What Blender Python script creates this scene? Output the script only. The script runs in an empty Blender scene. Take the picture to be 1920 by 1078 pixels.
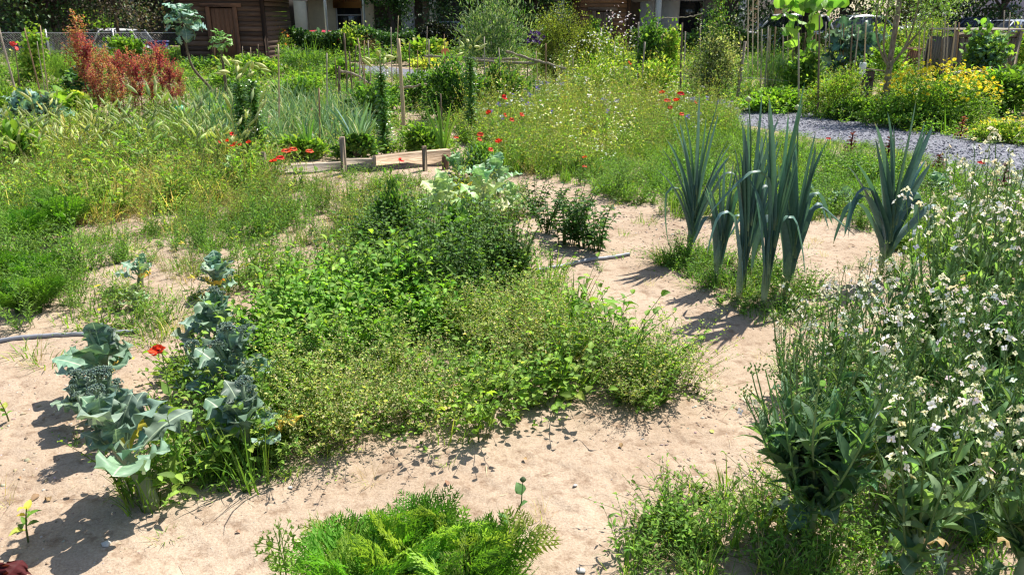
import bpy, math, random
import numpy as np
from mathutils import Vector
rng = np.random.default_rng(11)
random.seed(11)
SC = bpy.context.scene
COL = SC.collection
PI = math.pi
# ---------------------------------------------------------------- camera
F, CX, CY = 1450.0, 960.0, 539.0
PITCH = math.radians(19.41)
CAMZ = 1.6
cam = bpy.data.cameras.new('camera'); camo = bpy.data.objects.new('camera', cam); COL.objects.link(camo)
camo.location = (0, 0, CAMZ); camo.rotation_euler = (PI/2 - PITCH, 0, 0)
cam.sensor_width = 36.0; cam.lens = 36.0*F/1920.0; cam.clip_start = 0.05; cam.clip_end = 2000
SC.camera = camo
# ---------------------------------------------------------------- light
ELEV = math.radians(57); SUNX, SUNY = 0.64, 0.77
S = Vector((SUNX*math.cos(ELEV), SUNY*math.cos(ELEV), math.sin(ELEV))).normalized()
W = bpy.data.worlds.new('World'); SC.world = W; W.use_nodes = True
nt = W.node_tree
sky = nt.nodes.new('ShaderNodeTexSky'); sky.sky_type = 'NISHITA'; sky.sun_disc = False
sky.sun_elevation = ELEV; sky.sun_rotation = math.atan2(SUNX, SUNY); sky.air_density = 1.0; sky.dust_density = 1.0
nt.links.new(sky.outputs[0], nt.nodes['Background'].inputs[0]); nt.nodes['Background'].inputs[1].default_value = 0.09
sl = bpy.data.lights.new('sun', 'SUN'); sl.energy = 4.6; sl.angle = math.radians(0.53); sl.color = (1.0, 0.95, 0.87)
so = bpy.data.objects.new('sun', sl); COL.objects.link(so); so.rotation_euler = S.to_track_quat('Z', 'Y').to_euler()
so.location = (10, 12, 20)
SC.view_settings.view_transform = 'Standard'; SC.view_settings.look = 'None'
SC.view_settings.exposure = 0.95; SC.view_settings.gamma = 1.0
SC.render.film_transparent = False
SC.cycles.max_bounces = 6; SC.cycles.diffuse_bounces = 3; SC.cycles.glossy_bounces = 2
SC.cycles.transmission_bounces = 4; SC.cycles.transparent_max_bounces = 4
SC.cycles.sample_clamp_indirect = 6.0
SC.cycles.use_denoising = True; SC.cycles.denoiser = 'OPENIMAGEDENOISE'; SC.cycles.denoising_prefilter = 'ACCURATE'; SC.cycles.denoising_input_passes = 'RGB_ALBEDO_NORMAL'
SC.cycles.pixel_filter_type = 'BLACKMAN_HARRIS'; SC.cycles.filter_width = 1.25

cp, sp = math.cos(PITCH), math.sin(PITCH)
def ray(px, py):
    a = (px-CX)/F; b = (CY-py)/F
    return np.array([a, cp + b*sp, -sp + b*cp])
def G(px, py, z=0.0):                       # where the sight line through this spot of the photograph meets height z
    r = ray(px, py); t = (z-CAMZ)/r[2]
    return np.array([r[0]*t, r[1]*t, z])
def AT(px, py, Y):                          # point of that sight line at distance Y
    r = ray(px, py); t = Y/r[1]
    return np.array([r[0]*t, Y, CAMZ + r[2]*t])
def HT(pb, pt, z=0.0):                      # height of something standing at row pb and reaching row pt
    g = G(CX, pb, z); return AT(CX, pt, g[1])[2] - z
def PXM(py):                                # metres per photograph pixel at ground row py
    g = G(CX, py); return (g[1]*cp + (CAMZ)*sp)/F

# ---------------------------------------------------------------- noise
_tab = rng.random((256, 256))
def vnoise(x, y):
    xi = np.floor(x).astype(int); yi = np.floor(y).astype(int); fx = x-xi; fy = y-yi
    fx = fx*fx*(3-2*fx); fy = fy*fy*(3-2*fy)
    a = _tab[xi & 255, yi & 255]; b = _tab[(xi+1) & 255, yi & 255]; c = _tab[xi & 255, (yi+1) & 255]; d = _tab[(xi+1) & 255, (yi+1) & 255]
    return (a*(1-fx)+b*fx)*(1-fy) + (c*(1-fx)+d*fx)*fy
def fbm(x, y, o=4, g=0.5):
    s = 0; a = 1; n = 0
    for i in range(o):
        s = s + a*vnoise(x*2**i + 17.3*i, y*2**i - 9.1*i); n += a; a *= g
    return s/n
def sstep(a, b, x):
    t = np.clip((x-a)/(b-a), 0, 1); return t*t*(3-2*t)
def gh(x, y):
    x = np.asarray(x, float); y = np.asarray(y, float)
    z = 0.05*(fbm(x*0.6, y*0.6, 3)-0.5)
    near = 1 - sstep(12, 20, np.hypot(x, y))
    z = z + near*(0.030*(fbm(x*4, y*4, 3)-0.5) + 0.009*(fbm(x*19+5, y*19, 3, 0.65)-0.5)*(0.4+1.6*fbm(x*1.7, y*1.7+4, 2)))
    z = z - 0.55*sstep(29.5, 33, y)*(1-.9*sstep(5, 13, x))
    return z

# ---------------------------------------------------------------- geometry containers
class Geo:
    def __init__(s): s.V = []; s.Q = []; s.T = []; s.C = []; s.n = 0
    def add(s, v, q=None, t=None, c=(1, 1, 1)):
        v = np.asarray(v, np.float32).reshape(-1, 3); k = len(v)
        s.V.append(v); s.C.append(np.broadcast_to(np.asarray(c, np.float32), (k, 3)))
        if q is not None and len(q): s.Q.append(np.asarray(q, np.int32).reshape(-1, 4)+np.int32(s.n))
        if t is not None and len(t): s.T.append(np.asarray(t, np.int32).reshape(-1, 3)+np.int32(s.n))
        s.n += k; return s
    def tpl(s):
        V = np.concatenate(s.V) if s.V else np.zeros((0, 3)); C = np.concatenate(s.C) if s.C else np.zeros((0, 3))
        Q = np.concatenate(s.Q) if s.Q else np.zeros((0, 4), int); T = np.concatenate(s.T) if s.T else np.zeros((0, 3), int)
        return V, Q, T, C
    def put(s, t, P=(0, 0, 0), R=None, k=1.0, c=(1, 1, 1)):
        V, Q, T, C = t if isinstance(t, tuple) else t.tpl()
        v = V*k
        if R is not None: v = v @ np.asarray(R).T
        s.add(v+np.asarray(P, float), Q, T, C*np.asarray(c, float)); return s
    def bake(s, t, P, R, K, C):
        V, Q, T, C0 = t if isinstance(t, tuple) else t.tpl()
        N = len(P)
        if N == 0: return s
        P = np.asarray(P, float); K = np.asarray(K, float)
        if K.ndim == 0: K = np.full((N, 3), float(K))
        if K.ndim == 1: K = np.repeat(K[:, None], 3, 1)
        v = V[None]*K[:, None, :]
        v = (np.einsum('nij,nkj->nki', R.astype(np.float32), v.astype(np.float32)) + P[:, None, :]).astype(np.float32)
        C = np.asarray(C, float)
        if C.ndim == 1: C = np.broadcast_to(C, (N, 3))
        c = C0[None]*C[:, None, :]
        off = (np.arange(N)*len(V))[:, None, None]
        q = (Q[None]+off).reshape(-1, 4).astype(np.int32) if len(Q) else None
        tt = (T[None]+off).reshape(-1, 3).astype(np.int32) if len(T) else None
        s.add(v.reshape(-1, 3), q, tt, c.reshape(-1, 3)); return s
    def mix(s, ts, P, R, K, C):
        N = len(P); which = rng.integers(0, len(ts), N)
        P = np.asarray(P); R = np.asarray(R); K = np.asarray(K, float); C = np.asarray(C, float)
        if K.ndim == 0: K = np.full((N, 3), float(K))
        if K.ndim == 1: K = np.repeat(K[:, None], 3, 1)
        if C.ndim == 1: C = np.broadcast_to(C, (N, 3))
        for i, t in enumerate(ts):
            m = which == i
            s.bake(t, P[m], R[m], K[m], C[m])
        return s
    def mesh(s, name, mat, smooth=False):
        V, Q, T, C = s.tpl(); me = bpy.data.meshes.new(name)
        nq, ntr = len(Q), len(T)
        me.vertices.add(len(V)); me.vertices.foreach_set('co', V.astype(np.float32).ravel())
        me.loops.add(nq*4+ntr*3)
        me.loops.foreach_set('vertex_index', np.concatenate([Q.ravel(), T.ravel()]).astype(np.int32))
        me.polygons.add(nq+ntr)
        st = np.concatenate([np.arange(nq)*4, nq*4+np.arange(ntr)*3]).astype(np.int32)
        me.polygons.foreach_set('loop_start', st)
        if smooth: me.polygons.foreach_set('use_smooth', np.ones(nq+ntr, bool))
        a = me.color_attributes.new('col', 'FLOAT_COLOR', 'POINT')
        cc = np.ones((len(V), 4), np.float32); cc[:, :3] = np.clip(C, 0, 1.0); a.data.foreach_set('color', cc.ravel())
        me.materials.append(mat); me.update(calc_edges=True); me.validate(verbose=False)
        return me
def nrm(a):
    a = np.asarray(a, float); return a/np.maximum(np.linalg.norm(a, axis=-1, keepdims=True), 1e-9)
def frames(d, roll=None, up=(0, 0, 1)):      # local +y along d, local +z as near to up as it can be
    y = nrm(d); u = np.broadcast_to(np.asarray(up, float), y.shape)
    x = np.cross(y, u); bad = np.linalg.norm(x, axis=-1) < 1e-3
    if bad.any(): x[bad] = np.cross(y[bad], np.array([1.0, 0.3, 0]))
    x = nrm(x); z = np.cross(x, y)
    if roll is not None:
        c = np.cos(roll)[:, None]; s_ = np.sin(roll)[:, None]
        x, z = x*c+z*s_, z*c-x*s_
    return np.stack([x, y, z], -1)
def rotz(a):
    a = np.atleast_1d(a); c, s_ = np.cos(a), np.sin(a); R = np.zeros((len(a), 3, 3))
    R[:, 0, 0] = c; R[:, 0, 1] = -s_; R[:, 1, 0] = s_; R[:, 1, 1] = c; R[:, 2, 2] = 1; return R
def U(a, b, n=None): return a+(b-a)*rng.random(n)
def pick(pal, n, jit=0.18):
    pal = np.asarray(pal, float); c = pal[rng.integers(0, len(pal), n)]
    c = c*(0.35+0.65*rng.random((n, 1))**0 )
    return c*(1+jit*rng.standard_normal((n, 1)))*(1+0.06*rng.standard_normal((n, 3)))
def tube(P, r, n=6, c=(1, 1, 1), cap=True, jit=0):
    P = np.asarray(P, float); k = len(P); r = np.broadcast_to(np.asarray(r, float), (k,))
    d = np.gradient(P, axis=0); R = frames(d, up=(0.13, 0.31, 0.94))
    a = np.arange(n)*2*PI/n
    ring = np.stack([np.cos(a), 0*a, np.sin(a)], -1)
    rr = r[:, None]*(1+jit*rng.standard_normal((k, n)))
    v = np.einsum('kij,nj->kni', R, ring)*rr[..., None]+P[:, None]
    i, j = np.meshgrid(np.arange(k-1), np.arange(n), indexing='ij'); j2 = (j+1) % n
    q = np.stack([i*n+j, i*n+j2, (i+1)*n+j2, (i+1)*n+j], -1).reshape(-1, 4)
    g = Geo(); c = np.asarray(c, float)
    if c.ndim == 2: c = np.repeat(c, n, 0)
    t = None
    v = v.reshape(-1, 3)
    if cap:
        v = np.vstack([v, P[-1:], P[:1]]); t = [[(k-1)*n+a_, (k-1)*n+(a_+1) % n, k*n] for a_ in range(n)]
        t += [[(a_+1) % n, a_, k*n+1] for a_ in range(n)]
        if c.ndim == 2: c = np.vstack([c, c[-1:], c[:1]])
    g.add(v, q, t, c); return g
def box(x0, x1, y0, y1, z0, z1, c=(1, 1, 1), bev=0.0):
    g = Geo(); b = bev
    if b <= 0:
        v = [(x, y, z) for z in (z0, z1) for y in (y0, y1) for x in (x0, x1)]
        g.add(v, [(0, 2, 3, 1), (4, 5, 7, 6), (0, 1, 5, 4), (2, 6, 7, 3), (0, 4, 6, 2), (1, 3, 7, 5)], None, c); return g
    # chamfered: 8 corners x 3 verts
    V = []; idx = {}
    for i, x in enumerate((x0, x1)):
        for j, y in enumerate((y0, y1)):
            for k, z in enumerate((z0, z1)):
                sx, sy, sz = (1, -1)[i], (1, -1)[j], (1, -1)[k]
                for ax in range(3):
                    p = [x+sx*b, y+sy*b, z+sz*b]; p[ax] = (x, y, z)[ax]; idx[i, j, k, ax] = len(V); V.append(p)
    Q = []; T = []
    for ax in range(3):
        for s_ in (0, 1):
            o = [a for a in range(3) if a != ax]
            def key(a_, b_):
                kk = [0, 0, 0]; kk[ax] = s_; kk[o[0]] = a_; kk[o[1]] = b_; return idx[kk[0], kk[1], kk[2], ax]
            Q.append((key(0, 0), key(1, 0), key(1, 1), key(0, 1)))
    for ax in range(3):
        o = [a for a in range(3) if a != ax]
        for a_ in (0, 1):
            for b_ in (0, 1):
                def kk(s_, f):
                    q = [0, 0, 0]; q[ax] = s_; q[o[0]] = a_; q[o[1]] = b_; return idx[q[0], q[1], q[2], f]
                Q.append((kk(0, o[0]), kk(1, o[0]), kk(1, o[1]), kk(0, o[1])))
    for i in (0, 1):
        for j in (0, 1):
            for k in (0, 1): T.append((idx[i, j, k, 0], idx[i, j, k, 1], idx[i, j, k, 2]))
    g.add(V, Q, T, c); return g
def merge(*gs):
    g = Geo()
    for a in gs: g.put(a)
    return g

# ---------------------------------------------------------------- materials
MATS = {}
def _new(name):
    m = bpy.data.materials.new(name); m.use_nodes = True; MATS[name] = m; n = m.node_tree
    return m, n, n.nodes['Principled BSDF'], n.nodes['Material Output']
def mat_leaf(name, rough=0.5, trans=0.35, spec=0.35, tcol=(1.25, 1.45, 0.55), vein=0.0):
    m, n, b, o = _new(name); L = n.links
    at = n.nodes.new('ShaderNodeAttribute'); at.attribute_name = 'col'
    tc = n.nodes.new('ShaderNodeTexCoord'); nz = n.nodes.new('ShaderNodeTexNoise'); nz.inputs['Scale'].default_value = 60; nz.inputs['Detail'].default_value = 2
    L.new(tc.outputs['Object'], nz.inputs['Vector'])
    mr = n.nodes.new('ShaderNodeMapRange'); mr.inputs[3].default_value = 0.75; mr.inputs[4].default_value = 1.25; L.new(nz.outputs['Fac'], mr.inputs[0])
    mu = n.nodes.new('ShaderNodeVectorMath'); mu.operation = 'SCALE'; L.new(at.outputs['Color'], mu.inputs[0]); L.new(mr.outputs[0], mu.inputs['Scale'])
    L.new(mu.outputs[0], b.inputs['Base Color']); b.inputs['Roughness'].default_value = rough; b.inputs['Specular IOR Level'].default_value = spec
    if trans > 0:
        tr = n.nodes.new('ShaderNodeBsdfTranslucent'); mc = n.nodes.new('ShaderNodeVectorMath'); mc.operation = 'MULTIPLY'
        mc.inputs[1].default_value = tcol; L.new(mu.outputs[0], mc.inputs[0]); L.new(mc.outputs[0], tr.inputs[0])
        mx = n.nodes.new('ShaderNodeMixShader'); mx.inputs[0].default_value = trans
        L.new(b.outputs[0], mx.inputs[1]); L.new(tr.outputs[0], mx.inputs[2]); L.new(mx.outputs[0], o.inputs[0])
    return m
mat_leaf('leaf', 0.55, 0.42, 0.18, (1.45, 1.55, 0.5)); mat_leaf('waxy', 0.46, 0.2, 0.28, (1.2, 1.4, 0.75)); mat_leaf('petal', 0.55, 0.35, 0.2, (1.1, 1.0, 1.0))
mat_leaf('matte', 0.75, 0.0, 0.2); mat_leaf('shiny', 0.3, 0.2, 0.5, (1.2, 1.4, .6)); mat_leaf('darkleaf', 0.5, 0.2, 0.3)
def mat_noise(name, ca, cb, scale=8, rough=0.8, stretch=(1, 1, 1), bump=0.3, detail=6, spec=0.2, metal=0, usecol=False, bd=0.01, contrast=(0.35, 0.65)):
    m, n, b, o = _new(name); L = n.links
    tc = n.nodes.new('ShaderNodeTexCoord'); mp = n.nodes.new('ShaderNodeMapping'); mp.inputs['Scale'].default_value = stretch
    L.new(tc.outputs['Object'], mp.inputs[0])
    nz = n.nodes.new('ShaderNodeTexNoise'); nz.inputs['Scale'].default_value = scale; nz.inputs['Detail'].default_value = detail; nz.inputs['Roughness'].default_value = 0.65
    L.new(mp.outputs[0], nz.inputs['Vector'])
    cr = n.nodes.new('ShaderNodeValToRGB'); cr.color_ramp.elements[0].color = (*ca, 1); cr.color_ramp.elements[1].color = (*cb, 1)
    cr.color_ramp.elements[0].position = contrast[0]; cr.color_ramp.elements[1].position = contrast[1]
    L.new(nz.outputs['Fac'], cr.inputs[0])
    if usecol:
        at = n.nodes.new('ShaderNodeAttribute'); at.attribute_name = 'col'; mc = n.nodes.new('ShaderNodeVectorMath'); mc.operation = 'MULTIPLY'
        L.new(cr.outputs[0], mc.inputs[0]); L.new(at.outputs['Color'], mc.inputs[1]); L.new(mc.outputs[0], b.inputs['Base Color'])
    else: L.new(cr.outputs[0], b.inputs['Base Color'])
    b.inputs['Roughness'].default_value = rough; b.inputs['Specular IOR Level'].default_value = spec; b.inputs['Metallic'].default_value = metal
    if bump:
        bp = n.nodes.new('ShaderNodeBump'); bp.inputs['Strength'].default_value = bump; bp.inputs['Distance'].default_value = bd
        L.new(nz.outputs['Fac'], bp.inputs['Height']); L.new(bp.outputs[0], b.inputs['Normal'])
    return m
mat_noise('oldwood', (0.50, 0.43, 0.34), (0.85, 0.80, 0.72), 7, 0.85, (14, 14, 1.2), 0.5, usecol=True)
mat_noise('plankwood', (0.42, 0.36, 0.28), (0.95, 0.92, 0.85), 6, 0.85, (1.0, 14, 14), 0.5, usecol=True)
mat_noise('bark', (0.45, 0.42, 0.38), (1, 1, 1), 16, 0.9, (3, 3, 0.8), 0.8, usecol=True, bd=0.03)
mat_noise('hutwood', (0.55, 0.5, 0.45), (1, 1, 1), 5, 0.8, (0.6, 6, 9), 0.5, usecol=True)
mat_noise('stone', (0.6, 0.6, 0.6), (1, 1, 1), 40, 0.9, bump=0.3, usecol=True)
mat_noise('plaster', (0.86, 0.86, 0.86), (1, 1, 1), 2.5, 0.85, bump=0.05, usecol=True)
mat_noise('pvc', (0.8, 0.8, 0.8), (1, 1, 1), 30, 0.45, bump=0.05, usecol=True, spec=0.4)
mat_noise('metal', (0.8, 0.8, 0.8), (1, 1, 1), 30, 0.4, bump=0.0, usecol=True, spec=0.5, metal=0.6)
mat_noise('rubber', (0.02, 0.02, 0.02), (0.035, 0.035, 0.035), 30, 0.8, bump=0.1)
mat_noise('roofsheet', (0.6, 0.6, 0.6), (1, 1, 1), 5, 0.7, (1, 8, 1), 0.3, usecol=True)
mat_noise('asphalt', (0.045, 0.045, 0.047), (0.075, 0.073, 0.07), 60, 0.9, bump=0.3)
mat_noise('cloth', (0.8, 0.8, 0.8), (1, 1, 1), 30, 0.8, bump=0.1, usecol=True)
def mat_paint():
    m, n, b, o = _new('carpaint'); at = n.nodes.new('ShaderNodeAttribute'); at.attribute_name = 'col'
    n.links.new(at.outputs['Color'], b.inputs['Base Color']); b.inputs['Roughness'].default_value = 0.3
    b.inputs['Coat Weight'].default_value = 0.8; b.inputs['Coat Roughness'].default_value = 0.05
    m, n, b, o = _new('glass'); b.inputs['Base Color'].default_value = (0.02, 0.025, 0.028, 1); b.inputs['Roughness'].default_value = 0.05; b.inputs['Specular IOR Level'].default_value = 0.8
    m, n, b, o = _new('clearplastic'); b.inputs['Base Color'].default_value = (0.75, 0.8, 0.82, 1); b.inputs['Roughness'].default_value = 0.15; b.inputs['Alpha'].default_value = 0.55
mat_paint()
M = MATS
# ---------------------------------------------------------------- objects
def tag(o, label=None, cat=None, group=None, kind=None):
    if label: o['label'] = label
    if cat: o['category'] = cat
    if group: o['group'] = group
    if kind: o['kind'] = kind
    return o
def obj(name, g, mat, parent=None, loc=(0, 0, 0), smooth=False):
    me = g if isinstance(g, bpy.types.Mesh) else g.mesh(name, M[mat], smooth)
    o = bpy.data.objects.new(name, me); COL.objects.link(o); o.location = loc
    if parent: o.parent = parent
    return o
def thing(name, label, cat, loc=(0, 0, 0), rz=0.0, group=None, s=1.0):
    o = bpy.data.objects.new(name, None); COL.objects.link(o); o.empty_display_size = 0.1
    o.location = loc; o.rotation_euler = (0, 0, rz); o.scale = (s, s, s); return tag(o, label, cat, group)
def dup(root, loc, rz=0.0, s=1.0, label=None, group=None):
    r = root.copy(); COL.objects.link(r); r.location = loc; r.rotation_euler = (0, 0, rz)
    r.scale = (s, s, s) if not hasattr(s, '__len__') else s
    if label: r['label'] = label
    if group: r['group'] = group
    for ch in root.children:
        c = ch.copy(); COL.objects.link(c); c.parent = r
        for g in ch.children:
            d = g.copy(); COL.objects.link(d); d.parent = c
    return r
class Proto:                                # first use moves the source itself, later uses copy it
    def __init__(s, makers): s.makers = makers; s.roots = [None]*len(makers); s.i = 0
    def put(s, which, loc, rz, sc, label, group=None):
        which %= len(s.makers)
        if s.roots[which] is None:
            r = s.makers[which](); s.roots[which] = r
            r.location = loc; r.rotation_euler = (0, 0, rz); r.scale = (sc,)*3 if not hasattr(sc, '__len__') else sc
            r['label'] = label
            if group: r['group'] = group
            return r
        return dup(s.roots[which], loc, rz, sc, label, group)
def onground(px, py, dz=-0.01):
    g = G(px, py); g = np.array([g[0], g[1], float(gh(g[0], g[1]))+dz]); return g
def poly_world(pts): return np.array([G(a, b)[:2] for a, b in pts])
def inpoly(P, poly):
    x, y = P[:, 0], P[:, 1]; ins = np.zeros(len(P), bool); n = len(poly); j = n-1
    for i in range(n):
        xi, yi = poly[i]; xj, yj = poly[j]
        c = ((yi > y) != (yj > y)) & (x < (xj-xi)*(y-yi)/(yj-yi+1e-12)+xi); ins ^= c; j = i
    return ins
def scatter(pts, dens, world=False, maxn=20000, patch=0.0, pseed=0.0):
    poly = pts if world else poly_world(pts)
    lo = poly.min(0); hi = poly.max(0); A = np.prod(hi-lo); n = int(A*dens); n = min(n, 400000)
    P = lo+(hi-lo)*rng.random((n, 2)); P = P[inpoly(P, poly)]
    if patch > 0:
        k = fbm(P[:, 0]*1.3+pseed, P[:, 1]*1.3-pseed, 3); P = P[k > patch]
    if len(P) > maxn: P = P[rng.permutation(len(P))[:maxn]]
    return np.column_stack([P, gh(P[:, 0], P[:, 1])-0.01])
# ---------------------------------------------------------------- leaf shapes (local: +y along the leaf, z its face)
def prof(kind, t):
    if kind == 'ovate': return np.sin(PI*np.clip(t, 0, 1)**0.75)**0.8*0.97+0.03*(1-t)
    if kind == 'lance': return np.sin(PI*t**0.7)**1.1*0.96+0.04*(1-t)
    if kind == 'blade': return np.clip((1-t)**0.75*(0.7+0.6*np.sqrt(t)), 0.02, 1)
    if kind == 'spoon': return 0.10*(t < .3)+np.where(t >= .3, np.sin(PI*np.clip((t-.3)/.7, 0, 1)**0.8)**0.7*0.92+0.08*(1-t), 0)
    if kind == 'heart': return np.where(t < .12, 0.55+3.5*t, np.cos(PI/2*np.clip((t-.12)/.88, 0, 1)**1.1)**0.8+0.02)
    if kind == 'broc': return np.where(t < .16, .10+.5*t, 0)+np.where(t >= .16, .10+.90*np.sin(PI*np.clip((t-.16)/.84, 0, 1)**.95)**.5*(.62+.38*np.clip((t-.16)*2.2, 0, 1)), 0)*np.where(t > .995, .15, 1)
    if kind == 'round': return np.sqrt(np.clip(1-(2*t-1)**2, 0.003, 1))
def T_leaf(kind='ovate', rows=4, cols=3, a0=0.25, droop=0.9, fold=0.25, wave=0.0, rib=1.0, lobes=0.0, seed=0, tipcol=1.0):
    r = np.random.default_rng(seed); t = np.linspace(0, 1, rows+1)
    if rows >= 7: t = .55*t+.45*np.sin(t*PI/2)
    w = 0.5*prof(kind, t)
    ang = a0-droop*t; dt = np.diff(t)
    y = np.concatenate([[0], np.cumsum(np.cos(ang[:-1])*dt)]); z = np.concatenate([[0], np.cumsum(np.sin(ang[:-1])*dt)])
    if lobes:
        ph = r.random()*6; w = w*(1+lobes*(np.abs(np.sin(t*PI*(2.6+r.random())+ph))-.6)*(t > 0.12)*(1.15-.5*t))
        w = w*(1+lobes*0.22*r.standard_normal(rows+1)*(t > 0.1))
        w = np.abs(w)
    u = np.linspace(-1, 1, cols); V = []; C = []
    if kind == 'broc': u = np.sign(u)*u*u
    for i in range(rows+1):
        for k, uu in enumerate(u):
            V.append((uu*w[i], y[i]-(.30*uu*uu*w[i]*t[i] if kind == 'broc' else 0)+ (0.05*w[i]*abs(uu)*lobes*r.standard_normal() if lobes else 0), z[i]+fold*abs(uu)*w[i]+wave*abs(uu)**1.6*w[i]*math.sin(2*PI*t[i]*(2.6+.8*(seed % 3))+(k > cols//2)*2.2+seed)))
            c = rib if (cols % 2 and k == cols//2) else 1.0
            C.append([c*(1+(tipcol-1)*t[i])]*3)
    i, k = np.meshgrid(np.arange(rows), np.arange(cols-1), indexing='ij'); a = i*cols+k
    Q = np.stack([a, a+1, a+cols+1, a+cols], -1).reshape(-1, 4)
    g = Geo(); g.add(V, Q, None, np.array(C)); return g.tpl()
def T_diamond(fold=0.25, w=1.0):            # four-triangle-cheap small leaf
    V = [(0, 0, 0), (-.5*w, .42, fold), (0, 1, -.08), (.5*w, .42, fold), (0, .45, 0)]
    g = Geo(); g.add(V, None, [(0, 4, 1), (1, 4, 2), (0, 3, 4), (4, 3, 2)]); return g.tpl()
def T_blade(segs=4, a0=0.0, droop=0.8, fold=0.15):
    return T_leaf('blade', segs, 3 if fold else 2, a0, droop, fold)
def T_feather(np_=9, npp=5, seed=1, droop=0.7, wid=0.42, leafw=0.35, start=0.28):
    r = np.random.default_rng(seed); g = Geo(); d = T_diamond(0.1, 1.0)
    t = np.linspace(0, 1, 10); ang = 0.35-droop*t
    y = np.concatenate([[0], np.cumsum(np.cos(ang[:-1])/9)]); z = np.concatenate([[0], np.cumsum(np.sin(ang[:-1])/9)])
    mid = np.column_stack([0*y, y, z])
    g.put(tube(mid, np.linspace(0.012, 0.004, 10), 3, (0.9, 1, 0.8), cap=False))
    P = []; D = []; K = []
    for i in range(np_):
        tt = start+(1-start)*(i+0.3)/np_; c = np.array([0, np.interp(tt, t, y), np.interp(tt, t, z)])
        L = wid*math.sin(PI*min(1, (1-tt)/(1-start)*0.85+0.12))*r.uniform(.8, 1.1)
        for s_ in (-1, 1):
            dv = nrm(np.array([s_*0.85, 0.6, 0.05+0.15*r.standard_normal()-0.3*tt]))
            for j in range(npp):
                q = (j+1)/npp; b = c+dv*L*q*0.9
                P += [b, b]; side = nrm(np.cross(dv, [0, 0, 1]))
                k = L*(0.42*(1-q*0.55))
                for s2 in (-1, 1): D.append(dv*0.8+side*s2*0.8+np.array([0, 0, 0.25*r.standard_normal()])); K.append((k*leafw*r.uniform(.7, 1.2), k, k))
            P.append(c+dv*L*0.7); D.append(dv); K.append((L*0.05, L*0.45, L*0.1))
            P.append(c); D.append(dv); K.append((L*0.04, L, L*0.02))
    P = np.array(P); n = len(P)
    g.bake(d, P, frames(np.array(D), r.uniform(-.5, .5, n)), np.array(K), np.ones((n, 3))*r.uniform(.85, 1.2, (n, 1)))
    return g.tpl()
def T_stick(n=3, segs=1):                   # unit stem along +y
    return tube([(0, y, 0) for y in np.linspace(0, 1, segs+1)], 1.0, n, cap=False).tpl()
STICK = T_stick()
def sticks(g, A, B, r, c):
    A = np.asarray(A, float); B = np.asarray(B, float); d = B-A; L = np.linalg.norm(d, axis=1)
    r = np.broadcast_to(np.asarray(r, float), (len(A),)); c = np.broadcast_to(np.asarray(c, float), (len(A), 3))
    g.bake(STICK, A, frames(d), np.stack([r, L, r], -1), c); return g
def T_cross(seed=0):                        # four-petal flower, unit radius, facing +z
    g = Geo(); r = np.random.default_rng(seed)
    for k in range(4):
        a = k*PI/2+0.2*r.standard_normal(); L = T_leaf('round', 3, 3, 0.25, 0.5, 0.12)
        R = rotz(a)[0]; V, Q, T, C = L
        V = V*np.array([0.75, 0.95, 1.0]); V = V+np.array([0, 0.05, 0])
        C = C.copy(); C[:, 2] *= np.clip(0.75+V[:, 1]*1.2, 0, 1)
        g.add(V@R.T, Q, T, C)
    return g.tpl()
CROSS = [T_cross(1), T_cross(2)]
def ball(n=6, m=4, sy=1.0):                 # small closed spindle round +y, y 0..1, radius .5
    t = np.linspace(0, 1, m+1); P = [(0, a, 0) for a in t]
    return tube(P, 0.5*np.maximum(np.sin(PI*np.clip(t, 0.02, 0.98)), 0.05), n).tpl()
SPIN5 = ball(5, 4); SPIN6 = ball(6, 6); NOD = ball(4, 2)
DIAM = [T_diamond(.25), T_diamond(.1), T_diamond(.4)]
OVAL = [T_leaf('ovate', 4, 3, a, d, f, seed=s, rib=1.15) for a, d, f, s in ((.3, .9, .25, 1), (.5, 1.3, .35, 2), (.1, .5, .2, 3))]
LANCE = [T_leaf('lance', 4, 3, a, d, f, seed=s, rib=1.15) for a, d, f, s in ((.3, .8, .08, 1), (.5, 1.5, .09, 2), (.1, .4, .06, 3))]
HEART = [T_leaf('heart', 4, 5, a, d, f, wave=.2, seed=s, rib=1.2) for a, d, f, s in ((.3, .8, .2, 1), (.4, 1.2, .3, 2))]
BLADE = [T_blade(4, a, d, f) for a, d, f in ((.1, .5, .006), (.2, 1.2, .006), (.3, 2.0, .006), (0, .15, .006))]
LOBE = [T_leaf('ovate', 8, 5, a, d, f, wave=.5, rib=1.6, lobes=.28, seed=s) for a, d, f, s in ((.4, 1.1, .25, 1), (.6, 1.7, .3, 2), (.2, .7, .2, 3))]

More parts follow.
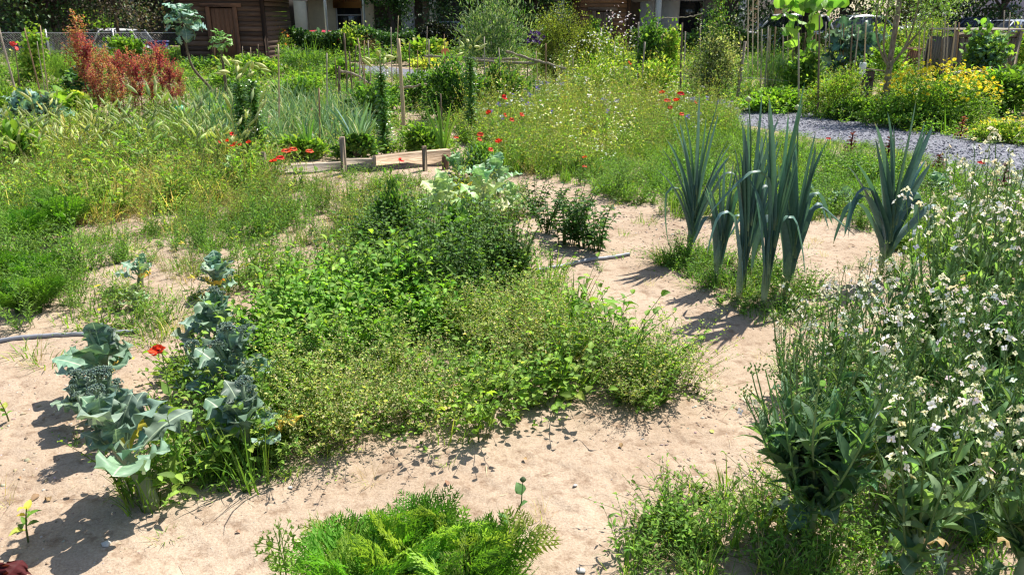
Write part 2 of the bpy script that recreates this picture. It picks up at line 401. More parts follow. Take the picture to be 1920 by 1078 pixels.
# ---------------------------------------------------------------- small plants as templates (absolute colours)
def clump(ns=12, h=.3, spread=.12, leafT=OVAL, nl=8, ll=.035, lw=.5, pal=((.07, .14, .03),), stem=(.12, .2, .06), lean=.5, t0=.15,
          up=.5, sr=.0015, tops=None, topn=0, topk=.01, toppal=((1, 1, 1),), stems=True, base=.35, shrink=.5, hmin=.55, droop=0.0):
    g = Geo(); az = U(0, 2*PI, ns); r0 = spread*base*np.sqrt(rng.random(ns)); hh = h*U(hmin, 1.05, ns); out = spread*lean*U(.3, 1.6, ns)
    b = np.stack([r0*np.cos(az), r0*np.sin(az), 0*az], -1); dz = az+U(-.6, .6, ns); dv = np.stack([np.cos(dz), np.sin(dz), 0*dz], -1)
    def Pt(i, t):
        t = np.asarray(t); return b[i]+dv[i]*(out[i]*t**1.7)[:, None]+np.stack([0*t, 0*t, hh[i]*(t-droop*t**3)], -1)
    i = np.arange(ns)
    if stems:
        for a_, b_ in ((0, .4), (.4, .75), (.75, 1)):
            sticks(g, Pt(i, np.full(ns, a_)), Pt(i, np.full(ns, b_)), sr*(1.2-.6*a_), stem)
    if nl:
        ii = np.repeat(i, nl); t = np.tile(np.linspace(t0, 1, nl), ns)+U(-.04, .04, ns*nl); t = np.clip(t, .02, 1)
        P = Pt(ii, t); la = np.tile(np.arange(nl)*2.4, ns)+np.repeat(U(0, 6, ns), nl)
        d = np.stack([np.cos(la), np.sin(la), np.full(len(la), up)+U(-.3, .3, len(la))], -1)+nrm(dv[ii])*0.3
        L = ll*(1-shrink*(t-t0))*U(.6, 1.2, len(t))
        g.mix(leafT, P, frames(d, U(-.5, .5, len(t))), np.stack([L*lw, L, L*1.0], -1), pick(pal, len(t)))
    if tops is not None:
        n = topn*ns; ii = np.repeat(i, topn); t = np.clip(1-.35*rng.random(n)**1.5, 0, 1); P = Pt(ii, t)+rng.standard_normal((n, 3))*topk*1.6
        d = rng.standard_normal((n, 3))*.6+np.array([0, -0.1, 1.0])
        R = frames(d) if tops is not CROSS else frames(np.cross(d, rng.standard_normal((n, 3))), up=(0, 0, 1))
        g.mix(tops, P, R, topk*U(.7, 1.3, n), pick(toppal, n, .1))
    return g.tpl()
def plantout(g, ts, P, smin=.75, smax=1.25, tint=.12, tilt=.12, squash=None):
    n = len(P)
    if n == 0: return g
    hv = .72+.62*fbm(P[:, 0]*2.3+1.7, P[:, 1]*2.3+6.1, 3)
    a = U(0, 2*PI, n); d = np.stack([rng.standard_normal(n)*tilt, rng.standard_normal(n)*tilt, np.ones(n)], -1)
    z = nrm(d); x = nrm(np.cross(np.stack([-np.sin(a), np.cos(a), 0*a], -1), z)); y = np.cross(z, x)
    k = U(smin, smax, n)*hv
    # broad patches of slightly different tint, as plants differ
    f = fbm(P[:, 0]*1.1+3, P[:, 1]*1.1+8, 2)[:, None]
    c = (1+tint*rng.standard_normal((n, 1)))*np.array([[1, 1, 1]])*(1+(f-.5)*np.array([[.5, .15, .1]]))
    g.mix(ts, P, np.stack([x, y, z], -1), np.stack([k, k, k*U(.8, 1.2, n)], -1), np.clip(c, .3, 2)); return g
def ribbon(P, side, w, fold=.3, cols=3, c=(1, 1, 1), up=None):
    P = np.asarray(P, float); k = len(P); side = nrm(np.broadcast_to(np.asarray(side, float), P.shape)); w = np.broadcast_to(w, (k,))
    tan = nrm(np.gradient(P, axis=0)); nn = nrm(np.cross(side, tan)); u = np.linspace(-1, 1, cols)
    v = P[:, None]+side[:, None]*(u[None, :, None]*w[:, None, None]*.5)*math.cos(fold)+nn[:, None]*(np.abs(u)[None, :, None]*w[:, None, None]*.5)*math.sin(fold)
    i, j = np.meshgrid(np.arange(k-1), np.arange(cols-1), indexing='ij'); a = i*cols+j
    Q = np.stack([a, a+1, a+cols+1, a+cols], -1).reshape(-1, 4); c = np.asarray(c, float)
    if c.ndim == 2: c = np.repeat(c, cols, 0)
    g = Geo(); g.add(v.reshape(-1, 3), Q, None, c); return g
# ================================================================ ground, path, road
def polar_ground():
    r = np.concatenate([np.linspace(0.0, 1.1, 8), 1.1*np.exp(np.linspace(0, 1, 560)[1:]*math.log(34/1.1)), 34*np.exp(np.linspace(0, 1, 30)[1:]*math.log(900/34))])
    a = np.concatenate([np.linspace(-40, 40, 620), np.linspace(40, 320, 70)[1:-1]])*PI/180
    R, A = np.meshgrid(r, a, indexing='ij'); X = R*np.sin(A); Y = R*np.cos(A); Z = gh(X, Y)
    n, m = R.shape; i, j = np.meshgrid(np.arange(n-1), np.arange(m), indexing='ij'); j2 = (j+1) % m
    q = np.stack([i*m+j, i*m+j2, (i+1)*m+j2, (i+1)*m+j], -1).reshape(-1, 4)[:, ::-1]
    # soil is greener/darker where the beds have crept over it: patches with their own shape
    g = Geo(); g.add(np.stack([X, Y, Z], -1).reshape(-1, 3), q); return g
def mat_soil():
    m, n, b, o = _new('soil'); L = n.links; tc = n.nodes.new('ShaderNodeTexCoord')
    def noise(s, d=5, r=.6):
        z = n.nodes.new('ShaderNodeTexNoise'); z.inputs['Scale'].default_value = s; z.inputs['Detail'].default_value = d; z.inputs['Roughness'].default_value = r
        L.new(tc.outputs['Object'], z.inputs['Vector']); return z
    n1 = noise(1.3, 4); n2 = noise(14, 6, .7); n3 = noise(120, 3, .7)
    c1 = n.nodes.new('ShaderNodeValToRGB'); e = c1.color_ramp.elements
    e[0].position = .3; e[0].color = (.37, .28, .20, 1); e[1].position = .62; e[1].color = (.49, .39, .295, 1); L.new(n1.outputs[0], c1.inputs[0])
    c2 = n.nodes.new('ShaderNodeValToRGB'); e = c2.color_ramp.elements
    e[0].position = .34; e[0].color = (.62, .56, .52, 1); e[1].position = .50; e[1].color = (1, 1, 1, 1); L.new(n2.outputs[0], c2.inputs[0])
    c3 = n.nodes.new('ShaderNodeValToRGB'); e = c3.color_ramp.elements
    e[0].position = .3; e[0].color = (.7, .66, .62, 1); e[1].position = .66; e[1].color = (1.0, 1.0, 1.0, 1); L.new(n3.outputs[0], c3.inputs[0])
    def mul(a, b_):
        v = n.nodes.new('ShaderNodeVectorMath'); v.operation = 'MULTIPLY'; L.new(a, v.inputs[0]); L.new(b_, v.inputs[1]); return v.outputs[0]
    L.new(mul(mul(c1.outputs[0], c2.outputs[0]), c3.outputs[0]), b.inputs['Base Color'])
    b.inputs['Roughness'].default_value = .95; b.inputs['Specular IOR Level'].default_value = .1
    ad = n.nodes.new('ShaderNodeMath'); ad.operation = 'MULTIPLY_ADD'; L.new(n2.outputs[0], ad.inputs[0]); ad.inputs[1].default_value = 3.0; L.new(n3.outputs[0], ad.inputs[2])
    bp = n.nodes.new('ShaderNodeBump'); bp.inputs['Strength'].default_value = .55; bp.inputs['Distance'].default_value = .006
    L.new(ad.outputs[0], bp.inputs['Height']); L.new(bp.outputs[0], b.inputs['Normal'])
mat_soil()
tag(obj('ground', polar_ground(), 'soil', smooth=True), kind='structure')
# crumbs of soil, stones and straw lying about
def T_clod(seed):
    r = np.random.default_rng(seed); ph = (1+5**.5)/2
    v = nrm(np.array([(-1, ph, 0), (1, ph, 0), (-1, -ph, 0), (1, -ph, 0), (0, -1, ph), (0, 1, ph), (0, -1, -ph), (0, 1, -ph), (ph, 0, -1), (ph, 0, 1), (-ph, 0, -1), (-ph, 0, 1)]))
    t = [(0, 11, 5), (0, 5, 1), (0, 1, 7), (0, 7, 10), (0, 10, 11), (1, 5, 9), (5, 11, 4), (11, 10, 2), (10, 7, 6), (7, 1, 8), (3, 9, 4), (3, 4, 2), (3, 2, 6), (3, 6, 8), (3, 8, 9), (4, 9, 5), (2, 4, 11), (6, 2, 10), (8, 6, 7), (9, 8, 1)]
    v = v*(1+.25*r.standard_normal((12, 1)))*[1, .8, .6]; g = Geo(); g.add(v, None, t); return g.tpl()
CLOD = [T_clod(i) for i in range(4)]
SOIL_AREAS = [[(-80, 1090), (-80, 640), (250, 640), (250, 560), (560, 540), (600, 900), (820, 870), (1300, 790), (1240, 560), (960, 480), (960, 340), (1600, 420), (1700, 560), (1500, 700), (1500, 1090)],
              [(500, 365), (500, 325), (860, 325), (1000, 365), (960, 420)]]
g = Geo()
for i, a in enumerate(SOIL_AREAS):
    P = scatter(a, 2600 if i == 0 else 400, maxn=26000); n = len(P); P[:, 2] += .009
    sz = .0011+.0050*rng.random(n)**6*(fbm(P[:, 0]*1.5, P[:, 1]*1.5, 2)*2)**2
    g.mix(CLOD, P, frames(rng.standard_normal((n, 3))), sz, pick([(.44, .33, .24), (.52, .42, .33), (.34, .25, .18), (.42, .33, .25), (.56, .5, .44)], n, .1))
tag(obj('soil_crumbs', g, 'stone'), 'small reddish crumbs of dry soil scattered over the bare sandy ground', kind='stuff')
# pale stones you can pick out on the bare soil
for i, (px, py, s, lab) in enumerate([(545, 915, .012, 'small pale stone on bare soil below the leafy weed mound'), (200, 1018, .017, 'whitish stone on the soil below the nearest broccoli plant'),
        (1090, 1072, .016, 'white stone at the bottom edge right of the carrot tops'), (1078, 918, .009, 'tiny white stone on bare soil in the middle of the sandy strip')]):
    g = Geo(); g.put(T_clod(40+i), k=1.0, c=(.72, .68, .62)); o = obj('pebble', g, 'stone', loc=onground(px, py, .004), smooth=True); o.scale = (s, s, s*.8); tag(o, lab, 'stone')
g = Geo()
P = scatter(SOIL_AREAS[0], 26, maxn=1200); n = len(P); P[:, 2] += .013
a = U(0, 2*PI, n); d = np.stack([np.cos(a), np.sin(a), U(-.03, .08, n)], -1); L = .015+.07*rng.random(n)**2.5
g.mix([T_leaf('blade', 4, 2, .1, d_, 0) for d_ in (.1, .6, -.3)], P, frames(d), np.stack([np.full(n, .0022), L, L], -1), pick([(.55, .43, .25), (.62, .52, .33), (.38, .27, .16)], n, .1))
tag(obj('dry_straw', g, 'matte'), 'scraps of dry straw lying on the bare sandy soil', kind='stuff')

g = Geo(); P = scatter(SOIL_AREAS[0], 7, maxn=260); n = len(P); P[:, 2] += .014; L = U(.012, .045, n)
g.mix(OVAL+LOBE[:1], P, frames(np.stack([rng.standard_normal(n), rng.standard_normal(n), U(-.1, .3, n)], -1), U(-.6, .6, n)), np.stack([L*.6, L, L], -1), pick([(.34, .22, .11), (.5, .38, .2), (.24, .15, .08), (.45, .40, .12)], n))
tag(obj('dead_leaves', g, 'matte'), 'small brown withered leaves lying about on the bare soil', kind='stuff')
# gravel path
def mat_gravel():
    m, n, b, o = _new('gravel'); L = n.links; tc = n.nodes.new('ShaderNodeTexCoord')
    v = n.nodes.new('ShaderNodeTexVoronoi'); v.inputs['Scale'].default_value = 55; L.new(tc.outputs['Object'], v.inputs['Vector'])
    z = n.nodes.new('ShaderNodeTexNoise'); z.inputs['Scale'].default_value = 1.5; L.new(tc.outputs['Object'], z.inputs['Vector'])
    cr = n.nodes.new('ShaderNodeValToRGB'); e = cr.color_ramp.elements
    e[0].color = (.07, .075, .09, 1); e[1].color = (.34, .34, .38, 1); e.new(.6).color = (.16, .165, .195, 1)
    sx = n.nodes.new('ShaderNodeSeparateXYZ'); L.new(v.outputs['Color'], sx.inputs[0]); L.new(sx.outputs[0], cr.inputs[0])
    mr = n.nodes.new('ShaderNodeMapRange'); mr.inputs[3].default_value = .8; mr.inputs[4].default_value = 1.2; L.new(z.outputs[0], mr.inputs[0])
    s = n.nodes.new('ShaderNodeVectorMath'); s.operation = 'SCALE'; L.new(cr.outputs[0], s.inputs[0]); L.new(mr.outputs[0], s.inputs['Scale'])
    L.new(s.outputs[0], b.inputs['Base Color']); b.inputs['Roughness'].default_value = .9; b.inputs['Specular IOR Level'].default_value = .2
    bp = n.nodes.new('ShaderNodeBump'); bp.inputs['Strength'].default_value = .8; bp.inputs['Distance'].default_value = .012; bp.invert = True
    L.new(v.outputs['Distance'], bp.inputs['Height']); L.new(bp.outputs[0], b.inputs['Normal'])
mat_gravel()
PC = np.array([G(a_, b_)[:2] for a_, b_ in ((2150, 372), (1960, 318), (1800, 279), (1600, 247), (1450, 220), (1300, 196), (1130, 175), (960, 157), (790, 142), (640, 126), (420, 117))])
def smoothline(P, n=90):
    P = np.asarray(P, float); k = len(P); t = np.linspace(0, k-1, n); i = np.clip(t.astype(int), 0, k-2); f = (t-i)[:, None]
    p0 = P[np.clip(i-1, 0, k-1)]; p1 = P[i]; p2 = P[i+1]; p3 = P[np.clip(i+2, 0, k-1)]
    return .5*((2*p1)+(-p0+p2)*f+(2*p0-5*p1+4*p2-p3)*f*f+(-p0+3*p1-3*p2+p3)*f**3)
pc = smoothline(PC); tn = nrm(np.gradient(pc, axis=0)); sd = np.stack([tn[:, 1], -tn[:, 0]], -1)
us = np.linspace(-1, 1, 13); X = pc[:, None, 0]+sd[:, None, 0]*us[None]*1.05; Y = pc[:, None, 1]+sd[:, None, 1]*us[None]*1.05
X = X+.08*(vnoise(Y*3, X*3)-.5)
Z = gh(X, Y)+.004+.03*np.sqrt(1-us[None]**2*.999)
k, w = X.shape; i, j = np.meshgrid(np.arange(k-1), np.arange(w-1), indexing='ij'); a = i*w+j
g = Geo(); g.add(np.stack([X, Y, Z], -1).reshape(-1, 3), np.stack([a, a+1, a+w+1, a+w], -1).reshape(-1, 4))
tag(obj('path', g, 'gravel', smooth=True), kind='structure')
g = Geo(); n = 5200; i = (rng.random(n)*38).astype(int); f = rng.random(n)
c = pc[i]*(1-f[:, None])+pc[i+1]*f[:, None]; u_ = U(-1.03, 1.03, n); P = c+sd[i]*u_[:, None]
P = np.column_stack([P, gh(P[:, 0], P[:, 1])+.006+.03*np.sqrt(np.clip(1-u_**2, 0, 1))])
g.mix(CLOD, P, frames(rng.standard_normal((n, 3))), U(.005, .015, n), pick([(.16, .165, .19), (.26, .26, .30), (.42, .42, .46), (.10, .10, .12)], n, .1))
tag(obj('path_gravel', g, 'stone'), 'loose grey gravel lying on the curving garden path', kind='stuff')
# street behind the garden
g = Geo(); xs = np.linspace(-70, 70, 60); ys = np.linspace(33.4, 41.5, 8); X, Y = np.meshgrid(xs, ys, indexing='ij'); Z = -.53+.5*sstep(5, 13, X)+0*Y
k, w = X.shape; i, j = np.meshgrid(np.arange(k-1), np.arange(w-1), indexing='ij'); a = i*w+j
g.add(np.stack([X, Y, Z], -1).reshape(-1, 3), np.stack([a, a+w, a+w+1, a+1], -1).reshape(-1, 4))
tag(obj('road', g, 'asphalt'), kind='structure')
g = box(-70, 70, 41.5, 45.5, -.75, -.39, (.5, .48, .45)); tag(obj('pavement', g, 'plaster'), kind='structure')

# ================================================================ unbounded plant masses
GREEN = [(.145, .26, .045), (.115, .215, .04), (.19, .31, .06), (.08, .16, .03)]
BRIGHT = [(.20, .35, .05), (.16, .30, .045), (.27, .40, .07), (.12, .23, .035)]
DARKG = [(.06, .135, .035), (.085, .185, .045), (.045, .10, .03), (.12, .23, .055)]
YEL = [(.40, .46, .10), (.50, .51, .15), (.30, .40, .08)]
DRY = [(.56, .45, .23), (.44, .34, .17), (.64, .54, .31), (.36, .28, .14)]
SEEDY = [(.44, .50, .18), (.54, .56, .26), (.36, .44, .14), (.56, .54, .30)]
def tuft(nb=30, h=.25, spread=.06, w=.006, pal=GREEN, lean=.5, ts=None):
    g = Geo(); a = U(0, 2*PI, nb); r = spread*np.sqrt(rng.random(nb)); P = np.stack([r*np.cos(a), r*np.sin(a), 0*a], -1)
    b = a+U(-.8, .8, nb); d = np.stack([np.cos(b)*lean*U(.2, 1, nb), np.sin(b)*lean*U(.2, 1, nb), np.ones(nb)], -1)
    L = h*U(.45, 1.1, nb); g.mix(ts or BLADE, P, frames(d, None, up=(0, 0, 1)), np.stack([np.full(nb, w)*U(.6, 1.3, nb), L, L], -1), pick(pal, nb)); return g.tpl()
def V3(f, n=3): return [f() for _ in range(n)]
K_chick = V3(lambda: clump(26, .25, .15, DIAM, 15, .018, .6, SEEDY+YEL[:1]+GREEN[:3]+BRIGHT[:2], (.16, .20, .07), .8, .3, .5, .0007, NOD and [NOD], 14, .0042, SEEDY+[(.5, .47, .3), (.6, .6, .5)]), 4)
K_vine = V3(lambda: clump(14, .24, .16, OVAL+HEART, 7, .045, .62, BRIGHT, (.14, .22, .06), .9, .25, .25, .0015), 4)
K_pot = V3(lambda: clump(14, .30, .16, OVAL, 11, .055, .55, BRIGHT+[(.2, .34, .06)], (.12, .2, .05), .7, .25, .35, .002), 4)
K_mint = V3(lambda: clump(15, .34, .13, OVAL, 12, .038, .6, DARKG+GREEN[:2], (.10, .15, .05), .5, .2, .45, .0015), 4)
K_weed = V3(lambda: clump(12, .22, .13, LANCE+OVAL[:1], 9, .046, .30, GREEN+BRIGHT, (.13, .2, .06), .8, .1, .5, .0012), 4)
K_low = V3(lambda: clump(9, .09, .12, OVAL+LANCE, 7, .030, .45, GREEN+BRIGHT, (.15, .2, .06), 1.2, .1, .3, .0009), 4)
K_narrow = V3(lambda: clump(14, .30, .12, LANCE, 15, .045, .20, GREEN+BRIGHT[:2], (.13, .2, .06), .6, .15, .6, .001), 4)
K_yel = V3(lambda: clump(20, .34, .14, LANCE+DIAM, 10, .022, .3, YEL+GREEN[:2]+DRY[:1], (.26, .28, .10), .6, .2, .5, .0011, [NOD], 6, .0065, YEL+SEEDY), 4)
K_grass = V3(lambda: tuft(34, .22, .07, .008, GREEN+BRIGHT), 4)
K_short = V3(lambda: tuft(26, .10, .07, .0055, GREEN+BRIGHT+YEL[:1], 1.0), 4)
K_dry = V3(lambda: tuft(26, .26, .10, .0055, DRY+YEL[:1], .9), 4)
K_dryweed = V3(lambda: clump(18, .34, .15, LANCE+DIAM, 8, .020, .35, DRY+YEL+SEEDY, (.36, .31, .15), .8, .1, .3, .0011, [NOD], 7, .006, DRY+SEEDY), 4)
K_carrot = [(lambda i: (lambda g: (g.mix([T_feather(8, 5, i), T_feather(9, 5, i+9, 1.0)], np.column_stack([U(-.02, .02, 13), U(-.02, .02, 13), np.zeros(13)]),
              frames(np.stack([np.cos(np.arange(13)*2.4)*U(.1, .7, 13), np.sin(np.arange(13)*2.4)*U(.1, .7, 13), np.ones(13)], -1)), U(.2, .32, 13),
              pick([(.12, .27, .03), (.16, .32, .04), (.09, .21, .025)], 13)), g.tpl())[1])(Geo()))(i) for i in range(3)]
def mass(name, label, layers, mat='leaf'):
    g = Geo()
    for kinds, area, dens, kw in layers:
        kw = dict(kw); pt = kw.pop('patch', 0); ps = kw.pop('ps', 0); hs = kw.pop('h', 1.0)
        P = scatter(area, dens, patch=pt, pseed=ps); plantout(g, kinds, P, .75*hs, 1.25*hs, **kw)
    return tag(obj(name, g, mat), label, kind='stuff')
A_mound = [(240, 955), (330, 950), (460, 918), (560, 880), (700, 862), (820, 842), (950, 808), (1100, 785), (1230, 765), (1318, 742), (1285, 715), (1215, 672), (1110, 635), (1075, 590), (1005, 540), (985, 490), (900, 455), (800, 475), (640, 520), (575, 600), (545, 700), (500, 770), (400, 850), (260, 900)]
A_front = [(240, 955), (330, 950), (460, 918), (560, 880), (560, 850), (470, 870), (380, 870), (300, 820), (230, 880)]
mass('low_weeds', 'low dense green weeds carpeting the middle bed between the sandy strips', [
    (K_low, A_mound, 70, {}), (K_weed, A_mound, 18, dict(patch=.45)), (K_short, A_mound, 20, {})])
mass('seedy_chickweed', 'pale seedy chickweed billowing over the front of the middle bed', [
    (K_chick, [(540, 868), (700, 855), (830, 835), (840, 740), (800, 690), (620, 690), (550, 760)], 75, dict(h=1.1)),
    (K_chick, [(850, 828), (1000, 792), (1110, 775), (1100, 640), (960, 620), (880, 690)], 60, dict(patch=.38)),
    (K_chick, [(1110, 778), (1240, 752), (1305, 732), (1270, 705), (1160, 690)], 75, {}),
    (K_chick, [(800, 640), (1000, 640), (1050, 590), (980, 550), (820, 560)], 45, dict(h=.9))])
K_big = V3(lambda: clump(5, .30, .14, LANCE+OVAL+HEART, 8, .085, .4, BRIGHT+GREEN[:1], (.18, .26, .08), .8, .3, .4, .002), 4)
mass('leafy_bindweed', 'bright green broad leaved bindweed trailing through the middle bed', [
    (K_vine, A_mound, 14, dict(patch=.42, ps=3)), (K_vine, [(720, 850), (1290, 762), (1310, 735), (1100, 720), (760, 760)], 16, {}),
    (K_vine, [(800, 660), (1060, 640), (1020, 560), (830, 560)], 18, {}), (K_big, A_mound, 5, dict(patch=.42, ps=11)), (K_vine, A_front, 26, dict(h=.9)),
    (K_vine, [(330, 880), (560, 850), (560, 760), (480, 700), (340, 700)], 30, {}), (K_weed, [(320, 930), (560, 870), (540, 700), (330, 700)], 45, {})])
mass('potato_foliage', 'bright yellow green leafy foliage heaped left of the middle bed', [
    (K_pot, [(480, 740), (600, 740), (720, 690), (800, 640), (760, 590), (640, 575), (520, 590), (480, 640)], 60, {})])
mass('mint_patch', 'dark green mint growing thickly at the back of the middle bed', [
    (K_mint, [(600, 580), (760, 610), (900, 600), (960, 560), (990, 500), (940, 445), (820, 440), (700, 460), (620, 520)], 60, dict(h=1.0)),
    (K_mint, [(690, 480), (800, 460), (760, 420), (700, 430)], 30, dict(h=1.0))])
mass('grass_blades', 'long green grass blades poking up through the middle bed', [
    (K_grass, A_mound, 6, {}), (K_grass, [(980, 600), (1090, 630), (1090, 560), (1010, 520)], 22, dict(h=1.2)), (K_dry, A_mound, 2.5, {}), (K_grass, A_front, 25, {})])
# sparse weeds on the left of the middle, soil showing between
A_sparse = [(160, 640), (330, 650), (520, 640), (600, 560), (720, 500), (760, 400), (980, 420), (990, 350), (700, 335), (520, 350), (300, 370), (140, 400), (150, 520)]
A_sback = [(130, 430), (420, 440), (560, 460), (700, 455), (800, 420), (800, 372), (700, 352), (640, 385), (500, 392), (300, 400)]
K_lit0 = V3(lambda: clump(7, .32, .15, LANCE[:1]+OVAL[:1], 9, .045, .25, YEL+BRIGHT, (.35, .38, .14), .7, .1, .6, .0015, [NOD], 4, .008, YEL), 4)
mass('sparse_weeds', 'thin yellow green weeds and grass over sandy soil left of the middle', [
    (K_low, A_sparse, 34, dict(patch=.49)), (K_weed, A_sparse, 16, dict(patch=.53, h=.7)), (K_narrow, A_sparse, 10, dict(patch=.54, h=.7)), (K_short, A_sparse, 40, dict(patch=.45)), (K_dry, A_sparse, 8, dict(h=.5, patch=.4)), (K_lit0, A_sparse, 5, dict(patch=.52)), (K_dryweed, A_sparse, 3, dict(h=.6)), (K_weed, A_sback, 20, dict(patch=.42, h=.8)), (K_grass, A_sback, 14, dict(h=.7, patch=.4)), (K_lit0, A_sback, 9, dict(h=.8)), (K_low, A_sback, 26, dict(patch=.4)), (K_dry, A_sback, 9, dict(h=.7)), (K_dryweed, A_sback, 5, dict(h=.7)),
    (K_yel, [(300, 420), (540, 440), (760, 420), (740, 370), (420, 370), (280, 390)], 12, dict(h=.7)), (K_narrow, [(430, 470), (600, 470), (720, 430), (700, 380), (480, 400)], 22, {}),
    (K_weed, [(440, 560), (600, 560), (620, 500), (460, 480)], 22, dict(patch=.4)), (K_low, [(0, 700), (300, 690), (320, 640), (0, 640)], 10, dict(patch=.45, ps=5)), (K_short, [(0, 700), (300, 690), (320, 600), (0, 610)], 14, {})])
# left side masses
mass('feathery_weeds', 'feathery bright green foliage at the left edge above the grey pipe', [
    (K_narrow, [(-120, 620), (60, 625), (150, 590), (150, 530), (110, 470), (130, 420), (-60, 400), (-120, 480)], 45, dict(h=1.0)),
    (K_carrot, [(-60, 625), (60, 622), (145, 590), (140, 520), (20, 520), (-60, 560)], 26, dict(h=.85)),
    (K_carrot, [(30, 500), (130, 480), (130, 410), (60, 400)], 18, dict(h=1.0)), (K_weed, [(-60, 620), (150, 600), (140, 400), (-60, 400)], 15, {})])
A_left = [(-150, 430), (130, 430), (300, 400), (500, 375), (520, 330), (505, 300), (420, 290), (380, 265), (200, 262), (-100, 262)]
K_bigl = V3(lambda: clump(5, .40, .16, LANCE+OVAL, 8, .10, .32, BRIGHT+YEL[:1]+GREEN[:1], (.22, .28, .10), .8, .2, .4, .003), 4)
K_lit = V3(lambda: clump(6, .5, .2, LANCE[:1]+OVAL[:1], 9, .06, .25, YEL+BRIGHT, (.35, .38, .14), .7, .1, .6, .002, [NOD], 5, .01, YEL), 4)
mass('meadow_grass', 'tall yellow green weeds and drying grass filling the left of the garden', [
    (K_yel, A_left, 5, dict(h=.9, patch=.38)), (K_dryweed, A_left, 3, dict(h=.9, patch=.45, ps=3)), (K_vine, A_left, 7, dict(h=1.1, patch=.42, ps=2)), (K_grass, A_left, 16, dict(h=1.15)), (K_weed, A_left, 22, dict(h=1.0, patch=.36)), (K_dryweed, A_left, 4, dict(h=.9, patch=.42, ps=12)), (K_dry, A_left, 24, dict(h=1.25)), (K_pot, A_left, 5, dict(h=.9, patch=.46, ps=6)), (K_lit, A_left, 9, dict(h=.85)), (K_bigl, A_left, 8, dict(h=.95))])
# foxtail grass with its heads
def foxtail():
    g = Geo(); n = 6; a = U(0, 2*PI, n); b = np.stack([.03*np.cos(a), .03*np.sin(a), 0*a], -1)
    L = U(.42, .6, n); lean = U(.05, .35, n); top = b+np.stack([np.cos(a)*lean*L, np.sin(a)*lean*L, L*.95], -1)
    sticks(g, b, top, .0014, (.30, .33, .12))
    d = nrm(np.stack([np.cos(a)*(.4+lean), np.sin(a)*(.4+lean), U(.3, 1, n)], -1)); hl = U(.075, .115, n)
    g.bake(ball(6, 5), top-d*.005, frames(d), np.stack([hl*.25, hl, hl*.25], -1), pick([(.48, .52, .27), (.56, .57, .33), (.40, .45, .22)], n))
    m = 46; ii = np.repeat(np.arange(n), m); t = rng.random(n*m); P = top[ii]+d[ii]*(t*hl[ii])[:, None]
    dd = d[ii]*1.2+rng.standard_normal((n*m, 3))*.5
    g.bake(DIAM[0], P, frames(dd), np.stack([np.full(n*m, .0016), U(.02, .035, n*m), np.full(n*m, .001)], -1), pick([(.66, .66, .42), (.55, .57, .32)], n*m))
    g.mix(BLADE, np.repeat(b, 2, 0), frames(np.stack([np.cos(a+.5), np.sin(a+.5), 1.2+0*a], -1).repeat(2, 0)), np.tile([.006, .22, .22], (2*n, 1)), pick(YEL+GREEN[:1], 2*n)); return g.tpl()
K_fox = V3(foxtail, 4)
mass('foxtail_grass', 'pale furry foxtail grass heads bending over the left meadow', [
    (K_fox, [(150, 340), (330, 340), (450, 350), (420, 310), (340, 285), (200, 280)], 20, {}), (K_fox, [(-60, 380), (200, 360), (190, 290), (-60, 290)], 10, {}), (K_fox, [(380, 360), (530, 355), (510, 335), (420, 335)], 14, {})])
# carrots at the bottom edge (seen from above, crowded)
# wildflower meadow right of the middle
A_mead = [(900, 300), (960, 330), (1090, 335), (1180, 300), (1330, 270), (1390, 240), (1360, 212), (1230, 196), (1100, 178), (1000, 172), (900, 200), (850, 250)]
A_meadg = [(930, 325), (1090, 350), (1150, 375), (1270, 412), (1420, 418), (1560, 418), (1640, 440), (1760, 520), (2000, 520), (2000, 378), (1840, 346), (1700, 322), (1560, 297), (1450, 272), (1370, 244), (1300, 230), (1180, 290)]
K_mead = V3(lambda: clump(10, .42, .17, LANCE[:1]+DIAM, 9, .042, .3, YEL+GREEN[:2]+BRIGHT[:2], (.30, .31, .12), .6, .15, .6, .0013, [NOD], 4, .0085, YEL+SEEDY+[(.6, .6, .5)]), 4)
K_mead2 = V3(lambda: clump(9, .40, .20, DIAM, 8, .032, .45, SEEDY+YEL+GREEN[:2], (.30, .28, .13), .8, .2, .4, .0012, [NOD], 5, .008, SEEDY+DRY[:1]), 4)
K_rocket = V3(lambda: clump(5, .75, .25, LANCE[:1]+DIAM, 11, .05, .25, YEL+BRIGHT[:2], (.42, .42, .16), .7, .1, .7, .0022, [NOD], 12, .013, YEL+[(.62, .55, .14), (.6, .6, .3)]), 4)
K_white = V3(lambda: clump(6, .6, .2, LANCE[:1], 8, .045, .2, BRIGHT, (.2, .28, .1), .6, .1, .7, .0018, CROSS, 6, .013, [(.85, .86, .78), (.8, .78, .85)]), 3)
mass('wildflower_meadow', 'yellowish flowering weeds and seed heads in a tangle left of the gravel path', [
    (K_mead, A_mead, 20, dict(h=1.0, patch=.36)), (K_mead2, A_mead, 9, dict(h=1.0, patch=.46, ps=4)), (K_grass, A_mead, 14, dict(h=.9)), (K_weed, A_mead, 26, dict(h=1.0)), (K_bigl, A_mead, 3, dict(h=.9, patch=.4)), (K_rocket, A_mead, 3.2, dict(h=1.0)), (K_vine, A_mead, 3, dict(h=1.1, patch=.5, ps=9)), (K_white, A_mead, 2.2, dict(h=1.0, patch=.44, ps=7)), (K_dry, [(1050, 335), (1130, 330), (1140, 290), (1060, 290)], 25, dict(h=1.2)), (K_dryweed, A_mead, 3, dict(h=1.0))])
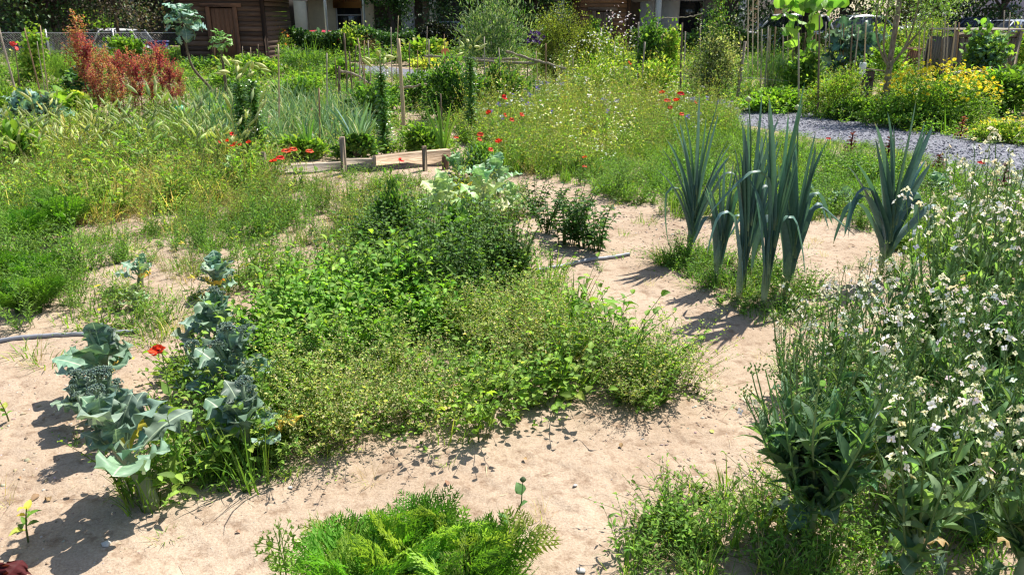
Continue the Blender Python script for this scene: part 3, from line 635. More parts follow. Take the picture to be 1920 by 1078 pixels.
mass('green_verge', 'thick green grass and low leafy weeds edging the bare soil on the right', [
    (K_grass, A_meadg, 26, dict(h=.8)), (K_weed, A_meadg, 34, dict(h=.8)), (K_lit0, A_meadg, 7, dict(h=.7, patch=.4)), (K_vine, A_meadg, 7, dict(h=.7, patch=.44)), (K_low, A_meadg, 30, {}), (K_narrow, A_meadg, 9, dict(patch=.42)), (K_short, A_meadg, 22, {}), (K_low, [(1380, 250), (1450, 276), (1560, 300), (1700, 326), (1840, 350), (1900, 352), (1900, 326), (1700, 290), (1560, 268), (1440, 246)], 40, dict(h=.9)), (K_short, [(1380, 250), (1450, 276), (1560, 300), (1700, 326), (1840, 350), (1900, 352), (1900, 326), (1700, 290), (1560, 268), (1440, 246)], 50, {}),
    (K_yel, [(1180, 300), (1330, 280), (1400, 300), (1300, 330), (1200, 330)], 10, dict(h=.7)), (K_vine, [(1500, 400), (1700, 400), (1720, 320), (1550, 310)], 8, {})])
# green under the leeks and white flowers
A_leek = [(1225, 487), (1320, 545), (1420, 592), (1545, 592), (1540, 540), (1440, 505), (1300, 470)]
mass('leek_bed_weeds', 'small dark green weeds growing round the feet of the leeks', [
    (K_weed, A_leek, 45, dict(h=.75)), (K_grass, A_leek, 18, dict(h=.7)), (K_low, A_leek, 50, {}), (K_dry, A_leek, 8, dict(h=.6)), (K_weed, [(1560, 560), (1700, 560), (1720, 500), (1600, 500)], 35, dict(h=.8)), (K_short, [(1200, 450), (1560, 470), (1560, 425), (1200, 420)], 7, {}), (K_low, [(1220, 480), (1260, 510), (1330, 560), (1420, 600), (1540, 600), (1560, 560), (1500, 520), (1380, 500), (1300, 480)], 60, dict(h=1.1)),
    (K_short, [(1100, 480), (1260, 520), (1340, 570), (1420, 600), (1540, 600), (1500, 520), (1300, 475)], 40, {}),
    (K_weed, [(1230, 490), (1280, 510), (1300, 480), (1240, 475)], 50, dict(h=.8)), (K_dryweed, [(1150, 480), (1250, 480), (1240, 460), (1160, 465)], 6, dict(h=.5))])
A_rf = [(1170, 1090), (1210, 960), (1280, 930), (1400, 910), (1560, 900), (1700, 880), (2000, 860), (2000, 1150), (1170, 1150)]
mass('shaded_grass', 'dark green grass and weeds in the shade of the white flowers, bottom right', [
    (K_grass, A_rf, 38, dict(h=.55)), (K_weed, A_rf, 40, dict(h=.7, patch=.35)), (K_low, A_rf, 60, {}), (K_short, A_rf, 40, {}), (K_dry, A_rf, 12, dict(h=.6)),
    (K_low, [(1500, 900), (2000, 860), (2000, 640), (1700, 600), (1500, 640)], 22, dict(patch=.4)), (K_short, [(1450, 900), (2000, 860), (2000, 600), (1450, 600)], 22, {}), (K_weed, [(1560, 900), (2000, 900), (2000, 560), (1720, 560), (1560, 700)], 16, dict(h=1.2, patch=.38)), (K_bigl, [(1620, 900), (2000, 900), (2000, 560), (1720, 560)], 5, dict(h=.9)), (K_grass, [(1560, 900), (2000, 900), (2000, 560), (1720, 560), (1560, 700)], 8, dict(h=1.3))])
mass('seedling_weeds', 'scattered tiny green seedlings on the bare sandy soil', [
    (K_low, SOIL_AREAS[0], 2.2, dict(h=.45)), (K_short, SOIL_AREAS[0], 3.4, dict(h=.6)), (K_dry, SOIL_AREAS[0], 1.6, dict(h=.35)), (K_weed, SOIL_AREAS[0], .8, dict(h=.35)), (K_low, SOIL_AREAS[1], 4, dict(h=.5)), (K_low, [(1000, 1080), (1200, 1080), (1230, 940), (1100, 930)], 8, dict(h=.5)),
    (K_low, [(560, 350), (700, 345), (700, 322), (560, 325)], 25, dict(h=1.0)), (K_grass, [(1050, 1090), (1200, 1090), (1200, 980), (1120, 980)], 6, dict(h=.7))])
# farther beds: coarser plants, thinned out and larger with distance
def far_mass(name, label, layers, d0=13.0):
    g = Geo()
    for kinds, area, dens, h, patch, ps in layers:
        P = scatter(area, dens, patch=patch, pseed=ps, maxn=60000); d = np.hypot(P[:, 0], P[:, 1]); keep = rng.random(len(P)) < (d0/np.maximum(d, d0))**1.5; P = P[keep]; d = d[keep]
        for lo, hi in ((0, 16), (16, 22), (22, 60)):
            m = (d >= lo) & (d < hi); f = (1.0, 1.25, 1.6)[(lo > 0)+(lo > 16)]; plantout(g, kinds, P[m], .7*h*f, 1.25*h*f, tint=.2)
    return tag(obj(name, g, 'leaf'), label, kind='stuff')
F_broad = V3(lambda: clump(6, .30, .22, DIAM, 9, .085, .75, BRIGHT+GREEN, (.14, .22, .06), .9, .25, .35, .003), 4)
F_weed = V3(lambda: clump(7, .34, .20, DIAM, 10, .065, .38, GREEN+BRIGHT[:2]+YEL[:1], (.13, .2, .06), .6, .15, .6, .002), 4)
F_yel = V3(lambda: clump(8, .42, .20, DIAM, 7, .045, .4, YEL+GREEN[:2]+DRY[:1], (.26, .28, .10), .6, .2, .5, .002, [NOD], 3, .014, YEL+SEEDY), 4)
F_grass = V3(lambda: tuft(14, .34, .12, .012, GREEN+BRIGHT, .5, [T_leaf('blade', 2, 2, a, d_, 0) for a, d_ in ((.1, .5), (.2, 1.3), (0, .1))]), 4)
F_dark = V3(lambda: clump(7, .36, .22, DIAM, 10, .08, .5, DARKG+GREEN[:1], (.08, .12, .04), .8, .2, .3, .003), 4)
F_dry = V3(lambda: tuft(14, .34, .14, .008, DRY+YEL[:1], .8, [T_leaf('blade', 2, 2, a, d_, 0) for a, d_ in ((.1, .5), (.2, 1.3))]), 3)
FARL = [(-150, 262), (-100, 262), (380, 265), (440, 300), (700, 300), (860, 288), (900, 200), (1000, 168), (900, 162), (640, 140), (300, 112), (-150, 108)]
FARR = [(1380, 200), (1420, 212), (1560, 232), (1750, 262), (1950, 290), (2100, 300), (2100, 105), (1000, 98), (1000, 150), (1200, 180)]
FARB = [(-300, 116), (300, 116), (640, 122), (1000, 135), (1000, 92), (500, 92), (340, 104), (-300, 106)]
far_mass('far_beds', 'mixed green vegetable and weed growth covering the far beds left of the path', [
    (F_grass, FARL, 7, .75, .38, 0), (F_weed, FARL, 9, .62, .38, 2), (F_broad, FARL, 9, .6, .44, 4), (F_yel, FARL, 3, .6, .5, 6), (F_dark, FARL, 7, .6, .46, 8)])
far_mass('far_right_beds', 'mixed green growth among the stakes beyond the gravel path', [
    (F_weed, FARR, 7, .75, .38, 1), (F_broad, FARR, 7, .7, .42, 3), (F_grass, FARR, 5, .8, .40, 5), (F_yel, FARR, 4, .8, .50, 7), (F_dark, FARR, 6, .8, .46, 9)])
far_mass('back_growth', 'strip of mixed green growth in front of the huts and the hedge', [(F_broad, FARB, 7, 1.0, .35, 1), (F_weed, FARB, 7, 1.0, .35, 3), (F_grass, FARB, 4, 1.2, .4, 5)])
# ================================================================ broccoli
BRL = [(.165, .25, .18), (.20, .29, .21), (.14, .215, .155)]
def brassica_leaf(L, el, az, base, wid=.62, pal=BRL, seed=0, droop=1.2, kind='ovate', lob=.28, ribc=(.50, .60, .42)):
    g = Geo(); T = T_leaf('broc' if kind == 'ovate' else kind, 16, 9, .35, droop, .20, wave=.27, rib=1.0, lobes=lob*.95, seed=seed)
    V, Q, TT, C = T; V = V*np.array([wid, .82, .82]); V[:, 1] += .18; u = np.abs(V[:, 0])
    c = pick(pal, 1, .1)[0]; C = np.ones_like(V)*c; rib = u < .004; C[rib] = np.array(ribc)
    k = (np.arange(len(V))//9); C[(k % 3 == 1)] *= 1.25; C[(np.arange(len(V)) % 9 == 4)] = np.array(ribc)
    g.add(V, Q, TT, C); g.put(tube([(0, 0, 0), (0, .1, .015), (0, .2, .02)], [.022, .017, .012], 5, ribc, cap=False))
    V0 = T_leaf('blade', 3, 3, .3, droop, 0)
    d = np.array([[math.cos(az)*math.cos(el), math.sin(az)*math.cos(el), math.sin(el)]])
    out = Geo(); out.put(g, base, frames(d, np.array([random.uniform(-.35, .35)]))[0], L); return out
def floret(R, n=170, pal=((.13, .20, .165), (.16, .23, .18), (.11, .17, .15), (.2, .26, .19)), flat=.6, lumps=11):
    g = Geo(); lc = nrm(rng.standard_normal((lumps, 3))+[0, 0, 1.1]); lc[:, 2] = np.abs(lc[:, 2]); P = []
    for c in lc:
        q = nrm(rng.standard_normal((n//lumps, 3))+c*1.0); P.append(c*R*.62*[1, 1, flat]+q*R*.36)
    P = np.concatenate(P); g.bake(NOD, P-[0, 0, R*.05], frames(nrm(P)+.3*rng.standard_normal(P.shape)), R*U(.13, .24, len(P)), pick(pal, len(P), .12))
    for c in lc: g.put(tube([(0, 0, -R*.9), c*R*.25, c*R*.62*[1, 1, flat]], [R*.22, R*.16, R*.22], 5, (.20, .28, .17), cap=False))
    return g
def broccoli(H=.34, nl=12, Lm=.2, heads=3, seed=0, pal=BRL, name='broccoli_plant', stalk=.022, lean=(.04, .0), hs=1.0, headpal=None, kind='ovate', lob=.28, el=(0.30, 1.3), droop=.75, crownfrom=.28):
    def make():
        random.seed(seed); t = thing(name, '', 'plant')
        hz = H*.62; pts = [(lean[0]*a*a*1.4+.006*math.sin(5*a), lean[1]*a*a, hz*a) for a in np.linspace(0, 1, 9)]
        obj('stalk', tube(pts, np.linspace(stalk, stalk*.62, 9), 9, np.array([(.26, .31, .17)]*9)*np.linspace(.85, 1.1, 9)[:, None]*U(.8, 1.1, 9)[:, None], jit=.07), 'waxy', t, smooth=True)
        nl_ = nl+6
        for i in range(nl_):
            f = crownfrom+(1-crownfrom)*(i+.5)/nl_; b = np.array([np.interp(f*hz, [p[2] for p in pts], [p[0] for p in pts]), lean[1]*f*f, f*hz])
            L = Lm*.84*(1.15-.45*(i/nl_))*random.uniform(.62, 1.22); e = el[0]+(el[1]-el[0])*(i/nl_)**.9+random.uniform(-.15, .15)
            yel = random.random() < .22 and i < 3
            obj('leaf', brassica_leaf(L, e, i*2.4+random.uniform(-.4, .4), b, pal=[(.55, .42, .08)] if yel else pal, seed=seed*31+i, droop=random.uniform(.5, 1.2)*droop, kind=kind, lob=lob), 'waxy', t, smooth=True)
        for k in range(heads):
            R = (.034 if k == 0 else random.uniform(.016, .026))*hs; a = k*2.2+seed; rr = 0 if k == 0 else random.uniform(.03, .07)
            top = np.array([lean[0]*1.4+rr*math.cos(a), lean[1]+rr*math.sin(a), H*(.95 if k == 0 else random.uniform(.78, .98))])
            h = obj('floret_head', floret(R), 'matte', t, loc=top)
            obj('flower_stem', tube([pts[-3], (np.array(pts[-1])*.4+top*.6)-np.array([0, 0, .03]), top-[0, 0, R*.5]], [.010, .008, .007], 6, (.2, .28, .17)), 'waxy', t)
        return t
    return make
def place(mk, px, py, lab, rz=0, s=1.0, group=None, cat='broccoli plant'):
    r = mk(); r.location = onground(px, py); r.rotation_euler = (0, 0, rz); r.scale = (s,)*3; return tag(r, lab, cat, group)
place(broccoli(.47, 14, .26, 2, 1, lean=(-.09, .03), stalk=.030, hs=.8, crownfrom=.58), 283, 950, 'nearest broccoli plant with thick bare stalk and drooping leaf on the left')
place(broccoli(.36, 13, .22, 3, 2, lean=(.02, 0)), 462, 868, 'broccoli plant with one round head at the left front corner of the green mound', .7)
place(broccoli(.36, 12, .17, 6, 3, lean=(-.03, .0), hs=1.25), 225, 838, 'broccoli plant carrying the biggest pale bunch of florets, left edge of the row', 1.4)
place(broccoli(.34, 12, .24, 4, 4, lean=(-.03, 0)), 205, 738, 'broccoli plant with wide leaves beside the end of the grey pipe', 2.2)
place(broccoli(.40, 14, .23, 5, 5, lean=(.02, 0), hs=1.15), 455, 770, 'broccoli plant with several grey heads right of the big red poppy', 3.1)
place(broccoli(.38, 14, .23, 3, 6, lean=(-.01, 0)), 412, 672, 'dark blue green broccoli plant behind the big red poppy', 4.0)
place(broccoli(.30, 11, .17, 3, 51, lean=(.03, 0)), 478, 715, 'smaller broccoli plant with several heads against the potato foliage', 2.6)
place(broccoli(.26, 11, .16, 3, 52, lean=(-.02, .02)), 180, 800, 'small broccoli plant leaning over the bare soil at the left end of the row', .9)
place(broccoli(.28, 10, .15, 2, 53, lean=(.02, .02)), 385, 745, 'small broccoli plant just right of the big red poppy stem', 3.9)
PALE = [(.20, .30, .22), (.24, .34, .24), (.17, .27, .2)]
place(broccoli(.30, 14, .19, 0, 7, PALE, lob=.34), 400, 558, 'pale blue green young broccoli plant behind the dark one', .4)
place(broccoli(.24, 12, .14, 0, 8, PALE, lob=.4), 262, 540, 'small pale broccoli plant standing alone on the soil, left of the pale young one', 1.0)
place(broccoli(.16, 10, .11, 0, 9, [(.26, .34, .17), (.3, .36, .2)], lob=.4), 256, 585, 'smallest yellowish brassica seedling on the soil in front of the small pale one', 1.9)
# cabbages going over, in front of the timber edging
CAB = [(.42, .52, .22), (.32, .45, .20), (.50, .54, .26), (.26, .40, .2)]
for i, (px, py, H, L, lab) in enumerate([(825, 432, .52, .30, 'pale yellowing cabbage plant in front of the right end of the timber edging'),
        (905, 418, .52, .30, 'leafy pale cabbage plant right of the yellowing one'), (935, 368, .42, .27, 'blue green cabbage plant close to the end of the timber edging'),
        (862, 352, .38, .25, 'grey green cabbage plant at the corner of the timber edging'), (440, 345, .32, .2, 'small bright cabbage among the foxtail grass, under the red poppies'),
        (955, 408, .36, .2, 'small pale cabbage beside the tomato plants')]):
    place(broccoli(H, 13, L, 0, 20+i, CAB if i not in (2, 3) else [(.22, .36, .20), (.28, .42, .22)], 'cabbage_plant', .014, kind='ovate', lob=.10, el=(.1, 1.2)), px, py, lab, i*1.3, cat='cabbage plant')
for i, (px, py, H, L, lab) in enumerate([(1570, 395, .22, .17, 'low cabbage plant between the leeks, with a reddish leaf'), (1520, 385, .18, .15, 'low grey green cabbage left of the big leek'),
        (1760, 370, .26, .2, 'blue green cabbage plant in front of the gravel path by the dark lettuces'), (1805, 420, .24, .18, 'dark cabbage plant under the white flowers on the right')]):
    place(broccoli(H, 11, L, 0, 30+i, [(.14, .25, .14), (.2, .31, .2)], 'cabbage_plant', .012, kind='ovate', lob=.10, el=(0, 1.0)), px, py, lab, i, cat='cabbage plant')
# lettuces
def lettuce(pal, H=.2, seed=0, n=26, L=.1, bolted=False):
    def mk():
        random.seed(seed); t = thing('lettuce', '', 'lettuce'); g = Geo()
        for i in range(n):
            f = i/n; z = H*f*(.95 if bolted else .35)
            g.put(brassica_leaf(L*(1.1-.6*f)*random.uniform(.8, 1.2), .1+1.2*f*(.7 if bolted else 1), i*2.4, (0, 0, z), .8, pal, seed*7+i, 1.3, lob=.4, ribc=np.array(pal[0])*1.3))
        obj('leaves', g, 'leaf', t, smooth=True)
        obj('stem', tube([(0, 0, 0), (0, 0, H*.95)], [.012, .006], 6, np.array(pal[0])*1.3), 'leaf', t); return t
    return mk
RED = [(.09, .018, .022), (.13, .025, .03), (.06, .015, .02)]
LIME = [(.30, .42, .07), (.36, .47, .1)]
for i, (px, py, H, pal, b, lab) in enumerate([
        (1592, 300, .34, RED, True, 'dark red bolted lettuce at the path edge, left of the big leek'), (1663, 302, .30, RED, True, 'dark red bolted lettuce seen between the leaves of the big leek'),
        (1757, 322, .20, RED, True, 'short dark red lettuce right of the big leek'), (1872, 385, .42, RED, True, 'tall dark red lettuce behind the white flowers at the right edge'),
        (1690, 470, .2, LIME, False, 'lime green lettuce behind the white flowers, right of the big leek'), (1745, 480, .2, LIME, False, 'second lime green lettuce, nearer the right edge'),
        (1855, 480, .18, RED, False, 'low dark red lettuce among the white flowers'), (1790, 505, .2, LIME, False, 'lime green lettuce among the white flowers'),
        (1800, 262, .34, [(.16, .04, .03), (.24, .06, .04)], True, 'reddish amaranth seedling at the far edge of the gravel path'), (112, 1128, .10, RED, False, 'dark red lettuce leaves at the bottom left corner'),
        (200, 285, .30, RED, True, 'small purple black lettuce in the left meadow'), (345, 262, .22, RED, True, 'dark purple lettuce in the left meadow below the green watering rose')]):
    r = lettuce(pal, H, i+3, 22, .10 if b else .15, b)(); r.location = onground(px if px != 112 else -8, py); tag(r, lab, 'lettuce')

# ================================================================ leeks
def leek(nl, H, spread, w, seed, drop=(), stalkh=.18, fan=0.0):
    def mk():
        random.seed(seed); t = thing('leek', '', 'leek')
        obj('shank', tube([(0, 0, 0), (.002, 0, stalkh*.6), (0, 0, stalkh), (0, 0, H*.30), (0, 0, H*.48)], [.015, .018, .021, .020, .010], 10, [(.66, .66, .50), (.58, .60, .40), (.30, .38, .22), (.12, .21, .18), (.11, .20, .18)]), 'waxy', t, smooth=True)
        for i in range(nl):
            side = 1 if i % 2 else -1; f = i/(nl-1.0)                     # 0 outermost/lowest
            z0 = stalkh*.8+(H*.42-stalkh*.8)*f**1.1; L = (H*(1.02-.32*(1-f))-z0)*random.uniform(.88, 1.10)
            th = side*(spread*random.uniform(.6, 1.25)*(1-f)**.7+.04)+random.uniform(-.06, .06); bend = side*random.uniform(-.04, .20)*(1.3-f); n = 18
            if i in drop: kink, amt = random.uniform(.35, .55), random.uniform(2.0, 2.7)
            else: kink, amt = 2, 0
            if i in drop: L *= 1.25
            P = [np.array([side*.008, 0, z0])]; tw = random.uniform(-.35, .35)+fan
            for k in range(n):
                s_ = k/n; a = th*min(1, .3+3*s_)+bend*s_*s_*3+side*amt*float(sstep(kink, kink+.22, s_))
                P.append(P[-1]+np.array([math.sin(a)*math.cos(tw), math.sin(a)*math.sin(tw), math.cos(a)])*L/n)
            s = np.linspace(0, 1, n+1); ww = w*random.uniform(.8, 1.05)*(1-s)**.55*(1.0+.15*np.minimum(s*4, 1))*.95+.001
            base = np.array([.30, .38, .20]); c = pick([(.105, .195, .18), (.14, .24, .225), (.08, .155, .14), (.12, .22, .17)], 1, .08)[0]
            k = np.clip(1-s*9, 0, 1)[:, None]; cc = base*k+c*(1-k)
            yt = (random.random() < .5); cc = np.where((s[:, None] > .95) & yt, np.array([.4, .33, .15]), cc)
            sd = np.array([-math.sin(tw), math.cos(tw), 0])
            yaw = random.uniform(-.9, .9); sd = nrm(sd+yaw*np.array([math.cos(tw), math.sin(tw), 0])*np.array([.6, .6, 0]))
            obj('leaf', ribbon(P, sd, ww, fold=-.42*side if False else .42, cols=5, c=cc), 'waxy', t, smooth=True)
        return t
    return mk
LK = [(1292, 485, 12, 1.02, .34, .048, 41, (1, 2), .1, 'leftmost leek of the row, its leaves fanned evenly'),
      (1342, 535, 12, .74, .26, .042, 42, (0, 3), .1, 'shortest leek of the row, second from the left'),
      (1384, 562, 11, 1.05, .10, .052, 43, (0, 3), .1, 'tall narrow upright leek in the middle of the row'),
      (1412, 500, 10, .82, .34, .045, 44, (2,), .3, 'leek half hidden behind the middle of the row'),
      (1430, 575, 11, 1.12, .10, .052, 45, (1, 4), -.1, 'tallest leek of the row with very straight leaves'),
      (1472, 552, 13, .95, .26, .052, 46, (0, 1, 3, 5), .1, 'rightmost leek of the row with leaves arching over to the right'),
      (1648, 525, 17, .98, .62, .066, 47, (0, 1, 2, 3, 4, 5), 0.05, 'biggest leek, standing apart on the right with widely spread leaves')]
for px, py, nl, H, spr, w, sd_, dr, fan, lab in LK:
    r = leek(nl+3, H, spr*.9, w*1.4, sd_, dr, .12 if sd_ != 47 else .15, fan)(); r.location = onground(px, py); r.scale = (1.04, 1.04, 1.07); tag(r, lab, 'leek')
# leek flower stems
for i, (px, pb, pt, lean, lab) in enumerate([(1396, 555, 185, -.07, 'leek flower stalk with a closed bud rising above the row'), (1475, 545, 200, -.05, 'thin pale leek flower stalk curving between the last two leeks')]):
    t = thing('leek_flower_stalk', lab, 'flower stalk', onground(px, pb)); h = HT(pb, pt)
    obj('stem', tube([(0, 0, 0), (lean*.3, 0, h*.4), (lean*.8, 0, h*.8), (lean*1.3, 0, h)], [.006, .006, .005, .003], 6, (.12, .22, .10)), 'waxy', t, smooth=True)
    gb = Geo(); gb.put(SPIN6, (lean*1.3, 0, h-.01), frames(np.array([[-.2, 0, 1.0]]))[0], .035, (.35, .4, .2)); obj('bud', gb, 'waxy', t)

# ================================================================ brassicas in flower (right foreground)
FL = [(.13, .225, .11), (.17, .27, .13), (.22, .33, .16), (.10, .18, .085)]
def flowering(seed, nb=20, H=.62, spread=.20, stalk=.18, leaves=8, ll=.095, lw=.26, blooms=.8, dark=False, nfl=9, pal=FL):
    def mk():
        rs = np.random.default_rng(seed); t = thing('flowering_brassica', '', 'flowering plant')
        obj('stalk', tube([(0, 0, -.01), (.004, .003, stalk*.5), (0, 0, stalk), (0, 0, stalk*1.5)], [.021, .020, .018, .012], 9, [(.30, .33, .20), (.33, .38, .22), (.26, .34, .18), (.2, .28, .13)], jit=.06), 'waxy', t, smooth=True)
        st = Geo(); lf = Geo(); pod = st
        for b in range(nb):
            az = b*2.4+rs.uniform(-.4, .4); z0 = stalk*rs.uniform(.6, 1.35); out = spread*rs.uniform(.2, 1.15); hh = (H-z0)*rs.uniform(.62, 1.08)
            tt = np.linspace(0, 1, 9); wob = .012*np.sin(tt*6+b)
            P = np.stack([np.cos(az)*out*tt**.75+wob, np.sin(az)*out*tt**.75+wob*.5, z0+hh*tt**1.12], -1)
            st.put(tube(P, np.linspace(.0045, .0016, 9), 5, np.linspace(1, 1, 9)[:, None]*pick([(.15, .24, .10), (.2, .3, .13)], 1, .1), cap=False))
            n = leaves; q = np.linspace(.04, .62, n)+rs.uniform(-.03, .03, n); B = np.stack([np.interp(q, tt, P[:, k]) for k in range(3)], -1)
            la = rs.uniform(0, 6)+np.arange(n)*2.4; d = np.stack([np.cos(la), np.sin(la), rs.uniform(.4, 1.8, n)], -1); L = ll*(1.2-.8*q)*rs.uniform(.6, 1.25, n)
            lf.mix(LANCE+[OVAL[0]], B, frames(d, rs.uniform(-.6, .6, n)), np.stack([L*lw, L, L], -1), pick(pal, n))
            # pods on the middle of the branch
            n = 9; q = rs.uniform(.45, .86, n); B = np.stack([np.interp(q, tt, P[:, k]) for k in range(3)], -1); la = rs.uniform(0, 6.28, n)
            E = B+np.stack([np.cos(la)*.028, np.sin(la)*.028, rs.uniform(.015, .045, n)], -1)*rs.uniform(.7, 1.3, (n, 1)); sticks(pod, B, E, .0012, (.16, .25, .10))
            if rs.random() < blooms:
                fl = Geo(); top = P[-1]; m = rs.integers(max(3, nfl-4), nfl+3); k = np.arange(m)
                la = k*2.4; r_ = .010+.034*(k/m); o = np.stack([np.cos(la)*r_, np.sin(la)*r_, .014-.075*(k/m)+rs.uniform(-.01, .01, m)], -1)
                nd = nrm(np.stack([np.cos(la)*.9, np.sin(la)*.9, .6+0*la], -1)+rs.standard_normal((m, 3))*.25)   # facing
                yv = nrm(np.cross(nd, rs.standard_normal((m, 3)))); xv = np.cross(yv, nd); R = np.stack([xv, yv, nd], -1)
                fl.mix(CROSS, top+o, R, rs.uniform(.0105, .0155, m), pick([(.93, .93, .86), (.95, .95, .90), (.93, .90, .62), (.9, .88, .55)], m, .01))
                fl.bake(NOD, top+o-nd*.004, frames(nd), .006, (.55, .5, .12))
                kk = rs.integers(5, 9); fl.bake(SPIN5, top+rs.standard_normal((kk, 3))*.005+[0, 0, .012], frames(np.array([0, 0, 1.0])+rs.standard_normal((kk, 3))*.4), np.array([[.005, .009, .005]]).repeat(kk, 0), pick([(.42, .46, .2), (.3, .38, .15)], kk))
                sticks(fl, np.repeat(top[None]-[0, 0, .03], m, 0)-np.array([[0, 0, .05]])*(k/m)[:, None], top+o, .0007, (.2, .3, .12))
                obj('flower_cluster', fl, 'petal', t)
            else:
                kk = 12; st.bake(SPIN5, P[-1]+rs.standard_normal((kk, 3))*.008, frames(np.array([0, 0, 1.0])+rs.standard_normal((kk, 3))*.5), np.array([[.005, .009, .005]]).repeat(kk, 0), pick([(.3, .36, .16), (.22, .3, .13)], kk))
        # big lower leaves and a few withered ones
        for i in range(5):
            lf.put(brassica_leaf(rs.uniform(.11, .17), rs.uniform(-.5, .7), i*1.3+seed, (0, 0, stalk*rs.uniform(.5, 1.2)), .45, [(.12, .2, .14), (.09, .16, .1)] if rs.random() < .88 else [(.5, .44, .14), (.5, .38, .2)], seed*9+i, 1.6, lob=.2))
        obj('stems', st, 'leaf', t); obj('foliage', lf, 'leaf', t); return t
    return mk
DK = [(.08, .16, .085), (.11, .20, .10), (.15, .25, .13)]
FP = Proto([flowering(61, 40, .58, .23, .15, 13, .125, .26, .12, pal=DK), flowering(62, 18, .64, .23, .15, 7, .115, .30, .6, nfl=6), flowering(63, 15, .72, .20, .08, 7, .11, .28, .65, nfl=6), flowering(64, 15, .80, .19, .08, 7, .10, .26, .75, nfl=7)])
FP_AT = [(0, 1512, 1008, .5, 1.18, 'dark leaved plant at the front with few flowers and a pale thick stalk'),
         (1, 1703, 1092, 1.0, 1.00, 'white flowered plant on the second pale bare stalk from the left, bottom edge'),
         (1, 1905, 1120, 2.6, 1.00, 'white flowered plant at the bottom right corner'),
         (1, 1800, 985, 4.1, 0.95, 'white flowered plant just behind the two stalks at the bottom edge'),
         (0, 1885, 915, 2.2, 1.00, 'dense dark leaved flowering plant at the right edge, lower half'),
         (2, 1655, 850, .2, 0.90, 'white flowered plant behind the dark leaved front plant'),
         (2, 1775, 815, 1.5, 0.95, 'yellow and white flowered plant in the middle of the flowering patch'),
         (0, 1850, 745, 3.9, 1.00, 'dark broad leaved flowering plant right of the middle of the patch'),
         (1, 1930, 800, 5.0, 1.05, 'white flowered plant cut by the right edge, middle height'),
         (2, 1560, 720, 2.9, 0.82, 'white flowered plant at the left of the patch in front of the big leek'),
         (3, 1475, 735, .4, 0.66, 'low plant crowded with cream flowers at the left tip of the flowering patch'),
         (3, 1520, 765, 2.4, 0.66, 'second low plant crowded with cream flowers, just right of the first'),
         (1, 1660, 690, 4.4, 0.85, 'white flowered plant right in front of the big leek'), (2, 1745, 672, .9, 1.15, 'tall thin white flowered plant right of the big leek'),
         (3, 1835, 655, 2.2, 1.21, 'tall white flowered plant near the right edge, below the red poppy'),
         (2, 1925, 668, 3.4, 1.15, 'tall white flowered plant at the right edge, in front of the others'),
         (3, 1762, 590, .1, 1.13, 'tallest stem of white flowers rising beside the big leek leaf'), (3, 1862, 570, 1.7, 1.26, 'tall white flowered plant reaching up to the gravel path on the right'),
         (2, 1930, 560, 3.0, 1.15, 'white flowered plant at the far right, in front of the path'), (2, 1812, 545, 5.2, 1.03, 'white flowered plant among the lime green lettuces'),
         (2, 1600, 780, 5.0, 0.80, 'slender white flowered plant behind the dark leaved front plant, to its right'),
         (0, 1700, 930, 3.3, 0.85, 'dark leaved plant between the two pale stalks near the bottom edge'), (1, 1720, 770, 2.0, 0.80, 'loose white flowered plant left of the middle of the patch'),
         (3, 1590, 640, 5.5, 0.62, 'short white flowered plant between the leek row and the big leek')]
for w, px, py, rz, s, lab in FP_AT: FP.put(w, onground(px, py), rz, s, lab, 'white flowering brassica plants on the right')

# ================================================================ carrots at the bottom edge
def carrot(seed):
    def mk():
        t = thing('carrot_plant', '', 'carrot plant'); n = 11; g = Geo(); a = np.arange(n)*2.4+seed
        ts = [T_feather(10, 6, seed*3+k, .5+.35*k, .40, .30) for k in range(3)]
        el = np.linspace(.5, 1.5, n)+U(-.1, .1, n); d = np.stack([np.cos(a)*np.cos(el), np.sin(a)*np.cos(el), np.sin(el)], -1)
        g.mix(ts, np.stack([.012*np.cos(a), .012*np.sin(a), 0*a], -1), frames(d, U(-.7, .7, n)), U(.16, .30, n), pick([(.17, .36, .04), (.22, .40, .06), (.12, .28, .035), (.26, .38, .08)], n))
        obj('leaves', g, 'leaf', t); r = Geo(); r.put(tube([(0, 0, -.02), (0, 0, .012)], [.012, .014], 8, (.5, .2, .04))); obj('root_top', r, 'matte', t, smooth=True); return t
    return mk
CP = Proto([carrot(1), carrot(2), carrot(3)])
cpts = [(640, 1112), (715, 1118), (760, 1082), (800, 1105), (840, 1072), (880, 1092), (905, 1125), (830, 1130), (700, 1160), (770, 1150), (880, 1165), (900, 1100), (740, 1110), (860, 1115), (650, 1160)]
for i, (px, py) in enumerate(cpts): CP.put(i, onground(px, py), i*1.9, (.9+.2*math.sin(i*3.3)), 'bright green feathery carrot plant in the clump at the bottom edge', 'carrot plants at the bottom edge')
t = thing('young_legume_plant', 'thin pale plant with paired leaflets at the left of the carrot tops', 'plant', onground(540, 1120))
g = Geo()
for k in range(3): g.put(T_feather(8, 2, 50+k, .4, .30, .5), (0, 0, 0), frames(np.array([[-.25+.2*k, .1, 1.0]]))[0], .26, (.16, .26, .06))
obj('leaves', g, 'leaf', t)
t = thing('broad_leaved_weed', 'single broad leaved bright weed in the middle of the carrot tops', 'weed', onground(790, 1128)); g = Geo()
for k in range(6): g.put(HEART[k % 2], (0, 0, .16), frames(np.array([[math.cos(k*1.1), math.sin(k*1.1), .35]]))[0], .075, (.14, .3, .06))
obj('leaves', g, 'leaf', t); obj('stem', tube([(0, 0, 0), (0, 0, .17)], .003, 5, (.15, .25, .06)), 'leaf', t)
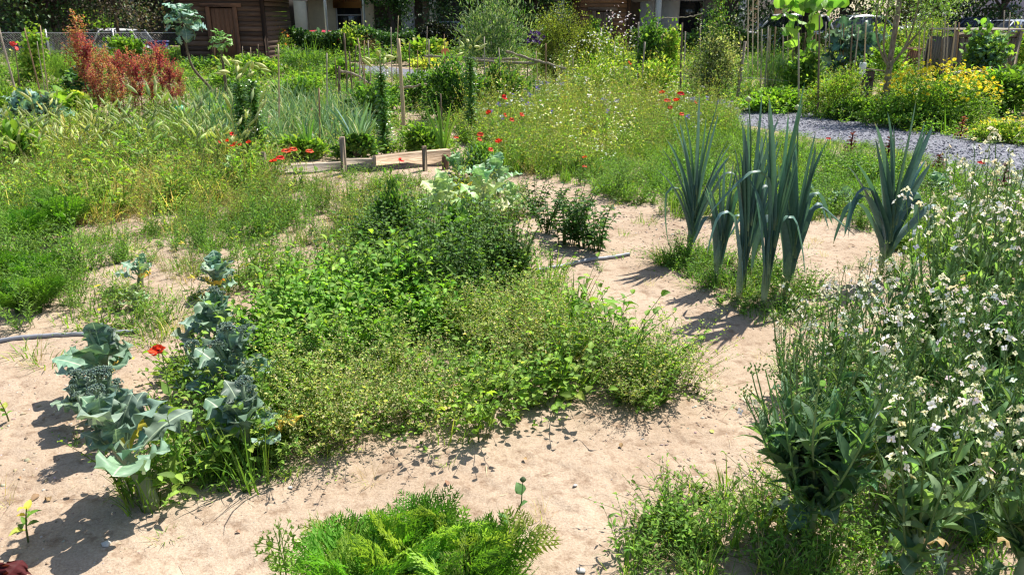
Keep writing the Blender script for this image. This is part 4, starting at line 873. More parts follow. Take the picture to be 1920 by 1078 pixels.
# lone stems on the soil
t = thing('sow_thistle', 'single thin sow thistle stem standing on the soil right of the carrot tops', 'weed', onground(925, 1010), 0)
obj('stem', tube([(0, 0, 0), (.06, 0, .07), (.09, 0, .14), (.095, 0, .22)], [.003, .0028, .002, .0015], 5, (.14, .24, .09)), 'leaf', t)
g = Geo()
for q, L in ((.06, .06), (.12, .05), (.17, .05), (.2, .03)): g.put(LANCE[0], (np.interp(q, [0, .07, .14, .22], [0, .06, .09, .095]), 0, q), frames(np.array([[math.cos(q*50), math.sin(q*50), 1.0]]))[0], (L*.9), (.12, .24, .10))
g.put(SPIN6, (.095, 0, .215), frames(np.array([[0, 0, 1.0]]))[0], .022, (.12, .16, .08)); obj('leaves', g, 'leaf', t)
def seedling(h, seed, nl=7, ll=.05, pal=BRIGHT):
    g = Geo(); g.put(clump(1, h, .03, OVAL, nl, ll, .5, pal, (.17, .2, .08), 1.2, .35, .5, .003, shrink=.4)); return g
for i, (px, py, h, lab) in enumerate([(50, 1010, .26, 'young pepper plant with yellowing leaves at the left edge of the soil'), (20, 790, .12, 'small green seedling at the left edge of the bare soil'), (205, 655, .34, 'tall thin weed stem with a small yellow flower beside the grey pipe')]):
    t = thing('young_plant', lab, 'young plant', onground(px, py)); obj('foliage', seedling(h, i, 9 if i != 2 else 8, .055 if i != 1 else .04, BRIGHT+YEL[:1]+[(.5, .45, .08)]*(i == 0)), 'leaf', t)
    if i == 2: gg = Geo(); gg.mix(CROSS, np.array([[.0, 0, .34]]), frames(np.array([[1.0, 0, .2]])), .02, (.8, .6, .03)); obj('flower', gg, 'petal', t)
for i, (px, py, s, lab) in enumerate([(1290, 1030, 1.0, 'leafy weed with upright buds at the left of the shaded grass'), (1250, 990, .6, 'small weed at the edge of the shaded grass')]):
    t = thing('leafy_weed', lab, 'weed', onground(px, py)); g = Geo(); g.put(clump(7, .22*s, .10, OVAL+LANCE, 8, .05, .42, GREEN+BRIGHT, (.14, .22, .07), .8, .1, .6, .0018)); obj('foliage', g, 'leaf', t)

# ================================================================ tomatoes
def tomato(seed):
    def mk():
        t = thing('tomato_plant', '', 'tomato plant'); g = Geo()
        g.put(clump(11, .40, .19, OVAL, 17, .068, .45, [(.06, .13, .035), (.085, .18, .045), (.045, .10, .03)], (.10, .16, .05), .8, .2, .0, .0035, shrink=.3)); obj('foliage', g, 'leaf', t)
        obj('stem', tube([(0, 0, 0), (.01, 0, .12), (0, .01, .26)], [.007, .006, .004], 6, (.16, .22, .08)), 'leaf', t); return t
    return mk
TP = Proto([tomato(1), tomato(2)])
for i, (px, py, s, lab) in enumerate([(1025, 432, 1.0, 'tomato plant at the left of the little group on the soil'), (1058, 455, 1.05, 'second tomato plant of the little group'), (1095, 462, .95, 'tomato plant in the middle of the little group'),
        (1122, 470, 1.0, 'rightmost tomato plant of the little group, nearest the bare soil'), (1080, 420, .9, 'tomato plant at the back of the little group'), (1000, 400, .8, 'small tomato plant beside the pale cabbages')]):
    TP.put(i, onground(px, py), i*1.7, s, lab, 'tomato plants on the soil beside the middle bed')

# ================================================================ poppies
def poppy(seed, R=.038, h=.5, col=(.90, .085, .025)):
    def mk():
        t = thing('poppy', '', 'poppy'); rs = np.random.default_rng(seed); lean = rs.uniform(-.05, .05, 2)
        top = np.array([lean[0], lean[1], h]); obj('stem', tube([(0, 0, 0), (lean[0]*.2, lean[1]*.3, h*.5), top-[0, 0, .02], top], [.0022, .0018, .0015, .002], 5, (.16, .24, .09)), 'leaf', t)
        f = nrm(np.array([rs.uniform(-.9, .9), rs.uniform(-1.0, -.3), .75])); A = frames(f[None])[0]
        for k in range(4):
            g = Geo(); T = T_leaf('round', 8, 9, (1.05, 1.5, .75, 1.3)[seed % 4]-.3*(k % 2), (1.35, .9, 1.7, 1.9)[seed % 4], .30, wave=.6, lobes=.08, seed=seed*5+k); V, Q, TT, C = T
            V = V*np.array([1.35, 1.05, 1.0]); a = k*PI/2+.2; Rz = rotz(a)[0]; B = np.array([[1, 0, 0], [0, 0, -1], [0, 1, 0]]).T
            g.add(V*R, Q, TT, C*np.array(col)*rs.uniform(.85, 1.12)); V2 = g.V[0]@Rz.T; M_ = np.stack([A[:, 0], A[:, 2], A[:, 1]], -1); g.V[0] = V2@M_.T+top
            obj('petal', g, 'petal', t, smooth=True)
        g = Geo(); g.put(ball(8, 5), top, frames(f[None])[0], (R*.42), (.10, .12, .05)); n = 22; d = nrm(f+rs.standard_normal((n, 3))*.55); sticks(g, np.repeat(top[None], n, 0), top+d*R*.5, .0009, (.03, .02, .03)); obj('flower_centre', g, 'matte', t)
        g = Geo(); g.mix(LANCE, np.repeat([[0, 0, .02]], 5, 0)+np.array([[0, 0, .05]])*np.arange(5)[:, None], frames(np.stack([np.cos(np.arange(5)*2.), np.sin(np.arange(5)*2.), .6+np.zeros(5)], -1)), np.array([.03, .10, .1])*np.ones((5, 1)), pick(GREEN, 5)); obj('leaves', g, 'leaf', t); return t
    return mk
PP = Proto([poppy(1, .040, .5), poppy(2, .036, .5), poppy(3, .036, .5, (.88, .14, .05)), poppy(4, .034, .5, (.80, .03, .02))])
def put_poppy(px, py, base_py, which, s, lab, group='red poppies in the garden'):
    if 880 < px < 1330 and py < 290: base_py += 34
    if px < 760 and py < 320: base_py += 28; s *= 1.2
    s *= 1.12
    g0 = onground(px, base_py); z = AT(px, py, g0[1])[2]-g0[2]; PP.put(which, g0, random.uniform(-1.1, 1.1), (s*random.uniform(.85, 1.15), s*random.uniform(.85, 1.15), z/.5), lab, group)
    return g0
put_poppy(328, 667, 800, 0, 1.12, 'biggest poppy, nearest of all, between the two groups of broccoli')
for px, py, bp, w, s, lab in [
    (432, 254, 300, 3, 1.0, 'highest of the red poppies below the two lilies on the left'), (427, 268, 306, 0, 1.0, 'red poppy leftmost in the bunch below the two lilies'),
    (412, 268, 308, 3, .8, 'small dark red poppy at the far left of the bunch below the lilies'), (460, 270, 306, 1, 1.0, 'red poppy in the middle of the bunch below the two lilies'),
    (477, 270, 305, 0, .95, 'red poppy right of the bunch, against the lily stem'), (447, 277, 312, 1, .95, 'lowest red poppy of the bunch below the two lilies'),
    (517, 297, 335, 3, 1.0, 'red poppy just left of the timber edging, upper of two'), (515, 305, 340, 0, .95, 'red poppy just left of the timber edging, lower of two'),
    (556, 283, 325, 2, 1.0, 'orange red poppy over the left plank, left of a touching pair'), (568, 280, 325, 2, 1.05, 'orange red poppy over the left plank, right of a touching pair'),
    (596, 283, 322, 2, .9, 'small orange red poppy over the left plank near the short post'), (743, 303, 345, 3, 1.05, 'deep red poppy in front of the right plank'),
    (936, 184, 240, 3, 1.25, 'red poppy highest beside the blue flowers'), (922, 214, 262, 0, 1.2, 'bright red poppy left of the orange ones below the blue flowers'),
    (983, 216, 262, 2, 1.1, 'orange poppy below the blue flowers, on the right'), (966, 226, 272, 2, .9, 'faded orange poppy below the blue flowers'), (951, 217, 265, 2, .8, 'pale orange poppy between two brighter ones below the blue flowers'),
    (911, 254, 300, 2, 1.05, 'orange poppy between the last lily and the meadow'), (943, 268, 312, 0, 1.1, 'bright red poppy above the cabbages'), (927, 281, 322, 2, .9, 'orange poppy just below the bright red one above the cabbages'),
    (863, 258, 300, 2, .8, 'small orange poppy right of the gladiolus leaves'), (905, 262, 305, 2, .7, 'tiny orange poppy near the last lily'), (865, 315, 350, 0, .7, 'small red poppy by the corner post of the timber edging'),
    (1242, 176, 205, 0, 1.5, 'red poppy at the path edge, leftmost of a cluster'), (1261, 176, 205, 3, 1.5, 'red poppy at the path edge, highest of the cluster'), (1272, 190, 218, 0, 1.5, 'red poppy at the path edge, right of the cluster'),
    (1257, 190, 220, 2, 1.3, 'orange poppy at the path edge in the middle of the cluster'), (1280, 215, 245, 2, 1.1, 'orange poppy below the cluster at the path edge'), (1259, 203, 235, 2, .9, 'faded orange poppy under the cluster at the path edge'),
    (1098, 297, 335, 0, .8, 'small red poppy low in the dry part of the meadow'), (1102, 312, 345, 2, .7, 'tiny orange poppy lowest in the dry part of the meadow'),
    (1543, 259, 290, 3, .8, 'single small red poppy against the gravel path'), (1818, 304, 345, 3, 1.1, 'red poppy among the white flowers in front of the path'),
    (1849, 186, 215, 3, 1.3, 'red poppy right of the yellow flowers'), (1910, 173, 205, 0, 1.4, 'red poppy at the right edge beyond the path'), (1872, 178, 208, 2, .9, 'pale orange poppy between the two red ones beyond the path'),
    (1175, 120, 170, 2, 1.3, 'orange poppy among the stakes beyond the meadow, upper left'), (1300, 193, 222, 2, .9, 'small orange poppy right of the cluster at the path edge')]:
    put_poppy(px, py, bp, w, s, lab)

# ================================================================ lilies in bud
def lily(seed, H=1.2, nb=7):
    def mk():
        t = thing('lily', '', 'lily'); rs = np.random.default_rng(seed); hs = H*.76
        obj('stem', tube([(0, 0, 0), (.01, 0, hs*.5), (0, 0, hs), (0, 0, H*.88)], [.008, .008, .007, .004], 6, (.10, .18, .05)), 'leaf', t)
        n = 380; q = np.linspace(.04, 1, n); a = np.arange(n)*2.399+rs.uniform(-.2, .2, n); el = .30+rs.uniform(-.15, .2, n)
        g = Geo(); L = .165*(1.1-.35*q)*rs.uniform(.8, 1.1, n); T = [T_leaf('blade', 5, 3, .4, dd, .03) for dd in (1.6, 2.2, 2.8)]
        g.mix(T, np.stack([0*q, 0*q, hs*q], -1), frames(np.stack([np.cos(a), np.sin(a), el], -1), rs.uniform(-1.1, 1.1, n)), np.stack([np.full(n, .024), L, L], -1), pick([(.10, .22, .032), (.15, .30, .045), (.07, .15, .022)], n)); obj('leaves', g, 'shiny', t)
        st = Geo()
        for k in range(nb):
            az = k*2.4+seed; z0 = hs+(H*.88-hs)*(k/nb); out = .06+.05*(1-k/nb); b = np.array([0, 0, z0]); e = b+np.array([math.cos(az)*out, math.sin(az)*out, .05+.04*rs.random()])
            st.put(tube([b, (b+e)/2+[0, 0, .0], e], [.003, .0028, .003], 5, (.12, .22, .06), cap=False))
            dr = np.array([[math.cos(az), math.sin(az), rs.uniform(-.5, 1.1)]]); gb = Geo(); gb.put(SPIN6, e-nrm(dr)[0]*.005, frames(dr)[0]@np.diag([.30, 1, .30]), rs.uniform(.12, .165), np.array([(.46, .50, .16), (.54, .55, .22), (.38, .46, .13)][k % 3])); obj('flower_bud', gb, 'waxy', t, smooth=True)
        obj('flower_stems', st, 'leaf', t); return t
    return mk
for i, (px, pb, pt, lab) in enumerate([(464, 318, 100, 'left one of two tall lilies in bud standing close together'), (489, 314, 95, 'right one of two tall lilies in bud standing close together'),
        (723, 296, 88, 'tall lily in bud behind the timber edging, beside a thick bamboo cane'), (884, 262, 58, 'tall lily in bud farthest right, against the branch rail')]):
    r = lily(70+i, HT(pb, pt), 8)(); r.location = onground(px, pb); tag(r, lab, 'lily', 'tall lilies in bud')

# ================================================================ red orach
def orach(seed, H, pal, n=8):
    def mk():
        t = thing('red_orach', '', 'red orach'); rs = np.random.default_rng(seed)
        st = Geo(); hd = Geo(); lf = Geo(); st.put(tube([(0, 0, 0), (.02, 0, H*.5), (0, 0, H*.95)], [.010, .007, .003], 5, (.25, .05, .06)))
        for b in range(26):
            z = H*rs.uniform(.25, .8); az = b*2.4; L = H*.30*rs.uniform(.4, 1.2)*(1.15-z/H*.5); A = np.array([0, 0, z]); B = A+np.array([math.cos(az)*L*.55, math.sin(az)*L*.55, L*.95])
            sticks(st, [A], [B], .003, (.26, .06, .06)); m = 52; q = rs.uniform(.1, 1, m); P = A+(B-A)*q[:, None]+rs.standard_normal((m, 3))*.022
            hd.mix(DIAM+[NOD], P, frames(rs.standard_normal((m, 3))+[0, 0, .5]), rs.uniform(.014, .028, m), pick(pal, m))
        m = 130; q = rs.uniform(.6, 1.0, m); hd.mix(DIAM+[NOD], np.stack([rs.standard_normal(m)*.022, rs.standard_normal(m)*.022, H*q], -1), frames(rs.standard_normal((m, 3))+[0, 0, .8]), rs.uniform(.014, .028, m), pick(pal, m))
        m = 120; a = rs.uniform(0, 6.28, m); r_ = rs.uniform(.02, .16, m); z = H*rs.uniform(.08, .6, m)
        lf.mix(OVAL, np.stack([np.cos(a)*r_, np.sin(a)*r_, z], -1), frames(np.stack([np.cos(a), np.sin(a), .1+0*a], -1)), rs.uniform(.03, .06, m), pick([(.16, .22, .06), (.14, .05, .05), (.24, .22, .08)], m))
        obj('stem', st, 'leaf', t); obj('seed_heads', hd, 'leaf', t); obj('foliage', lf, 'leaf', t); return t
    return mk
CRIM = [(.45, .07, .11), (.34, .05, .09), (.55, .14, .14), (.26, .04, .07), (.5, .2, .16)]; RUST = [(.52, .22, .13), (.58, .28, .16), (.44, .14, .10), (.5, .34, .17), (.34, .36, .14)]
OP = Proto([orach(1, 1.2, CRIM), orach(2, 1.2, RUST), orach(3, 1.2, CRIM+RUST)])
for i, (px, pb, pt, w, lab) in enumerate([(166, 200, 18, 1, 'tallest red orach with a rusty tip, leftmost'), (180, 205, 60, 0, 'crimson orach right beside the tallest one'), (200, 222, 88, 2, 'red orach second row, left part of the thicket'),
        (218, 210, 80, 1, 'rusty orange orach in front of the white car'), (238, 228, 92, 0, 'deep crimson orach in the middle of the thicket'), (256, 214, 84, 1, 'rusty orach behind the middle of the thicket'), (270, 230, 100, 0, 'crimson orach right of the middle'),
        (292, 222, 88, 2, 'red orach toward the right of the thicket'), (312, 214, 74, 0, 'tall crimson orach below the kale tree'), (330, 228, 108, 0, 'dark crimson orach at the right end'), (345, 218, 118, 2, 'shortest red orach at the right end'), (190, 232, 120, 2, 'low red orach at the front left'), (228, 238, 118, 1, 'low rusty orach at the front')]):
    OP.put(w, onground(px, pb), i*1.1, HT(pb, pt)/1.2*1.0, lab, 'red orach thicket left of the dark hut')

# ================================================================ tree kale
def kale_tree(px, pb, pt, lab, col, R, path, n=46, lf=.15):
    g0 = onground(px, pb); H = HT(pb, pt); t = thing('tree_kale', lab, 'tree kale', g0); top = np.array(path[-1])
    obj('trunk', tube(smoothline(np.array(path), 14), np.linspace(.03, .02, 14), 8, (.20, .17, .11), jit=.08), 'bark', t)
    d = nrm(rng.standard_normal((n, 3))+[0, 0, .25]); g = Geo()
    for i in range(n):
        az = math.atan2(d[i, 1], d[i, 0]); el = math.asin(d[i, 2]); b = top+[0, 0, R*.3]+d[i]*R*random.uniform(.1, .62)
        g.put(brassica_leaf(R*random.uniform(.55, .8), el, az, b, .8, col, i+3, 1.4, lob=.22))
    obj('crown', g, 'waxy', t, smooth=True); return t
s = PXM(190)
kale_tree(405, 195, 20, 'tall tree kale with a round blue green crown on a curved bare trunk', [(.14, .25, .18), (.19, .32, .23), (.10, .19, .14)], 34*s, [(.12, 0, 0), (-8*s, 0, 30*s), (-36*s, 0, 70*s), (-40*s, 0, 130*s)], 60)
s = PXM(200)
kale_tree(428, 205, 62, 'small tree kale with a bright yellow green crown in front of the hut door', [(.16, .32, .07), (.22, .38, .1)], 21*s, [(0, 0, 0), (.5*s, 0, 50*s), (0, 0, 108*s)], 36)
# ================================================================ timber edging of the raised bed
def plank_between(a, b, h, th, name, lab, col, z0=-.02):
    a = np.array(a); b = np.array(b); L = np.linalg.norm(b[:2]-a[:2]); ang = math.atan2(b[1]-a[1], b[0]-a[0])
    g = box(0, L, -th/2, th/2, 0, h, col, .004)
    o = obj(name, g, 'plankwood', loc=(a[0], a[1], float(gh(a[0], a[1]))+z0)); o.rotation_euler = (0, 0, ang); return tag(o, lab, 'timber plank', 'planks edging the raised bed')
p0, p1, p2, p3 = G(498, 330), G(642, 322), G(704, 322), G(842, 309)
plank_between(p0, p1, .13, .04, 'timber_plank', 'long thin greyish plank at the left end of the bed edging', (.62, .56, .5))
plank_between(p1+[.02, .0, 0], p2, .15, .05, 'timber_plank', 'short weathered plank in the middle of the bed edging', (.66, .58, .49))
plank_between(p2+[.0, -.03, 0], p3, .165, .09, 'timber_plank', 'thick square timber beam at the right end of the bed edging', (.66, .52, .40), 0)
def post(px, pb, pt, w, lab, col=(.42, .36, .30), name='wooden_post', cat='post', round_=False, lean=0, group=None, mat='oldwood'):
    g0 = onground(px, pb, -.03); H = HT(pb, pt)+.03
    if round_: g = tube([(0, 0, 0), (lean*.5+random.uniform(-.01, .01), 0, H*.5), (lean, 0, H)], [w/2, w/2*.95, w/2*.85], 8, col, jit=.06)
    else: g = box(-w/2, w/2, -w/2, w/2, 0, H, col, .005)
    o = obj(name, g, mat, loc=g0, smooth=round_); o.rotation_euler = (0, 0, random.uniform(-.3, .3) if not round_ else 0); return tag(o, lab, cat, group)
post(646, 328, 260, .055, 'short square post standing where the two left planks meet'); post(797, 322, 276, .05, 'short dark post behind the thick beam of the bed edging', (.34, .28, .22))
post(836, 318, 290, .07, 'low brown corner post at the right end of the bed edging', (.30, .19, .12)); post(497, 330, 284, .05, 'thin split stake at the left end of the bed edging', (.4, .36, .3))
# grey pipes
def pipe(pts, r, lab):
    P = smoothline(np.array([onground(a, b, r*.8+.004) for a, b in pts]), 40); P[:, 2] = gh(P[:, 0], P[:, 1])+r*.8
    tag(obj('water_pipe', tube(P, r, 10, (.30, .31, .34)), 'pvc', smooth=True), lab, 'pipe')
pipe([(-140, 655), (0, 646), (120, 636), (200, 632), (262, 629)], .012, 'grey plastic pipe lying on the soil at the left edge')
pipe([(1000, 506), (1060, 496), (1140, 483), (1180, 478)], .0135, 'grey plastic pipe running from the middle bed towards the leeks')
# ================================================================ stakes, canes, rails
CANE = (.72, .60, .42); GREY = (.60, .55, .49); DKW = (.26, .21, .17); BRN = (.46, .32, .22)
def stake(x0, pb, x1, pt, w, col, lab, group=None, name='garden_stake'):
    g0 = onground(x0, pb, -.03); H = HT(pb, pt)+.03; top = AT(x1, pt, g0[1])[0]-g0[0]; wob = random.uniform(-.012, .012)
    n = 8; t = np.linspace(0, 1, n); P = np.stack([top*t+wob*np.sin(t*PI), .01*np.sin(t*5), H*t], -1); r = w/2*(1-.25*t)*(1+.06*(np.arange(n) % 2))
    return tag(obj(name, tube(P, r, 7, col, jit=.03), 'oldwood', loc=g0, smooth=True), lab, 'stake', group)
LSTK = [(40, 215, -2, 50, .035, GREY, 'thick grey stake at the left edge, leaning left'), (84, 215, 46, 52, .025, BRN, 'brown stake second from the left edge, leaning left'),
        (90, 205, 70, 78, .016, GREY, 'thin grey metal like stake between two canes at the left'), (94, 215, 76, 48, .02, CANE, 'tan cane with a vine hanging over its top, left'),
        (40, 200, 29, 92, .022, DKW, 'short dark stake with a red rag on top, at the left edge')]
for a in LSTK: stake(*a[:6], a[6], 'stakes at the left edge')
g0 = AT(25, 88, G(40, 200)[1]); g = Geo()
for k in range(7): g.put(T_leaf('round', 5, 5, .9, 1.8, .3, .5, seed=k), (0, 0, 0), frames(nrm(rng.standard_normal((1, 3))+[[0, -.2, -.1]]))[0], .10, (.85, .10, .09))
tag(obj('red_rag', g, 'cloth', loc=g0), 'pinkish red rag tied on top of a short stake at the left edge', 'rag')
MSTK = [(758, 262, 747, 72, .045, CANE, 'thick tan bamboo cane right of the middle lily'), (695, 215, 671, 72, .022, (.6, .46, .33), 'tan stake leaning left behind the middle lily'),
        (638, 205, 636, 124, .045, DKW, 'short thick dark brown stake with a rail tied to it'), (652, 205, 645, 62, .03, DKW, 'dark stake behind the short thick one'), (664, 205, 655, 96, .024, DKW, 'dark bark covered stake in the middle plot'),
        (661, 180, 668, 84, .02, DKW, 'thin dark stick in the middle plot, upright'), (673, 175, 674, 88, .03, GREY, 'grey weathered stake in the middle plot'), (700, 205, 690, 76, .014, GREY, 'thin pale stick beside the leaning tan stake'),
        (716, 190, 712, 95, .014, CANE, 'thin tan cane behind the middle lily'), (735, 185, 733, 52, .014, GREY, 'long thin grey stick just left of the thick bamboo cane'), (597, 292, 598, 165, .018, BRN, 'thin brown stick in the onion bed'),
        (521, 262, 522, 84, .012, CANE, 'thin tan cane with a forked tip right of the two lilies'), (806, 170, 804, 74, .028, GREY, 'grey stake at the left end of the long rail'), (834, 150, 833, 64, .02, BRN, 'brown stake with an orange tag'),
        (800, 130, 801, 50, .012, GREY, 'thin grey stick in front of the dark hedge'), (828, 275, 826, 175, .014, DKW, 'dark stick beside the gladiolus leaves'), (911, 220, 908, 70, .014, GREY, 'thin grey stick right of the last lily'),
        (941, 215, 935, 92, .016, GREY, 'thin grey stick through the branch rail'), (948, 160, 948, 78, .022, GREY, 'pale stake behind the branch rail'), (1009, 200, 1005, 96, .016, CANE, 'thin cane crossing the kink of the branch rail'),
        (1024, 190, 1023, 82, .026, BRN, 'brown stake at the right of the branch rail'), (990, 190, 989, 110, .02, DKW, 'dark stake under the purple flowers'), (1053, 185, 1053, 120, .012, DKW, 'thin dark stick at the right end of the branch rail'),
        (956, 190, 953, 45, .01, CANE, 'long thin cane among the grey leaved shrub'), (612, 230, 613, 100, .01, GREY, 'thin grey stick at the right of the bean bush')]
for a in MSTK: stake(*a[:4], max(a[4]*1.3, .024), a[5], a[6], 'stakes of the middle plot')
for px, pb, pt, lab in [(966, 205, 147, 'short white plastic stake among the blue flowers, left one'), (1004, 205, 150, 'short white plastic stake among the blue flowers, right one')]:
    stake(px, pb, px, pt, .028, (.95, .95, .95), lab, 'white plastic stakes', 'white_stake')
RS = [(1195, 170, 1197, 42), (1203, 195, 1209, 80), (1231, 150, 1232, 42), (1240, 150, 1241, 60), (1276, 185, 1279, 44), (1283, 180, 1285, 60), (1313, 150, 1313, 45), (1330, 160, 1330, 55), (1255, 160, 1265, 70), (1390, 170, 1386, 60),
      (1425, 185, 1428, 55), (1432, 200, 1440, 52), (1437, 195, 1444, 55), (1447, 180, 1454, 50), (1441, 170, 1441, 70), (1469, 150, 1468, 46), (1499, 215, 1497, 62), (1521, 130, 1524, 45), (1529, 130, 1530, 47), (1534, 225, 1536, 30), (1547, 140, 1548, 42),
      (1556, 150, 1555, 40), (1574, 150, 1577, 43), (1579, 150, 1582, 44), (1592, 160, 1598, 48), (1600, 165, 1610, 52), (1604, 150, 1604, 45), (1620, 165, 1623, 44), (1660, 150, 1658, 52), (1700, 150, 1699, 36), (1722, 165, 1724, 40), (1731, 165, 1733, 42),
      (1736, 160, 1743, 70), (1745, 160, 1748, 42), (1763, 160, 1767, 56), (1767, 160, 1772, 24), (1774, 160, 1777, 45), (1780, 160, 1791, 42), (1790, 160, 1798, 44), (1852, 130, 1851, 40), (1879, 145, 1883, 20), (1886, 165, 1893, 25), (1904, 145, 1916, 45), (1912, 140, 1915, 60), (1757, 140, 1757, 60), (1640, 140, 1645, 55), (1350, 150, 1352, 60), (1478, 140, 1476, 60), (1487, 140, 1484, 58), (1508, 150, 1510, 60)]
RN = {1499: 'brown stake in front of the broad leaved vine by the path', 1534: 'tallest pale stake of the right plot, at the path edge', 1767: 'tallest stake beside the weathered compost box', 1879: 'tall stake near the right edge beyond the compost box', 1886: 'dark tall stake just right of the compost box',
      1904: 'leaning stake at the right edge', 1574: 'first of a close pair of stakes in the middle of the right plot', 1579: 'second of a close pair of stakes in the middle of the right plot', 1195: 'leftmost stake of the right plot, beside the second hut'}
for i, (a, b, c, d) in enumerate(RS):
    lab = RN.get(a, 'thin weathered stake standing among the climbing beans beyond the path'); stake(a, b, c, d, random.uniform(.028, .042), [GREY, GREY, CANE, BRN, DKW][i % 5], lab, 'stakes of the right plot')
for i, (px, pb, pt, lab) in enumerate([(1403, 150, -60, 'left one of three pale canes standing close together'), (1411, 150, -70, 'middle one of three pale canes standing close together'), (1421, 150, -55, 'right one of three pale canes standing close together')]):
    stake(px, pb, px+1, pt, .03, (.8, .74, .62), lab, 'pale canes')
post(1380, 205, 78, .06, 'gnarled grey post at the right of the mottled shrub', (.42, .38, .34), round_=True, lean=.05)
# spirals / rails
def rail(pts, Y, r, lab, col=(.45, .38, .28), name='branch_rail'):
    P = np.array([AT(a, b, Y+dy) for a, b, dy in pts]); c = P.mean(0); P = smoothline(P-c, 26); P += .006*rng.standard_normal(P.shape)
    g = tube(P, r*(1+.12*rng.standard_normal(26)), 7, col, jit=.05)
    for k in range(3, 25, 4): g.put(tube([P[k], P[k]+rng.standard_normal(3)*[.03, .02, .03]+[0, 0, .02]], [r*.4, r*.25], 4, col))
    return tag(obj(name, g, 'bark', loc=c, smooth=True), lab, 'rail')
Yr = G(900, 200)[1]
rail([(795, 105, .4), (900, 110, .2), (972, 111, 0)], Yr, .020, 'nearly level branch tied between stakes at the last lily')
rail([(890, 113, 0), (985, 119, 0), (1014, 114, 0)], Yr-.05, .024, 'dark double branch rail right of the last lily')
rail([(950, 97, .3), (1010, 115, 0), (1062, 130, -.3)], Yr-.1, .022, 'branch rail sloping down to the right, towards the meadow')
rail([(640, 134, .4), (668, 142, .2), (700, 158, 0), (735, 163, -.1), (775, 163, -.2), (800, 158, -.2)], G(700, 215)[1]+.1, .020, 'curved branch rail behind the middle lily')
rail([(395, 196, .1), (480, 190, 0), (500, 192, 0)], G(430, 215)[1], .012, 'thin pale stick rail left of the lilies', (.5, .42, .28))
rail([(1778, 138, 0), (1840, 133, .1), (1858, 128, .1)], G(1800, 195)[1], .02, 'pale pole lying across behind the yellow flowers', (.75, .68, .52))
rail([(1380, 145, 0), (1500, 152, 0), (1560, 150, 0)], G(1500, 205)[1], .004, 'thin wire strung between the stakes of the right plot', (.55, .55, .5), 'wire')
rail([(1240, 35, 0), (1290, 32, 0), (1318, 26, 0)], G(1280, 185)[1], .008, 'thin cane tied across the stakes, left of the mottled shrub', (.6, .52, .38))
# ================================================================ fittings in the far plots
# compost box of planks
def compost():
    t = thing('compost_box', 'weathered grey compost box of upright planks near the right edge', 'compost box', (0, 0, 0)); A = AT(1776, 145, 19.5); B = AT(1893, 145, 19.5); zt = AT(1800, 57, 19.5)[2]; z0 = float(gh(A[0], 19.5)); x0, x1 = A[0], B[0]; W_ = x1-x0
    t.location = (x0, 19.5, z0); H = zt-z0; D = 1.1
    def fence(name, y, lx=0, ly=0):
        g = Geo(); n = 11
        for k in range(n): g.put(box(k*W_/n+.012, (k+1)*W_/n-.012, y, y+.02, .03, H-.16-.02*(k % 3), np.array([.30, .27, .24])*random.uniform(.7, 1.2)))
        obj(name, g, 'oldwood', t)
    fence('front_panel', 0); fence('back_panel', D)
    for x in (-.02, W_-.0): 
        g = Geo(); n = 9
        for k in range(n): g.put(box(x, x+.02, .03+k*(D-.03)/n, .03+(k+1)*(D-.03)/n-.02, .03, H-.16, np.array([.28, .25, .22])*random.uniform(.7, 1.2)))
        obj('side_panel', g, 'oldwood', t)
    for z in (H-.16, .12): obj('batten', box(-.03, W_+.03, -.028, -.003, z, z+.11, (.42, .38, .33), .004), 'plankwood', t)
    for x in (-.04, W_-.04):
        for y in (-.1, D+.02): obj('corner_post', box(x, x+.08, y, y+.07, 0, H-.01, (.36, .32, .28), .004), 'oldwood', t)
    obj('lid', box(-.08, W_+.1, -.16, D+.1, H, H+.035, (.55, .52, .48), .006), 'plankwood', t)
compost()
def crate(px0, px1, pb, pt, Y, lab, col):
    A = AT(px0, pb, Y); B = AT(px1, pb, Y); z0 = float(gh(A[0], Y)); H = AT(px0, pt, Y)[2]-z0; t = thing('wooden_crate', lab, 'crate', (A[0], Y, z0)); W_ = B[0]-A[0]
    for y in (0, .45):
        for k in range(7): obj('slat', box(k*W_/7+.01, (k+1)*W_/7-.01, y, y+.018, 0, H, np.array(col)*random.uniform(.8, 1.2)), 'oldwood', t)
    obj('rim', merge(box(-.02, W_+.02, -.025, -.003, H-.08, H-.02, col), box(-.02, W_+.02, .472, .494, H-.08, H-.02, col)), 'oldwood', t)
    for x in (-.02, W_): obj('side_panel', box(x, x+.018, .02, .448, 0, H-.02, col), 'oldwood', t)
crate(1693, 1722, 125, 90, 22.0, 'small brown slatted crate left of the compost box', (.38, .24, .17))
# bird box-like post with flat roof and the bottle on a stick
g0 = onground(1622, 200); Hh = HT(200, 130)
t = thing('dark_post_box', 'dark wooden box post with a slanting flat roof at the path edge', 'post box', g0)
obj('post', box(-.10, .06, -.07, .07, 0, Hh-.02, (.13, .11, .10), .006), 'oldwood', t); g = Geo(); g.put(box(-.12, .22, -.10, .12, 0, .02, (.2, .17, .15), .003), R=np.array([[math.cos(.12), 0, math.sin(.12)], [0, 1, 0], [-math.sin(.12), 0, math.cos(.12)]])); obj('roof', g, 'oldwood', t, loc=(0, 0, Hh))
obj('hole_rim', tube([(0, -.072, Hh*.75), (0, -.086, Hh*.75)], [.03, .03], 12, (.05, .04, .04)), 'oldwood', t)
g0 = onground(1606, 205); hb = HT(205, 140); ht = HT(205, 116)
t = thing('bottle_on_stick', 'clear plastic bottle upside down on a stick beside the dark box post', 'bottle', g0)
obj('stick', tube([(0, 0, 0), (0, 0, hb+.05)], .011, 6, DKW), 'oldwood', t)
